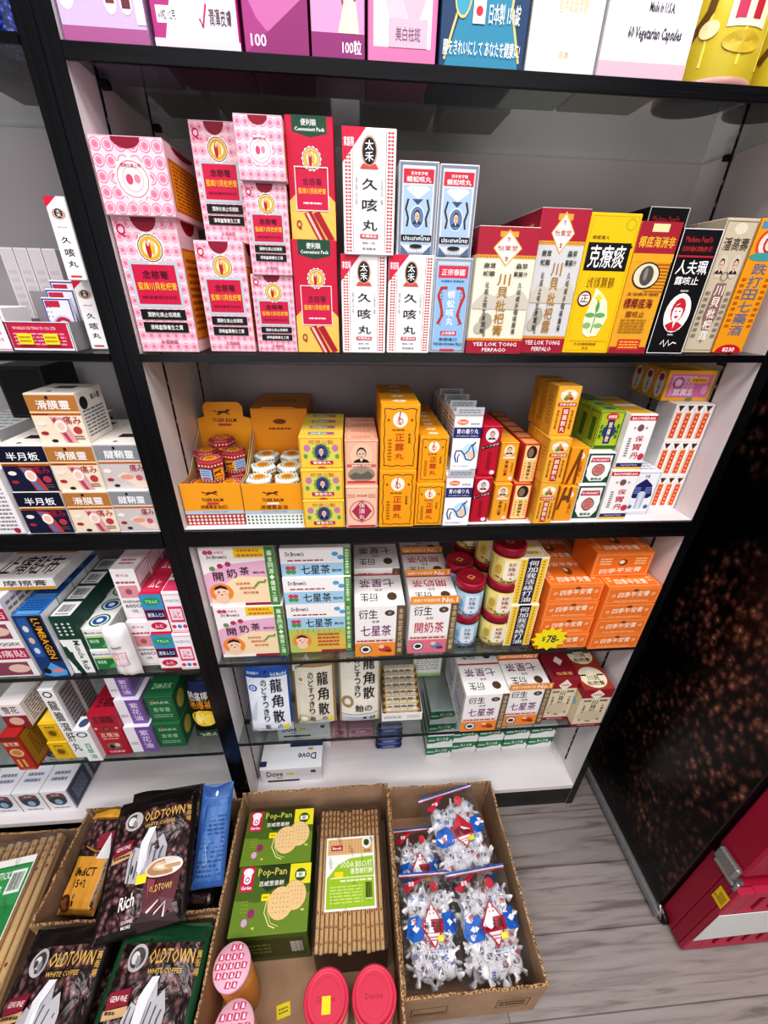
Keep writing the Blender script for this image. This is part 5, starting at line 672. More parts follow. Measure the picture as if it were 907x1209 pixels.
for nm, spec in I.items():
    key = PMAP.get(nm, nm); x, y, z, w, h = L[nm]; d = PROD[key]['d']; q = PROD[key]
    where = spec[0]; front = spec[1] if len(spec) > 1 else None; rows = spec[2] if len(spec) > 2 else 0
    xr = -.0406 if x < -.03 else .8972; xl = .003 if x > -.03 else -9
    x2 = min(x + w, xr); x = max(x, xl); w = x2 - x
    if nm == 'bk': where = 'peeking over the golden carton'
    if z > ZB - .002 and z < ZB + .03: z = ZB + .0095*max(0, x + w/2) + .0010 + .0095*w/2*(x > 0)
    lab = f"{q['desc']}, {where}" if key != 'kn' else f"patch box, {where}"
    carton(key, w, h, d, (x + w/2, y, z + .0002), lab, None, 0, front)
    if rows:
        low = SUPPORT.get(nm, [])
        for k in range(1, rows + 1):
            yy = y + k*(d + .0008)
            if yy + d > DP: break
            where_k = where.split(',')[0].replace('frontmost of the ', '').replace('front of its row', '').replace('frontmost of its row', '').replace('frontmost', '').strip()
            lk = f"{q['desc'] if key != 'kn' else 'patch box, ' + where.split(',')[0]}, {where_k + ' ' if where_k and key != 'kn' else ''}{ORD[k]} from the front".replace(', on', ' on')
            carton(key, w, h, d, (x + w/2, yy, z + .0002), lk, None, 0, front)
            for s in low:
                kx = PMAP.get(s, s); sx, sy, sz, sw, sh = L[s]; s2 = min(sx + sw, xr); sx = max(sx, xl); sw = s2 - sx; sd = PROD[kx]['d']; sp_ = I[s]
                if k == 1: ycur = sy + sd + .0008; 
                else: ycur = sy + k*(max(sd, d) + .0008)
                if ycur + sd > DP or sd < d*.4: continue
                if sd > d*1.3 and k > 2: continue
                if sd > d*1.3: ycur = sy + k*(sd + .0008)
                if ycur + sd > DP: continue
                w0 = sp_[0].split(',')[0]
                carton(kx, sw, sh, sd, (sx + sw/2, ycur, sz + .0002), f"{PROD[kx]['desc'] if kx != 'kn' else 'patch box'}, {w0}, {ORD[k]} row back", None, 0, sp_[1] if len(sp_) > 1 else None)
# more boxes: lying tea boxes, second tea box row, toothpaste, soap
x, y, z, w, h = L['qx1']; zq = z + h + .0006
for k, wh in enumerate(('lying flat on the standing tea box', 'lying flat, topmost under the shelf board')):
    carton('qx', w, .064, .128, (x + w/2, y + .004*k, zq), f"blue and white baby tea box, {wh}", None, 0, 'qhalf'); zq += .0646
x, y, z, w, h = L['ys1']; carton('ys', w, h + .012, .1, (x + w/2, y + .104, z + .0002), 'white herbal tea box with purple characters, second row, slightly taller')
for c in range(5):
    for r_ in range(4 if c == 0 else 2):
        carton('dg', .0765, .0555, .125, (.4855 + .0383 + c*.0795, .112 if c else .1, ZF + .0003 + r_*.0560), f"green and white toothpaste box, {['first','second','third','fourth','fifth'][c]} pile from the tea side, {['bottom','second','third','top'][r_]} tier", 'toothpaste boxes on the base shelf')
x, y, z, w, h = L['dv']
carton('dv', w, h, .075, (x + w/2, y, ZF + .0003), 'white soap box with navy stripe, in front on the base shelf')
carton('dv', w*.9, h, .07, (x + w/2 + .03, .15, ZF + .0003), 'white soap box with navy stripe, second row, lower one')
carton('dv', w*.9, h, .07, (x + w/2 + .03, .15, ZF + .0006 + h), 'white soap box with navy stripe, second row, upper one')
def simple_box(name, cat, label, group, w, h, d, loc, base, front=None, top=None, right=None, left=None, rot=0):
    key = name + label
    PROD[key] = P(name, cat, label, base, d, front, right, left, top)
    return carton(key, w, h, d, loc, label, group, rot)
for k in range(2):
    for j in range(2):
        simple_box('soap_bar', 'soap', f"pink wrapped soap bar, {['upper','lower'][1-j]} one of the {['first','second'][k]} pair on the base shelf", 'pink soap bars', .074, .03, .05, (.212 + k*.082, .168, ZF + .0003 + j*.0305), '#c88a9c', lambda: [('R', .1, .2, .9, .8, '#a84a68'), ('T', 'Lux', .3, .3, .7, .7, '#f2dfe6')])
def roll(name, label, group, loc, w, r, c1, c2):
    bb = B(); bb.rings([[(px, r*math.cos(2*PI*j/14)*rr, r + r*math.sin(2*PI*j/14)*rr) for j in range(14)] for px, rr in ((-w/2, .55), (-w/2 + .004, .95), (-w/2 + .007, 1), (w/2 - .007, 1), (w/2 - .004, .95), (w/2, .55))], ink(c1, .25))
    bb.rings([[(px, (r + .0003)*math.cos(2*PI*j/14), r + (r + .0003)*math.sin(2*PI*j/14)) for j in range(14)] for px in (-w*.3, w*.3)], ink(c2, .25), cap0=False, cap1=False)
    o = bb.obj(name, None, loc); tag(o, label, 'roll', group)
    t = B(); t.art([('T', 'LUCKY', .1, .25, .9, .75, '#e8ecf4')], lambda u, v, zz: (-w*.26 + w*.52*u, -(r + .0006 + zz)*math.cos((v - .5)*1.1), r + (r + .0006 + zz)*math.sin((v - .5)*1.1 + .35)), w*.5, r, .0001); link('printed_band', t.mesh('printed_band'), o)
    return o
for j in range(4): roll('candy_roll', f"navy blue candy roll, {['lowest','second','third','topmost'][j]} of the small stack on the base shelf", 'navy candy rolls', (.377, .145, ZF + .0004 + j*.0262), .08, .013, '#1f2a58', '#3d4d8f')
# sachet sticks in an open white tray
tr = empty('display_tray', (L['st'][0] + .051, L['st'][1], ZE + .0004)); tag(tr, 'white open tray holding gold wrapped sticks on the lower glass shelf', 'tray')
bb = B(); bb.box((-.051, 0, 0), (.051, .11, .0015), ink('#f1efec')); bb.box((-.051, 0, 0), (.051, .0012, .03), ink('#f1efec')); bb.box((-.051, .1088, 0), (.051, .11, .06), ink('#f1efec'))
for s in (-1, 1): bb.box((s*.0505 - .0006, 0, 0), (s*.0505 + .0006, .11, .03), ink('#f1efec'))
bb.art([('L', .06, .3, .5, .7, 2, '#8a8a8a'), ('R', .62, .3, .94, .7, '#d9d4cc')], lambda u, v, zz: (-.051 + .102*u, -zz, .03*v), .102, .03); link('tray', bb.mesh('tray'), tr)
st0 = None
for k in range(7):
    loc = (L['st'][0] + .051, L['st'][1] + .014 + k*.0145, ZE + .0025 + .0005)
    zz = .018 + .0105*k
    if k == 0:
        s_ = B(); s_.box((-.046, -.006, 0), (.046, .006, .024), ink('#b8975a', .25), .003); s_.art([('R', .08, .1, .92, .9, '#e9e4d8'), ('T', '龍角散', .3, .2, .86, .8, '#1c1a18'), ('R', 0, .0, .06, 1, '#7a5a24'), ('R', .94, 0, 1, 1, '#7a5a24'), ('E', .18, .5, .07, .3, '#a9aab0', 10)], lambda u, v, q_: (-.046 + .092*u, -.006 - q_, .024*v), .092, .024)
        s_.art([('R', .08, .15, .92, .85, '#d8cfba'), ('T', 'のどすっきり', .2, .3, .8, .7, '#2a2420')], lambda u, v, q_: (-.046 + .092*u, -.006 + .012*v, .024 + q_), .092, .012); sm = s_.mesh('sachet_stick')
        for e in range(1): pass
    o = link('sachet_stick', sm, None, (loc[0], loc[1], loc[2] + k*.0088)); tag(o, f"gold and white wrapped stick, {['frontmost','second','third','fourth','fifth','sixth','rearmost'][k]} in the white tray", 'sachet', 'gold wrapped sticks in the tray')
simple_box('tea_box', 'box', 'pale green box with small text standing behind the gold sticks', None, .08, .17, .05, (.478, .165, ZE + .0004), '#d7e2c9', lambda: [('R', .0, .0, 1, .06, '#a9c48a'), ('R', .06, .1, .94, .94, '#eef0e8'), ('L', .1, .14, .9, .9, 16, '#9a9a92')])

# ------------------------------------------------------------------ top shelf
TOP = [(.0026, .085, 'lilac capsule box with small flag badge', '#c9b3d3', lambda: [('R', 0, 0, 1, .08, '#a65a8e'), ('E', .12, .26, .11, .11, '#eee6f4'), ('R', .06, .2, .18, .32, '#5a66a8'), ('E', .62, .2, .07, .06, '#f2eaf0'), ('R', .57, .19, .67, .23, '#7a3a3a'), ('E', .8, .2, .07, .06, '#f2eaf0'), ('R', .75, .17, .85, .25, '#6a2f38'), ('P', [(.9, .1), (1, .1), (1, 1), (.86, 1)], '#e8dcec')]),
 (.090, .1755, 'magenta and white capsule box with red ticks', '#b0337e', lambda: [('P', [(.1, 0), (.98, 0), (.98, .9), (.62, .9)], '#efe6ee'), ('R', 0, 0, 1, .05, '#e3cfdc'), ('R', .06, .12, .3, .2, '#f2ecef'), ('T', '60粒 12克', .08, .135, .28, .185, '#3a2a34'), ('T', '活血調經', .66, .46, .92, .54, '#5a4450'), ('T', '美容養顏', .66, .29, .92, .37, '#5a4450'), ('T', '潤澤皮膚', .66, .12, .92, .2, '#5a4450')] + [('W', [(.55, .49 - i*.17), (.58, .45 - i*.17), (.64, .56 - i*.17)], .02, '#c02850') for i in range(3)]),
 (.1785, .2445, 'dark pink box with one large white character', '#a43a80', lambda: [('E', .5, .5, .5, .4, '#c46aa4'), ('P', [(.0, 0), (1, 0), (1, .3), (.4, .12)], '#8d2a6c'), ('T', '結', .56, .3, .96, .62, '#fdf6fa'), ('T', '100', .1, .04, .34, .1, '#f6e2ee')]),
 (.2465, .302, 'pink box with woman\'s face and purple band', '#d99ac4', lambda: [('R', 0, 0, 1, .13, '#8d2c70'), ('T', '100粒', .58, .03, .94, .1, '#fff'), ('E', .7, .48, .2, .27, '#8a5a50', 14), ('E', .7, .46, .16, .22, '#f0d2c4', 14), ('P', [(.5, .13), (.9, .13), (.84, .28), (.62, .28)], '#f0d2c4'), ('E', .64, .5, .03, .015, '#4a2a2a', 8), ('E', .76, .5, .03, .015, '#4a2a2a', 8), ('E', .7, .36, .05, .02, '#c0405a', 8), ('R', .2, .4, .3, .9, '#c04a6a'), ('R', .38, .5, .46, .9, '#b23a5c')]),
 (.3045, .377, 'pink framed box with two ladies drawing', '#d877a6', lambda: [('R', .08, .08, .92, 1, '#efe2ea'), ('E', .42, .4, .2, .22, '#d8c0cc', 12), ('E', .66, .4, .18, .2, '#cdb4c4', 12), ('E', .42, .68, .09, .08, '#7a5a62', 10), ('E', .64, .66, .09, .08, '#7a5a62', 10), ('E', .42, .66, .06, .06, '#ecd0c4', 10), ('E', .64, .64, .06, .06, '#ecd0c4', 10), ('T', '珍珠膏', .14, .3, .24, .6, '#8a5a74', 'v'), ('R', .3, .08, .86, .22, '#cfb4c6'), ('T', '美白祛斑', .4, .11, .76, .18, '#7a4a66')]),
 (.3795, .4725, 'teal and navy capsule box with blue ovals', '#1b3f66', lambda: [('P', [(.06, 0), (.24, .3), (.2, .7), (.02, 1), (.98, 1), (.82, .6), (.8, .3), (.94, 0)], '#2f87a6'), ('W', [(.06, .04), (.2, .3), (.16, .7), (.02, 1)], .025, '#e0c878'), ('W', [(.94, .04), (.8, .3), (.84, .7), (.98, 1)], .025, '#e0c878')] + [q for i, (u, v) in enumerate(((.3, .66), (.46, .56), (.62, .56), (.8, .68), (.24, .36))) for q in (('E', u, v, .1, .12, '#e0c878'), ('E', u, v, .085, .105, '#3f9fb8'), ('T', '酵素', u - .05, v - .03, u + .05, v + .03, '#d8f0f2'))] + [('R', .36, .22, .5, .34, '#f4f2f0'), ('C', .43, .28, .04, '#d02a3a'), ('T', '日本製 150錠', .54, .22, .9, .32, '#f0f4f4'), ('T', '腸をきれいにして あなたを健康に!', .04, .06, .94, .14, '#f4f8f8')]),
 (.4745, .5525, 'plain white box with faint gold characters', '#ebe9e6', lambda: [('T', '良琢碗百珍堂', .36, .42, .76, .5, '#d8c8a0'), ('T', '藍莓葉黃素糖', .36, .3, .76, .38, '#d8c8a0'), ('T', '健康', .44, .08, .6, .12, '#d8c8a0')]),
 (.5555, .6565, 'white and lilac vitamin box with grey lettering', '#e6e3ea', lambda: [('R', 0, 0, 1, .09, '#d9b4c0'), ('R', .16, .74, .19, 1, '#2c2c30'), ('T', 'Cellular & Full Body Optimization', .23, .93, .9, .985, '#3c3c44'), ('T', 'Health Stem Support', .23, .84, .72, .89, '#3c3c44'), ('T', 'Improved Cognition', .23, .75, .68, .8, '#3c3c44'), ('E', .62, .58, .16, .1, '#e6cdb4', 16), ('E', .62, .58, .13, .075, '#f1ecee', 16), ('T', 'EGT', .53, .54, .71, .62, '#c8a890'), ('T', 'Made in U.S.A.', .44, .34, .72, .39, '#3c3c44'), ('T', '60 Vegetarian Capsules', .26, .19, .86, .27, '#2c2c34')])]
for x0, x1, lb, base, fr in TOP:
    simple_box('supplement_box', 'box', lb + ' on the top glass shelf', 'supplement boxes on the top shelf', x1 - x0 - .001, .15, .1, ((x0 + x1)/2, .003, ZA + .0003), base, fr, None, None, None)
for k, (x0, w_) in enumerate(((.03, .07), (.11, .09), (.2, .06), (.3, .1), (.41, .09))):
    simple_box('supplement_box', 'box', f"grey-white box in second row of top shelf, seen through glass, {['first','second','third','fourth','fifth'][k]} from post", 'boxes in the second row of the top shelf', w_, .12, .09, (x0 + w_/2, .115, ZA + .0003), '#cfcaca', None)
    
def tin(name, label, group, loc, r, h, body, lidc, art=None, lidart=None, base=None, lidh=.016, cat='tin', n=28):
    t = empty(name, loc); tag(t, label, cat, group)
    bb = B(); bb.lathe([(r*.96, 0), (r, .003), (r, h - lidh), (r*.97, h - lidh + .001)], ink(body, .25), n)
    if base: bb.lathe([(r*1.02, 0.0), (r*1.02, .008), (r, .009)], ink(base, .2), n)
    if art: bb.art(art, lambda u, v, z: ((r + .0004 + z)*math.sin((u - .5)*PI), -(r + .0004 + z)*math.cos((u - .5)*PI), .004 + (h - lidh - .006)*v), r*PI, h - lidh, .0001, 4)
    link('body', bb.mesh('tin_body'), t)
    l = B(); l.lathe([(r*1.03, h - lidh), (r*1.03, h - .003), (r*.99, h), (r*.9, h), (r*.88, h - .0015), (0.001, h - .0015)], ink(lidc, .3), n)
    if lidart: l.art(lidart, lambda u, v, z: ((u - .5)*2*r, (v - .5)*2*r, h - .0013 + z), 2*r, 2*r, .0001)
    link('lid', l.mesh('tin_lid'), t); return t
GOLDA = [('R', .0, .1, 1, .95, '#e3cf54'), ('R', .36, .3, .64, 1, '#efe6c8'), ('R', .4, .34, .47, 1, '#c03058'), ('R', .52, .34, .58, 1, '#b8283a'), ('E', .5, .22, .14, .06, '#c9ac34'), ('W', [(.1, .2), (.24, .4), (.3, .9)], .05, '#6a4a1c'), ('W', [(.9, .2), (.76, .4), (.7, .9)], .05, '#6a4a1c'), ('T', '高鈣', .42, .5, .58, .8, '#fff', 'v'), ('E', .26, .3, .06, .05, '#efe2b0')]
for k, (xx, yy) in enumerate(((.716, .056), (.818, .06))):
    tin('milk_powder_tin', f"golden yellow tin on the top shelf, {['beside the white vitamin box', 'nearest the end panel'][k]}", 'golden tins on the top shelf', (xx, yy, ZA + .0003), .049, .17, '#d8c23c', '#c9ac34', GOLDA, None, '#b98a84', cat='tin')

# ------------------------------------------------------------------ tea tins on the upper clear shelf
YT = [('R', .1, .08, .9, .92, '#e7d98a'), ('R', .34, .12, .66, .9, '#f2ead0'), ('T', '珍珠末', .42, .3, .58, .86, '#8a2436', 'v'), ('E', .24, .5, .07, .2, '#c9a84a', 10), ('W', [(.2, .2), (.34, .14), (.5, .2), (.66, .14), (.8, .2)], .03, '#8a2436'), ('T', '保嬰丹', .3, .0, .7, .08, '#5a3a1c')]
BT = [('R', .1, .08, .9, .92, '#a9cbdc'), ('R', .34, .12, .66, .9, '#dfeaf0'), ('T', '珍珠末', .42, .3, .58, .86, '#3a5a86', 'v'), ('E', .24, .5, .07, .2, '#7aa8c4', 10), ('W', [(.2, .2), (.34, .14), (.5, .2), (.66, .14), (.8, .2)], .03, '#8a2436'), ('T', '保嬰丹', .3, .0, .7, .08, '#2a4a6a')]
LT = [('P', [(.5, .36), (.66, .5), (.5, .64), (.34, .5)], '#d8b25a'), ('P', [(.5, .42), (.59, .5), (.5, .58), (.41, .5)], '#a81c34')]
def tins(cx, cy, n, r, col, art, lbl):
    for k in range(n):
        tin('powder_tin', f"{lbl}, {['bottom','second','third'][k] if n == 3 else ['lower','upper'][k]} of its stack", 'powder tins with maroon lids', (cx, cy, ZD + .0003 + k*.0845), r, .0838, col, '#a01a34', art, LT, None, .02)
tins(.588, .048, 3, .0315, '#e2d07c', YT, 'yellow tin with maroon lid, front')
tins(.520, .048, 2, .0295, '#a3c6da', BT, 'light blue tin with maroon lid, front')
tins(.511, .11, 2, .0295, '#a3c6da', BT, 'light blue tin with maroon lid, second row')
tins(.577, .114, 3, .0315, '#e2d07c', YT, 'yellow tin with maroon lid, second row')
tins(.548, .175, 3, .0315, '#e2d07c', YT, 'yellow tin with maroon lid, rear row')
# star price card
pc = B(); n = 12; rim = [(.041*(1 if j % 2 == 0 else .74)*math.cos(PI*j/n), .034*(1 if j % 2 == 0 else .74)*math.sin(PI*j/n)) for j in range(2*n)]
pc.rings([[(p[0], -.0003, p[1]) for p in rim], [(p[0], .0003, p[1]) for p in rim]], ink('#f2e21c', .5), smooth=False)
pc.v = [(v[0], v[1], v[2]) for v in pc.v]
pc.art([('T', '$', .3, .4, .38, .62, '#2a2a4a'), ('T', '78-', .42, .34, .76, .66, '#2a2a4a')], lambda u, v, z: (-.041 + .082*u, -.0004 - z, -.034 + .068*v), .082, .068, .0001)
o = pc.obj('price_card', None, (.694, -.0016, ZD + .0343), (0, 0, 0)); tag(o, 'yellow star-shaped price card leaning on the orange balm boxes', 'price card')

# ------------------------------------------------------------------ left unit extras
LB, LC, LD, LE = 1.2535, .976, .640, .357
for k in range(4):
    simple_box('pill_box', 'box', f"pale grey plain tall box, {['first','second','third','fourth'][k]} from the frame edge on the ointment unit", 'pale boxes at the back of the side shelf', .0175, .122, .04, (-.191 + k*.0186, .1, LB + .0003), '#cbc4c6', lambda: [('F', .02, .01, .98, .99, '#e2dcdd', .05), ('L', .2, .15, .8, .8, 8, '#bdb6b8')])
simple_box('pill_box', 'box', 'white box with thin red frame at the frame edge, side shelf', None, .09, .052, .05, (-.203, .004, LB + .0003), '#efecec', lambda: [('F', .03, .04, .97, .96, '#c84a62', .01), ('L', .1, .2, .9, .8, 4, '#c9a4aa')])
tr = empty('display_tray', (-.1215, .004, LB + .0004)); tag(tr, 'open card tray with crimson front and two yellow stickers', 'tray')
bb = B(); g_ = ink('#8d898b'); bb.box((-.04, 0, 0), (.04, .07, .0012), g_, .0003); bb.box((-.04, .0688, 0), (.04, .07, .07), g_, .0003)
bb.box((-.04, 0, 0), (.04, .0012, .036), ink('#eeeaea'), .0003)
for s in (-1, 1): bb.box((s*.0394 - .0006, .0012, 0), (s*.0394 + .0006, .0688, .036), g_, .0003)
bb.art([('F', .01, .02, .99, .98, '#31304a', .012), ('R', .04, .12, .96, .96, '#bd2348'), ('T', 'WORLDS DE TING YU CO LTD', .12, .74, .78, .84, '#f0d8dc'), ('L', .1, .2, .9, .66, 4, '#e39aaa')], lambda u, v, z: (-.04 + .08*u, -z, .036*v), .08, .036, .00006)
link('tray', bb.mesh('tray'), tr)
for k, xx in enumerate((-.018, .014)):
    bb = B(); bb.box((xx - .009, -.0022, .009), (xx + .009, -.0014, .022), ink('#efdc2a'), .0002); bb.art([('L', .1, .15, .9, .85, 2, '#a98a1c')], lambda u, v, z, xx=xx: (xx - .009 + .018*u, -.0022 - z, .009 + .013*v), .018, .013); link('price_sticker', bb.mesh('price_sticker'), tr)
for k in range(3):
    simple_box('plaster_packet', 'packet', f"white packet with red ring print, {['front','second','rear'][k]} one in the crimson tray", 'packets in the crimson tray', .036, .062 + .01*k, .004, (-.1015, .026 + k*.014, LB + .002), '#e6e4ea', lambda: [('F', .02, .02, .98, .98, '#4a5a9a', .05), ('C', .55, .45, .38, '#bcd0e4'), ('O', .55, .45, .32, '#c02a44', .12), ('R', .1, .82, .6, .94, '#c02a44'), ('E', .85, .4, .1, .06, '#3a4a8a', 10), ('D', .05, .05, .3, .95, 2, 10, .025, '#5a6aa8')])
# upper side shelf: blue glittering bottle and dark box
bt = empty('gel_bottle', (-.0665, .05, 1.5493)); tag(bt, 'blue glittering bottle on the top side shelf beside the post', 'bottle')
def f_glit(nt, bs):
    tc = nt.nodes.new('ShaderNodeTexCoord'); v = nt.nodes.new('ShaderNodeTexVoronoi'); v.inputs['Scale'].default_value = 260; nt.links.new(tc.outputs['Object'], v.inputs['Vector']); r = ramp(nt, [(.1, '#7a9ae0'), (.4, '#24409a'), (.7, '#101c4a')]); nt.links.new(v.outputs['Distance'], r.inputs[0]); nt.links.new(r.outputs[0], bs.inputs['Base Color']); bs.inputs['Roughness'].default_value = .2
bb = B(); bb.lathe([(.018, 0), (.02, .004), (.02, .11), (.012, .125), (.009, .13)], nodemat('blue_glitter', f_glit)); link('body', bb.mesh('bottle_body'), bt)
bb = B(); bb.lathe([(.012, .13), (.012, .155), (.01, .157)], ink('#d8d4c8')); link('cap', bb.mesh('bottle_cap'), bt)
simple_box('cream_box', 'box', 'black box at the frame edge of the top side shelf', None, .08, .14, .06, (-.135, .03, 1.5493), '#101012', lambda: [('F', .05, .05, .95, .95, '#7a6a3a', .02)])
simple_box('cream_box', 'box', 'brown box in second row of the top side shelf', None, .11, .1, .08, (-.11, .12, 1.5493), '#6a4a3c')
# patch shelf
simple_box('patch_box', 'box', 'black box at the back above the navy patch boxes', None, .075, .086, .09, (-.275, .15, LC + .149), '#1c1a1a', lambda: [('F', .03, .03, .97, .97, '#3a3432', .02)])
for k in range(2):
    simple_box('patch_box', 'box', f"white box with small lines below the black box, {['lower','upper'][k]} one", 'white lined boxes behind the navy ones', .075, .0735, .16, (-.325, .075, LC + .0003 + k*.0738), '#eceaea', lambda: [('L', .04, .1, .96, .9, 7, '#9a989c')], lambda: [('L', .04, .1, .96, .9, 7, '#a5a3a8')])
simple_box('patch_box', 'box', 'white patch box standing at frame edge, its narrow side full of small print', None, .05, .11, .07, (-.2735, -.0005, LC + .0003), '#efedee', lambda: [('L', .1, .05, .9, .95, 14, '#8a888c'), ('C', .8, .06, .1, '#a83048')])
# ointment shelf
for k in range(2):
    simple_box('patch_box', 'box', f"red and white patch box at the frame edge, {['lower','upper'][k]} one", 'red and white boxes at the frame edge', .1, .098, .12, (-.402, .004, LD + .0003 + k*.0985), '#f1eeee', lambda: [('R', 0, .5, 1, .8, '#b3264e'), ('T', '鎮痛貼', .3, .55, .96, .75, '#f6e2e6'), ('T', 'QQEX', .6, .86, .96, .95, '#3a3038'), ('R', .1, .05, .9, .42, '#8d4a5c'), ('E', .7, .24, .2, .12, '#e6c4b8', 12)], lambda: [('L', .1, .1, .9, .9, 5, '#8a5a6a')], lambda: [('L', .08, .1, .92, .9, 6, '#9a8a90')])
simple_box('patch_box', 'box', 'white box with bold black characters and gold band above the blue row', None, .125, .024, .15, (-.33, .03, LD + .198), '#f1efec', lambda: [('R', .0, 0, 1, .3, '#c99a34'), ('T', '摩擦膏', .3, .36, .9, .9, '#1c1a1a')], lambda: [('T', '止痛貼布', .1, .1, .9, .5, '#1c1a1a'), ('R', .05, .56, .95, .64, '#c99a34'), ('T', '速效貼', .2, .7, .8, .92, '#1c1a1a')])
# soft white pack
sp = empty('tissue_pack', (-.172, -.001, LD + .0003)); tag(sp, 'soft white squeezed pack standing before the ointment boxes', 'pack')
def pillow(bb, W, H, T, m, nx=10, nz=14, crumple=.0, seed=1, back=True, flat=.0):
    rr = random.Random(seed); ph = [rr.uniform(0, 6.28) for _ in range(8)]
    def bul(u, v):
        a = max(0, 4*u*(1-u))**.45 * max(0, min(1, (v)/.12))**.5 * max(0, min(1, (1-v)/.12))**.6
        n = crumple*(math.sin(9*u*2 + 7*v + ph[0]) + math.sin(17*v - 6*u + ph[1]) + .7*math.sin(23*u + 11*v + ph[2]) + .5*math.sin(31*v + 5*u + ph[3]))
        return a*(1 + n)
    def wx(u, v): return (u - .5)*W*(1 + .03*math.sin(5*v + ph[4])*crumple*8) 
    f = lambda u, v, z=0: (wx(u, v), -T*.5*bul(u, v) - z, H*v + .006*crumple*10*math.sin(6*u + ph[5])*(v > .9))
    g = lambda u, v, z=0: (wx(u, v), T*.5*bul(u, v)*(1 - flat) + z, H*v + .006*crumple*10*math.sin(6*u + ph[5])*(v > .9))
    for fn, fl in ((f, False), (g, True)):
        if fl and not back: continue
        vs = [fn(i/nx, j/nz) for j in range(nz+1) for i in range(nx+1)]
        fs = [(j*(nx+1)+i, j*(nx+1)+i+1, (j+1)*(nx+1)+i+1, (j+1)*(nx+1)+i) for j in range(nz) for i in range(nx)]
        bb.add(vs, [q[::-1] if fl else q for q in fs], m, True)
    return f
bb = B(); f = pillow(bb, .046, .135, .03, ink('#eceaea', .3), crumple=.06); bb.art([('R', .25, .3, .78, .55, '#e6cdd2'), ('F', .25, .3, .78, .55, '#c88a98', .03), ('E', .3, .42, .08, .03, '#e6b24a', 10), ('L', .3, .62, .7, .7, 1, '#a8a0a4')], f, .046, .135, .0002, 5); link('wrapper', bb.mesh('tissue_pack'), sp)
# lower side shelf
def yel(): return [('R', 0, 0, 1, 1, '#101014'), ('R', 0, .72, 1, .9, '#1c2a58'), ('T', '熱痛檸檬', .06, .62, .94, .76, '#e8e4da'), ('T', '熱爆補', .06, .5, .8, .62, '#e89a2a'), ('E', .5, .36, .46, .12, '#e6c23a'), ('E', .35, .37, .18, .08, '#f3e08a', 12), ('E', .66, .34, .2, .09, '#f0d65a', 12), ('R', 0, 0, 1, .18, '#24402c'), ('T', '檸檬片', .2, .05, .8, .14, '#dfe8d4')]
pch = empty('sachet_pouch', (-.078, .045, LE + .0004), (math.radians(-6), 0, 0)); tag(pch, 'black pouch with yellow fruit picture standing by the post', 'pouch')
bb = B(); f = pillow(bb, .07, .21, .034, ink('#131318', .25), crumple=.04); bb.art(yel(), f, .07, .21, .0003, 6); link('pouch', bb.mesh('sachet_pouch'), pch)
simple_box('cream_box', 'box', 'white and dark red box above the red and brown box', None, .05, .075, .1, (-.452, .006, LE + .124), '#efe6e6', lambda: [('R', 0, 0, 1, .5, '#8d3038'), ('T', '雪花', .2, .6, .8, .9, '#5a2a30'), ('E', .5, .26, .3, .18, '#e0b8a4', 12)], None, lambda: [('L', .1, .1, .9, .9, 8, '#8a8286')])
for c in range(3):
    for r_ in range(3):
        lab = f"white and navy box with dark emblem, {['front','second','rear'][r_]} row, {['beside the empty base','middle column','column at the frame edge'][c]}"
        carton('emb', .066, .088, .078, (-.503 - c*.067, .026 + r_*.0795, .1003), lab, 'emblem boxes on the base')
for c in range(2):
    carton('emb', .066, .06, .078, (-.536 - c*.067, .1055, .1003 + .0883), f"white and navy box with dark emblem, upper tier, {['inner','outer'][c]} one", 'emblem boxes on the base')

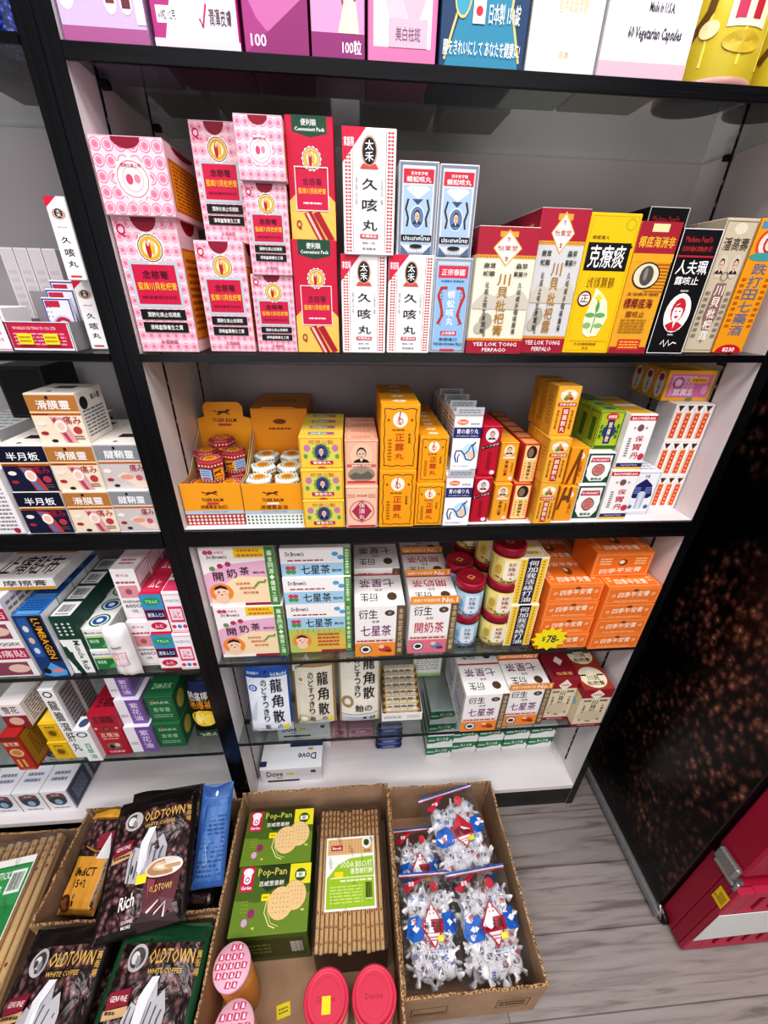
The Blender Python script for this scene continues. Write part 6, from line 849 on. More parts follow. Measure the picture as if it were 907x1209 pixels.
# ------------------------------------------------------------------ balm displays with hexagonal jars
def f_hex(n, r, z): return [(r*math.cos(PI/6 + 2*PI*j/n), r*math.sin(PI/6 + 2*PI*j/n), z) for j in range(n)]
TIG = lambda x, y, s: [('P', [(x - .5*s, y), (x - .25*s, y + .12*s), (x + .1*s, y + .1*s), (x + .32*s, y + .24*s), (x + .5*s, y + .18*s), (x + .42*s, y + .04*s), (x + .26*s, y - .02*s), (x + .5*s, y - .2*s), (x + .4*s, y - .22*s), (x + .12*s, y - .06*s), (x - .14*s, y - .06*s), (x - .4*s, y - .24*s), (x - .5*s, y - .2*s), (x - .3*s, y - .04*s)], '#6a3410'), ('W', [(x - .46*s, y), (x - .62*s, y + .12*s), (x - .7*s, y + .06*s)], .02, '#6a3410')]
def jar_meshes(col, dots):
    R_ = .0205
    j = B(); j.rings([f_hex(6, R_*.9, 0), f_hex(6, R_, .002), f_hex(6, R_, .026), f_hex(6, R_*.9, .028)], ink('#f2f0ea', .2), smooth=False)
    # six printed faces
    for k in range(6):
        a = PI/6 + PI/3*k; p0 = Vector((R_*math.cos(a), R_*math.sin(a), 0)); p1 = Vector((R_*math.cos(a + PI/3), R_*math.sin(a + PI/3), 0)); nrm = ((p0 + p1)/2).normalized()
        mp = lambda u, v, z: tuple(p0*(1-u) + p1*u + nrm*(z + .0002) + Vector((0, 0, .002 + .024*v)))
        ops = [('R', 0, 0, 1, .2, col), ('D', 0, .02, 1, .18, 4, 1, .07, dots)]
        ops += ([('R', 0, .2, 1, 1, '#a9cbe6'), ('L', .1, .45, .9, .9, 3, '#4a6aa8'), ('R', .15, .26, .85, .38, '#c43a50')] if k % 2 else [('R', 0, .2, 1, 1, '#eda222')] + TIG(.5, .7, .7) + [('T', 'TIGER BALM', .1, .32, .9, .44, '#6a2a10'), ('R', 0, .2, .14, 1, '#24306a')])
        j.art(ops, mp, R_, .024, .00005)
    l = B(); l.rings([f_hex(6, R_*1.08, .0265), f_hex(6, R_*1.1, .028), f_hex(6, R_*1.1, .036), f_hex(6, R_*.98, .039)], ink(col, .35), smooth=False)
    for k in range(6):
        a = PI/6 + PI/3*k; q = R_*1.1; p0 = Vector((q*math.cos(a), q*math.sin(a), 0)); p1 = Vector((q*math.cos(a + PI/3), q*math.sin(a + PI/3), 0)); nrm = ((p0 + p1)/2).normalized()
        l.art([('D', 0, .15, 1, .85, 4, 1, .075, dots)], lambda u, v, z: tuple(p0*(1-u) + p1*u + nrm*(z + .0002) + Vector((0, 0, .028 + .008*v))), q, .008, .00005)
    l.art([('C', .5, .5, .27, '#e8a024'), ('S', .5, .5, .2, .16, 8, '#c67a1c')] + [('C', .5 + .36*math.cos(PI/9*k), .5 + .36*math.sin(PI/9*k), .03, dots) for k in range(18)], lambda u, v, z: ((u - .5)*2*R_, (v - .5)*2*R_, .0391 + z), 2*R_, 2*R_, .00008)
    return j.mesh('balm_jar'), l.mesh('jar_lid')
JR = jar_meshes('#a8323c', '#e9dfc4'); JW = jar_meshes('#e9ece6', '#2f6a48')
def jar(ms, loc, label, rot):
    t = empty('balm_jar', loc, (0, 0, rot)); tag(t, label, 'jar', 'balm jars in the orange displays'); link('jar', ms[0], t); link('lid', ms[1], t); LABELS.append(label)
def display(nm, label, loc, low, dots, white):
    W_, D_, H_ = L[nm][3] - .001, .132, L[nm][4]
    t = empty('balm_display', loc); tag(t, label, 'display box', 'orange balm displays')
    bb = B(); o_ = ink('#ea9f24'); c_ = ink('#d9b98a')
    bb.box((-W_/2, 0, 0), (W_/2, D_, .0012), c_, .0002); bb.box((-W_/2, 0, 0), (W_/2, .0013, H_), o_, .0003)
    for s in (-1, 1):
        x = s*(W_/2 - .0007)
        vs = [(x - .0006, .0013, 0), (x + .0006, .0013, 0), (x - .0006, D_, 0), (x + .0006, D_, 0), (x - .0006, .0013, H_), (x + .0006, .0013, H_), (x - .0006, D_*.35, H_*.95), (x + .0006, D_*.35, H_*.95), (x - .0006, D_, .13), (x + .0006, D_, .13)]
        bb.add(vs, [(0, 4, 6, 8, 2), (1, 3, 9, 7, 5), (4, 5, 7, 6), (6, 7, 9, 8), (2, 8, 9, 3), (0, 1, 5, 4)], c_)
    ops = [('R', 0, .28, 1, .36, '#a9c6de'), ('T', 'ALWAYS WORKS 12 JARS', .3, .3, .72, .345, '#5a7aa0'), ('R', 0, 0, 1, .27, low)] + [('D', .01, .01, .99, .26, 14, 3, .025, dots)]
    if white: ops += [('D', .03, .03, .98, .27, 14, 3, .012, '#ecefe8')]
    ops += TIG(.5, .78, .22) + [('T', 'TIGER BALM', .32, .58, .68, .66, '#5a200e'), ('R', .4, .51, .6, .56, '#c23a50' if not white else '#efe6e2'), ('T', '虎標萬金油(紅)' if not white else '虎標萬金油', .28, .39, .74, .5, '#6a3a10')]
    bb.art(ops, lambda u, v, z: (-W_/2 + W_*u, -z, H_*v), W_, H_, .00006); link('tray', bb.mesh('display_tray'), t)
    h = B(); y0 = D_ - .0005; zt = .176 if not white else .168
    prof = [(-W_/2, .02), (W_/2, .02), (W_/2, zt - .03), (W_*.46 if not white else W_*.46, zt - .028), (W_*.36, zt - .026), (W_*.36, zt - .008), (W_*.29, zt), (-W_*.29, zt), (-W_*.36, zt - .008), (-W_*.36, zt - .026), (-W_/2, zt - .03)]
    h.rings([[(px, y0, pz) for px, pz in prof][::-1], [(px, y0 + .0012, pz) for px, pz in prof][::-1]], o_, smooth=False)
    ho = TIG(.5, .8, .26) + [('T', 'TIGER BALM', .28, .6, .72, .68, '#5a200e')] + ([('R', .38, .52, .62, .57, '#c23a50')] if not white else [('E', .5, .52, .16, .035, '#efe6e2'), ('T', '虎標萬金油', .18, .3, .86, .42, '#6a3a10'), ('T', 'WORKS WHERE IT HURTS', .24, .16, .8, .2, '#8a3a1c')])
    h.art(ho, lambda u, v, z: (-W_/2 + W_*u, y0 - z, zt - .09 + .09*v), W_, .09, .00006); link('header_card', h.mesh('header_card'), t)
    return t
x1_, y1_ = L['tb1'][0] + L['tb1'][3]/2, L['tb1'][1]; x2_, y2_ = L['tb2'][0] + L['tb2'][3]/2, L['tb2'][1]
display('tb1', 'orange balm display box of red-lidded jars by the shelf end', (x1_ + .0008, y1_, ZC + .0003), '#a8404a', '#ece3cd', False)
display('tb2', 'orange balm display box filled with white-lidded jars', (x2_ + .0008, y2_, ZC + .0003), '#eef1ec', '#2f6a48', True)
z0 = ZC + .0018
for k, (dx, dy) in enumerate(((-.0235, .03), (.0235, .03), (-.0235, .076), (.0235, .076))):
    jar(JR, (x1_ + dx, y1_ + dy, z0 + .026), f"red-lidded balm jar in the display, lower layer, {['front','front','rear','rear'][k]} {['inner','outer','inner','outer'][k]} corner", .3*k)
for k, (dx, dy, zz) in enumerate(((-.004, .038, .066), (-.0225, .079, .066), (.0235, .078, .066), (-.012, .108, .0815))):
    if k == 3: dx, dy, zz = -.001, .104, .0795
    jar(JR, (x1_ + dx, y1_ + dy, z0 + zz), f"red-lidded balm jar on the heap, {['frontmost and fully shown','next to the end panel','beside the white-lidded jars','rearmost before the header card'][k]}", .25 + .5*k)
for k in range(6):
    i, j = k % 2, k//2
    jar(JW, (x2_ - .023 + i*.046, y2_ + .027 + j*.039, z0 + .038 + .006*j), f"white-lidded balm jar, {['front','middle','rear'][j]} pair, {['nearer the red jars','nearer the portrait boxes'][i]}", .2*k)

# ------------------------------------------------------------------ lozenge pouches
def loz(key, label, col, edge, fills, lean, rot=0):
    x, y, z, w, h = L[key]; t = empty('lozenge_pouch', (x + w/2, y + .014, ZE + .0004), (math.radians(lean), 0, rot)); tag(t, label, 'pouch', 'lozenge pouches on the lower glass shelf')
    bb = B(); f = pillow(bb, w, h, .03, ink(edge, .25), 14, 20, .03, len(label)); bb.art(fills, f, w, h, .00016, 10, 7); link('pouch', bb.mesh('lozenge_pouch'), t)
    n = B(); n.box((-w/2 + .002, -.0022, h*.955), (w/2 - .002, .0022, h*.995), ink(edge, .2), .001); link('top_seal', n.mesh('top_seal'), t)
    s = B(); s.grid(lambda u, v, q: f(u, v, .0012), .8, .06, .92, .13, 0, '#f0df2a', 3); link('price_sticker', s.mesh('price_sticker'), t)
    return t
TX = lambda c1='#15151c': [('T', '龍', .58, .6, .84, .78, c1), ('T', '角', .58, .39, .84, .57, c1), ('T', '散', .58, .18, .84, .36, c1), ('T', 'の', .66, .09, .78, .15, c1), ('T', 'のどすっきり', .37, .2, .5, .78, c1, 'v'), ('T', '飴', .37, .09, .5, .17, c1)]
loz('lk1', 'blue and white lozenge pouch with large black brush characters', '', '#2b55a0', [('R', .05, .02, .96, .8, '#e3e9f1'), ('T', '龍角散の', .08, .84, .36, .88, '#d8e4f4'), ('T', 'Gold Menthol', .6, .81, .95, .86, '#d8e4f4'), ('C', .18, .66, .1, '#3a68b4'), ('O', .18, .66, .06, '#e8eef6', .03), ('P', [(.06, .3), (.24, .5), (.24, .05), (.06, .05)], '#c9d0da'), ('P', [(0, 0), (0, .16), (.2, .02)], '#aab0b6'), ('P', [(1, 0), (1, .12), (.7, .0)], '#aab0b6'), ('C', .5, .88, .03, '#141824')] + TX(), -7)
loz('lk2', 'gold lozenge pouch with bonus corner and large black brush characters', '', '#a58a5c', [('R', .06, .02, .94, .84, '#dcd6c6'), ('P', [(.02, .76), (.02, .84), (.36, .98), (.44, .93)], '#f1efe9'), ('T', '20%増量', .08, .8, .34, .85, '#1c1a18', (.09,)), ('C', .2, .68, .09, '#b99a5c'), ('O', .2, .68, .09, '#f2eee2', .03), ('E', .22, .12, .16, .07, '#c3b594', 14), ('E', .22, .12, .09, .04, '#eee8d8', 12), ('P', [(0, 0), (0, .3), (.14, .12), (.3, 0)], '#8f7548')] + TX(), -7)
loz('lk3', 'gold and white lozenge pouch printed upright, third in the row', '', '#b8a47c', [('R', .05, .16, .95, .98, '#e3ded2'), ('R', .05, .02, .95, .15, '#cfd5de'), ('C', .24, .9, .1, '#c3a468'), ('O', .24, .9, .1, '#f2eee2', .03), ('E', .2, .34, .15, .09, '#9d8a64', 14), ('E', .2, .34, .08, .05, '#e8e2d2', 12), ('C', .62, .09, .05, '#20222c'), ('T', '健康', .74, .06, .88, .12, '#2a3a5c')] + [('T', '龍', .58, .78, .86, .97, '#15151c'), ('T', '角', .58, .58, .86, .75, '#15151c'), ('T', '散', .58, .38, .86, .55, '#15151c'), ('T', 'のどすっきり', .38, .4, .52, .96, '#15151c', 'v'), ('T', '飴の', .38, .2, .8, .3, '#15151c')], -7)

# ------------------------------------------------------------------ cardboard boxes on the floor
def tray_box(label, x0, x1, y0, y1, h, fr=None, th=.005, seed=1, cut=0):
    t = empty('cardboard_box', ((x0+x1)/2, (y0+y1)/2, 0)); tag(t, label, 'cardboard box', 'cut-down cardboard boxes'); cx, cy = (x0+x1)/2, (y0+y1)/2; rr = random.Random(seed)
    bb = B(); bb.box((x0-cx, y0-cy, .0005), (x1-cx, y1-cy, .005), CARD); link('box_bottom', bb.mesh('box_bottom'), t)
    def wall(a, c, nm):
        A, C_ = Vector(a), Vector(c); n = 16; dr = (C_-A).normalized(); nr = Vector((-dr.y, dr.x))
        o_, i_, e = [], [], []
        hs = [h + rr.uniform(-.004, .003) for _ in range(n+1)]
        w_ = B(); vs = []
        for k in range(n+1):
            p = A + (C_-A)*k/n; j = rr.uniform(-.0006, .0006)
            vs += [(*(p - nr*th/2), .0055), (*(p - nr*(th/2 - j)), hs[k]), (*(p + nr*(th/2 + j)), hs[k]), (*(p + nr*th/2), .0055)]
        fs = []; fe = []
        for k in range(n):
            a_, b_ = 4*k, 4*k+4; fs += [(a_, b_, b_+1, a_+1), (a_+3, a_+2, b_+2, b_+3)]; fe += [(a_+1, b_+1, b_+2, a_+2)]
        w_.add(vs, fs + [(0, 1, 2, 3), (4*n+3, 4*n+2, 4*n+1, 4*n)], CARD); w_.add(vs, fe, CARDEDGE)
        return w_
    X0, X1, Y0, Y1 = x0 - cx + th/2, x1 - cx - th/2, y0 - cy + th/2, y1 - cy - th/2
    link('side_wall', wall((X0, Y0 + th/2), (X0, Y1 - th/2), 0).mesh('side_wall'), t); link('side_wall', wall((X1, Y1 - th/2), (X1, Y0 + th/2), 0).mesh('side_wall'), t)
    link('back_wall', wall((X1 + th/2, Y1), (X0 - th/2, Y1), 0).mesh('back_wall'), t)
    w_ = wall((X0 - th/2, Y0), (X1 + th/2, Y0), 0)
    if fr: w_.art(fr, lambda u, v, z: (x0 - cx + (x1-x0)*u, y0 - cy - .0004 - z, h*v), x1 - x0, h, .0001)
    link('front_wall', w_.mesh('front_wall'), t)
    # torn glue tabs at the back corners
    for s, X in ((-1, X0), (1, X1)):
        k = B(); k.box((X - .009 if s > 0 else X - .001, Y1 - .0075, h - .05), (X + .001 if s > 0 else X + .009, Y1 - .003, h + .012), CARD, .001); link('corner_tab', k.mesh('corner_tab'), t)
    return t
tray_box('cardboard box holding bagged candies, beside the open floor', .362, .643, -.380, -.006, .163, [('F', .06, .3, .32, .62, '#6a4a2c', .006), ('R', .08, .36, .3, .4, '#6a4a2c'), ('F', .68, .3, .92, .62, '#6a4a2c', .006), ('L', .7, .36, .9, .56, 2, '#6a4a2c')], seed=3)
tray_box('cardboard box holding green cracker boxes and a biscuit bag', -.016, .3605, -.56, -.006, .185, seed=5)
tray_box('cardboard box under the black coffee pouches, against the shelving', -.405, -.0185, -.226, -.006, .16, seed=8)
tray_box('cardboard box holding the two front coffee pouches', -.385, -.0185, -.56, -.2285, .15, seed=9)
tray_box('low cardboard box under the biscuit stick bag', -.72, -.4085, -.50, -.006, .07, seed=11)

# green cracker boxes lying face up
def crk(w, d):
    o = [('R', 0, 0, 1, 1, '#4f6a1e'), ('P', [(.0, 0), (1, 0), (1, .55), (.3, .45), (0, .5)], '#6d8a2a'), ('P', [(.3, 1), (.3, .72), (.42, .6), (.72, .72), (.72, 1)], '#2c3f16'), ('R', .71, .68, 1, 1, '#e8dc2a'), ('R', .04, .62, .22, 1, '#c3244e'), ('T', 'Garden', .06, .65, .2, .71, '#fff'), ('E', .13, .92, .07, .06, '#f6eef0', 12), ('R', .08, .8, .18, .9, '#f6eef0'), ('E', .13, .78, .05, .05, '#f6eef0', 10), ('O', .13, .8, .03, '#c3244e', .012),
         ('T', 'Pop-Pan', .26, .8, .66, .95, '#1a2410'), ('T', 'Pop-Pan', .265, .806, .665, .956, '#c9c45a'), ('T', '百威葱香餅', .3, .68, .64, .76, '#f0f0e4'), ('E', .86, .82, .08, .1, '#3a5a20', 14), ('R', .8, .78, .92, .86, '#f2f0d8'), ('T', '新', .83, .79, .89, .85, '#3a5a20'), ('W', [(.44, .5), (.42, .3), (.5, .12), (.58, .08)], .012, '#e6e6a8'), ('W', [(.47, .5), (.46, .3), (.52, .15), (.62, .1)], .01, '#c8d070'), ('C', .25, .3, .045, '#9a2a6a'), ('C', .18, .18, .04, '#d8a8c4'), ('D', .1, .3, .2, .5, 3, 4, .008, '#a8b83a'), ('E', .3, .1, .02, .02, '#c8d070', 6), ('E', .92, .3, .03, .02, '#c8d070', 6)]
    return o
def cracker_box(label, loc, w, d, h):
    t = empty('cracker_box', loc); tag(t, label, 'box', 'green cracker boxes')
    bb = B(); bb.box((-w/2, -d/2, 0), (w/2, d/2, h), ink('#4a6420'), .001); mp = lambda u, v, z: (-w/2 + w*u, -d/2 + d*v, h + z)
    bb.art(crk(w, d), mp, w, d, .00008)
    bb.art([('R', .06, .15, .94, .85, '#3a4a1c'), ('L', .1, .3, .5, .7, 3, '#7a8a4a'), ('Z', .76, .3, .92, .7, '#e8e8e0')], lambda u, v, z: (-w/2 + w*u, -d/2 - z, h*v), w, h)
    link('carton', bb.mesh('cracker_box'), t)
    c = B()
    for cu, cv, r, lift in ((.8, .52, .155, .004), (.62, .42, .17, .0046)):
        n = 36
        rim = lambda rad, z: [(-w/2 + w*cu + rad*w*(1 + .018*(j % 2))*math.cos(2*PI*j/n), -d/2 + d*cv + rad*w*(1 + .018*(j % 2))*math.sin(2*PI*j/n), h + z) for j in range(n)]
        c.rings([rim(r, lift*.2), rim(r, lift*.36), rim(r*.96, lift*.44)], BISCUIT)
        c.art([('D', cu - r*.7, cv - r*.7*w/d, cu + r*.7, cv + r*.7*w/d, 5, 5, .006, '#8a5a28')], lambda u, v, z: (-w/2 + w*u, -d/2 + d*v, h + lift*.45 + z), w, d, .0001)
    link('cracker_picture', c.mesh('cracker_picture'), t)
    s = B(); s.box((-w/2 + w*.36, -d/2 + d*.46, h + .0025), (-w/2 + w*.47, -d/2 + d*.56, h + .0031), ink('#f0dc1e'), .0001); s.art([('L', .2, .3, .8, .7, 1, '#8a7a10')], lambda u, v, z: (-w/2 + w*(.36 + .11*u), -d/2 + d*(.46 + .1*v), h + .0031 + z), w*.1, d*.1); link('price_sticker', s.mesh('price_sticker'), t)
cracker_box('green cracker box lying face up nearest the shelving', (.0855, -.0955, .0055), .163, .112, .15)
cracker_box('green cracker box lying face up, nearer the round canisters', (.0885, -.2115, .0055), .163, .117, .15)
simple_box('cracker_box', 'box', 'closed carton under the biscuit bag', None, .155, .125, .27, (.262, -.30, .0058), '#5a3f2c')

# biscuit stick bags
def stick_bag(label, loc, W, Ln, T, n, rotz, lab, horiz=False, layers=2):
    t = empty('biscuit_bag', loc, (0, 0, rotz)); tag(t, label, 'biscuit bag', 'bags of biscuit sticks'); pitch = W*.9/n
    sk = B(); r = pitch*.44
    sk.rings([[(r*rr*math.cos(2*PI*j/8), y, r*rr*math.sin(2*PI*j/8)) for j in range(8)][::-1] for y, rr in ((-Ln*.43, .6), (-Ln*.428, 1), (Ln*.428, 1), (Ln*.43, .6))], BISCUIT)
    rnd = random.Random(n)
    sk.art([('R', 0, .05 + .09*i, 1, .065 + .09*i, '#a03038') for i in range(2)] + [('R', 0, .84 + .05*i, 1, .86 + .05*i, '#a03038') for i in range(3)] + [('E', .5, .24, .3, .012, '#a03038', 8), ('E', .5, .78, .3, .012, '#a03038', 8)], lambda u, v, z: ((u - .5)*r*1.1, -Ln*.43 + Ln*.86*v, math.sqrt(max(0, r*r - ((u - .5)*r*1.1)**2)) + .0003 + z), r, Ln, .00005)
    m = sk.mesh('biscuit_stick')
    for ly in range(layers):
        for k in range(n): link('biscuit_stick', m, t, (-W*.45 + pitch*(k + .5), rnd.uniform(-.004, .004), r + .002 + ly*r*1.98), (0, rnd.uniform(-.12, .12), 0))
    top = r*2*layers + .004
    fb = B(); nx, ny = 22, 30; rr = random.Random(3)
    def zt(u, v): 
        e = min(1, min(u, 1-u)/.06, min(v, 1-v)/.07); return .002 + (top + .0016)*max(0, e)**.6 + .0012*math.sin(40*u + 9*v) + .0014*math.sin(31*v + 13*u)
    vs = [(-W/2 + W*i/nx, -Ln/2 + Ln*j/ny, zt(i/nx, j/ny)) for j in range(ny+1) for i in range(nx+1)]
    fb.add(vs, [(j*(nx+1)+i, j*(nx+1)+i+1, (j+1)*(nx+1)+i+1, (j+1)*(nx+1)+i) for j in range(ny) for i in range(nx)], FILM, True); link('clear_film', fb.mesh('clear_film'), t)
    u0, u1, v0, v1, ops = lab; lw, lh = W*(u1-u0), Ln*(v1-v0); lb = B(); zz = top + .0045
    lb.box((-W/2 + W*u0, -Ln/2 + Ln*v0, zz), (-W/2 + W*u1, -Ln/2 + Ln*v1, zz + .0006), ink('#f2f0ea'), .0002)
    lb.art(ops, lambda u, v, z: (-W/2 + W*u0 + lw*u, -Ln/2 + Ln*v0 + lh*v, zz + .0006 + z), lw, lh, .00006); link('paper_label', lb.mesh('paper_label'), t)
    s = B(); s.box((-W/2 + W*(u0 + (u1-u0)*.18), -Ln/2 + Ln*(v0 + (v1-v0)*.42), zz + .0022), (-W/2 + W*(u0 + (u1-u0)*.36), -Ln/2 + Ln*(v0 + (v1-v0)*.5), zz + .0028), ink('#f0dc1e'), .0001); link('price_sticker', s.mesh('price_sticker'), t)
    return t
SODA = [('R', .03, .74, .97, .97, '#d8b07a'), ('D', .05, .76, .95, .96, 14, 5, .012, '#b98a52'), ('R', .1, .8, .34, .88, '#b3263c'), ('T', 'Biscuit', .13, .82, .31, .86, '#fff'), ('P', [(.03, .03), (.97, .03), (.97, .7), (.5, .68), (.25, .6), (.03, .42)], '#9cc22a'), ('E', .84, .9, .1, .09, '#e8ead8', 14), ('E', .84, .9, .06, .05, '#3a4a1c', 12), ('T', '天然', .78, .75, .92, .8, '#3a4a1c'), ('T', 'SODA BISCUIT', .3, .55, .95, .64, '#eef4d8'), ('T', '香葱梳打餅', .5, .46, .95, .54, '#f6f8ea'), ('R', .1, .41, .97, .425, '#e8f0c8'), ('L', .3, .35, .95, .4, 1, '#e8f0c8'), ('L', .1, .08, .75, .32, 6, '#c8de7a'), ('Z', .8, .14, .93, .34, '#20261a'), ('R', .8, .12, .93, .13, '#f0f0e8')]
GRN = [('R', .02, .02, .98, .98, '#2f8a4a'), ('R', .02, .92, .98, .98, '#f2f0ea'), ('R', .04, .5, .96, .9, '#3f9a58'), ('T', 'BISCUIT STICKS', .1, .78, .7, .86, '#e8f2e4'), ('T', '蘇打餅條', .1, .6, .62, .72, '#e8f2e4'), ('L', .08, .1, .6, .44, 6, '#cfe6cf'), ('R', .68, .62, .94, .86, '#eef2ea'), ('Z', .71, .65, .91, .83, '#1c2a1c')]
stick_bag('clear bag of biscuit sticks with lime green label', (.259, -.176, .1345), .163, .300, .03, 15, 0, (.16, .86, .28, .73, SODA), layers=1)
stick_bag('clear bag of biscuit sticks with dark green label at the frame edge', (-.555, -.2, .0715), .24, .36, .03, 12, math.radians(8), (.3, .8, .3, .82, GRN), layers=2)

# canisters
def canister(label, loc, r, h, lidc, art, body, raised):
    t = empty('snack_canister', loc); tag(t, label, 'canister', 'round canisters in the middle box')
    b_ = B(); b_.lathe([(r*.93, 0), (r*.95, .003), (r*.95, h - .016), (r*.9, h - .015)], body, 32); link('body', b_.mesh('canister_body'), t)
    l = B()
    if raised: l.lathe([(r, h - .017), (r*1.02, h - .012), (r*1.02, h - .003), (r*.98, h), (r*.88, h), (r*.86, h - .003), (r*.8, h - .003), (.0006, h - .003)], lidc, 40); l.art([('T', 'Danisa', .3, .46, .7, .55, '#a82a40'), ('O', .5, .5, .34, '#bb2f4a', .008)], lambda u, v, z: ((u - .5)*2*r, (v - .5)*2*r, h - .0028 + z), 2*r, 2*r)
    else:
        l.lathe([(r, h - .015), (r*1.01, h - .012), (r*1.01, h - .002), (r*.98, h), (.0006, h)], lidc, 36)
        ops = []
        for i in range(5):
            for j in range(5):
                u, v = .14 + .18*i + (.06 if j % 2 else 0) - .03, .14 + .18*j
                if math.hypot(u - .5, v - .5) < .4: ops += [('P', [(u - .08, v - .06), (u + .06, v - .07), (u + .09, v + .05), (u - .05, v + .07)], '#c43a62'), ('P', [(u - .02, v - .05), (u + .05, v - .04), (u + .03, v + .05), (u - .01, v + .04)], '#f6e4ea')]
        l.art(ops, lambda u, v, z: ((u - .5)*2*r, (v - .5)*2*r, h + .0002 + z), 2*r, 2*r, .00002)
    link('lid', l.mesh('canister_lid'), t)
    if art:
        s = B(); s.box((-.008, -.018, h - .0022), (.008, .004, h - .0016), ink('#f0d81e'), .0001); link('price_sticker', s.mesh('price_sticker'), t)
CRED = ink('#d23a55', .35); CBODY = film_mat('jar_plastic', (.92, .88, .86, 1), .15, 0)
canister('red-lidded canister with yellow price sticker on its lid', (.217, -.372, .0055), .041, .184, CRED, True, ink('#c8a890', .3), True)
canister('red-lidded canister next to the candy box', (.3055, -.374, .0055), .041, .184, CRED, False, ink('#c8a890', .3), True)
canister('pink patterned canister nearer the green cracker boxes', (.034, -.318, .0055), .0345, .184, ink('#e9b4c4', .4), False, ink('#d8944a', .3), False)
canister('pink patterned canister nearest the viewer', (.056, -.394, .0055), .0345, .184, ink('#e9b4c4', .4), False, ink('#d8944a', .3), False)
s = B(); s.box((-.014, -.01, 0), (.014, .01, .0006), ink('#f0dc1e'), .0001); s.art([('L', .15, .25, .85, .75, 2, '#8a7a10')], lambda u, v, z: (-.014 + .028*u, -.01 + .02*v, .0006 + z), .028, .02)
o = s.obj('price_sticker', None, (.118, -.345, .0056), (0, 0, .2)); o.name = 'price_tag'; tag(o, 'loose yellow price sticker on the floor of the middle box', 'sticker')

# ------------------------------------------------------------------ coffee pouches
def place(o, bottom, top, nrm):
    zb, zt = Vector(bottom), Vector(top); Z_ = (zt - zb).normalized(); N = Vector(nrm); N = (N - Z_*N.dot(Z_)).normalized(); Y_ = -N; X_ = Y_.cross(Z_)
    m = Matrix((X_, Y_, Z_)).transposed().to_4x4(); m.translation = zb; o.matrix_world = m
def coffee_art(accent, cup=True, title=True):
    o = []
    if accent: o += [('P', [(0, 0), (0, .3), (.18, .36), (.4, .24), (.66, .3), (1, .16), (1, 0)], accent)]
    o += [('E', .27, .8, .105, .075, '#b9b6b4', 18), ('E', .27, .8, .08, .056, '#4a4648', 16), ('E', .25, .8, .045, .035, '#d8d5d2', 10), ('E', .29, .78, .03, .03, '#8c888a', 8)]
    if title: o += [('T', 'OLDTOWN', .4, .765, .88, .845, '#d9b25a'), ('T', 'WHITE COFFEE', .42, .715, .78, .742, '#d9b25a'), ('T', '舊街場', .905, .7, .955, .84, '#d9b25a', 'v')]
    o += [('P', [(.1, .55), (.32, .57), (.32, .65), (.1, .63)], '#8d2138'), ('T', 'GENUINE', .12, .585, .3, .615, '#eadfd6'), ('P', [(.09, .5), (.33, .52), (.33, .565), (.09, .545)], '#c9a678'), ('L', .11, .52, .31, .55, 1, '#5a3a24')]
    o += [('P', [(.3, .34), (.3, .5), (.36, .58), (.4, .52), (.44, .64), (.5, .7), (.56, .7), (.6, .6), (.66, .64), (.72, .54), (.72, .38), (.5, .3)], '#b5b3b8')]
    for k in range(6):
        u = .33 + .064*k; o += [('W', [(u, .33 + .02*k), (u + .01, .5), (u + .03, .6 - .02*abs(k - 2))], .012, '#4c484e'), ('E', u + .03, .42, .012, .035, '#38343a', 10)]
    o += [('P', [(.42, .6), (.5, .7), (.58, .7), (.52, .58), (.5, .44), (.46, .36), (.42, .4)], '#e3e2e6')]
    if cup:
        o += [('P', [(.52, .36), (.55, .12), (.62, .05), (.8, .06), (.88, .14), (.93, .38)], '#5b1a26'), ('P', [(.57, .32), (.59, .14), (.63, .1), (.66, .3)], '#8d4450'), ('E', .725, .38, .205, .07, '#e9ddd2', 24), ('E', .725, .378, .18, .056, '#b98d68', 22), ('E', .73, .385, .12, .034, '#dcbf9a', 18), ('E', .71, .38, .06, .016, '#f0e2cc', 14), ('T', 'OLDTOWN', .6, .22, .86, .265, '#d9b25a'), ('P', [(.46, .06), (.56, .1), (.9, .06), (.96, .0), (.5, .0)], '#3a2a2c'), ('W', [(.6, .1), (.72, .16), (.68, .08), (.8, .14), (.78, .05)], .02, '#e8e2e0')]
    return o
COFFEE_N = [0]
def coffee(label, W, H, T, bottom, top, nrm, accent=None, mat_=None, extra=None, seed=1, plain=False, edge='#17100f', edgew=.05):
    t = empty('coffee_pouch', (0, 0, 0)); place(t, bottom, top, nrm); tag(t, label, 'coffee pouch', 'coffee pouches in the floor boxes')
    bb = B(); f = pillow(bb, W, H, T, mat_ or BEANS, 18, 24, .07, seed)
    em = ink(edge, .3)
    ops = [('R', 0, 0, edgew, 1, edge), ('R', 1 - edgew, 0, 1, 1, edge), ('R', 0, .88, 1, 1, edge), ('R', 0, 0, 1, .05, edge)]
    bb.art(ops, f, W, H, .0002, 14); 
    bb.art((extra if plain else coffee_art(accent) + (extra or [])), f, W, H, .00022, 8, 6)
    link('pouch', bb.mesh('coffee_pouch'), t)
    s = B(); s.box((-W/2 + .004, -.0016, H*.965), (W/2 - .004, .0016, H*1.004), em, .0006); link('top_seal', s.mesh('top_seal'), t)
    if not plain:
        k = B(); k.grid(lambda u, v, q: f(u, v, .0075), .44, .3, .55, .365, 0, '#f0df1e', 3); link('price_sticker', k.mesh('price_sticker'), t)
    return t
RICH = [('T', 'Rich', .3, .15, .46, .24, '#f2eee8', (.015,)), ('T', 'COFFEE', .34, .07, .46, .09, '#e6dfd8'), ('T', 'MORE', .34, .04, .44, .06, '#e6dfd8')]
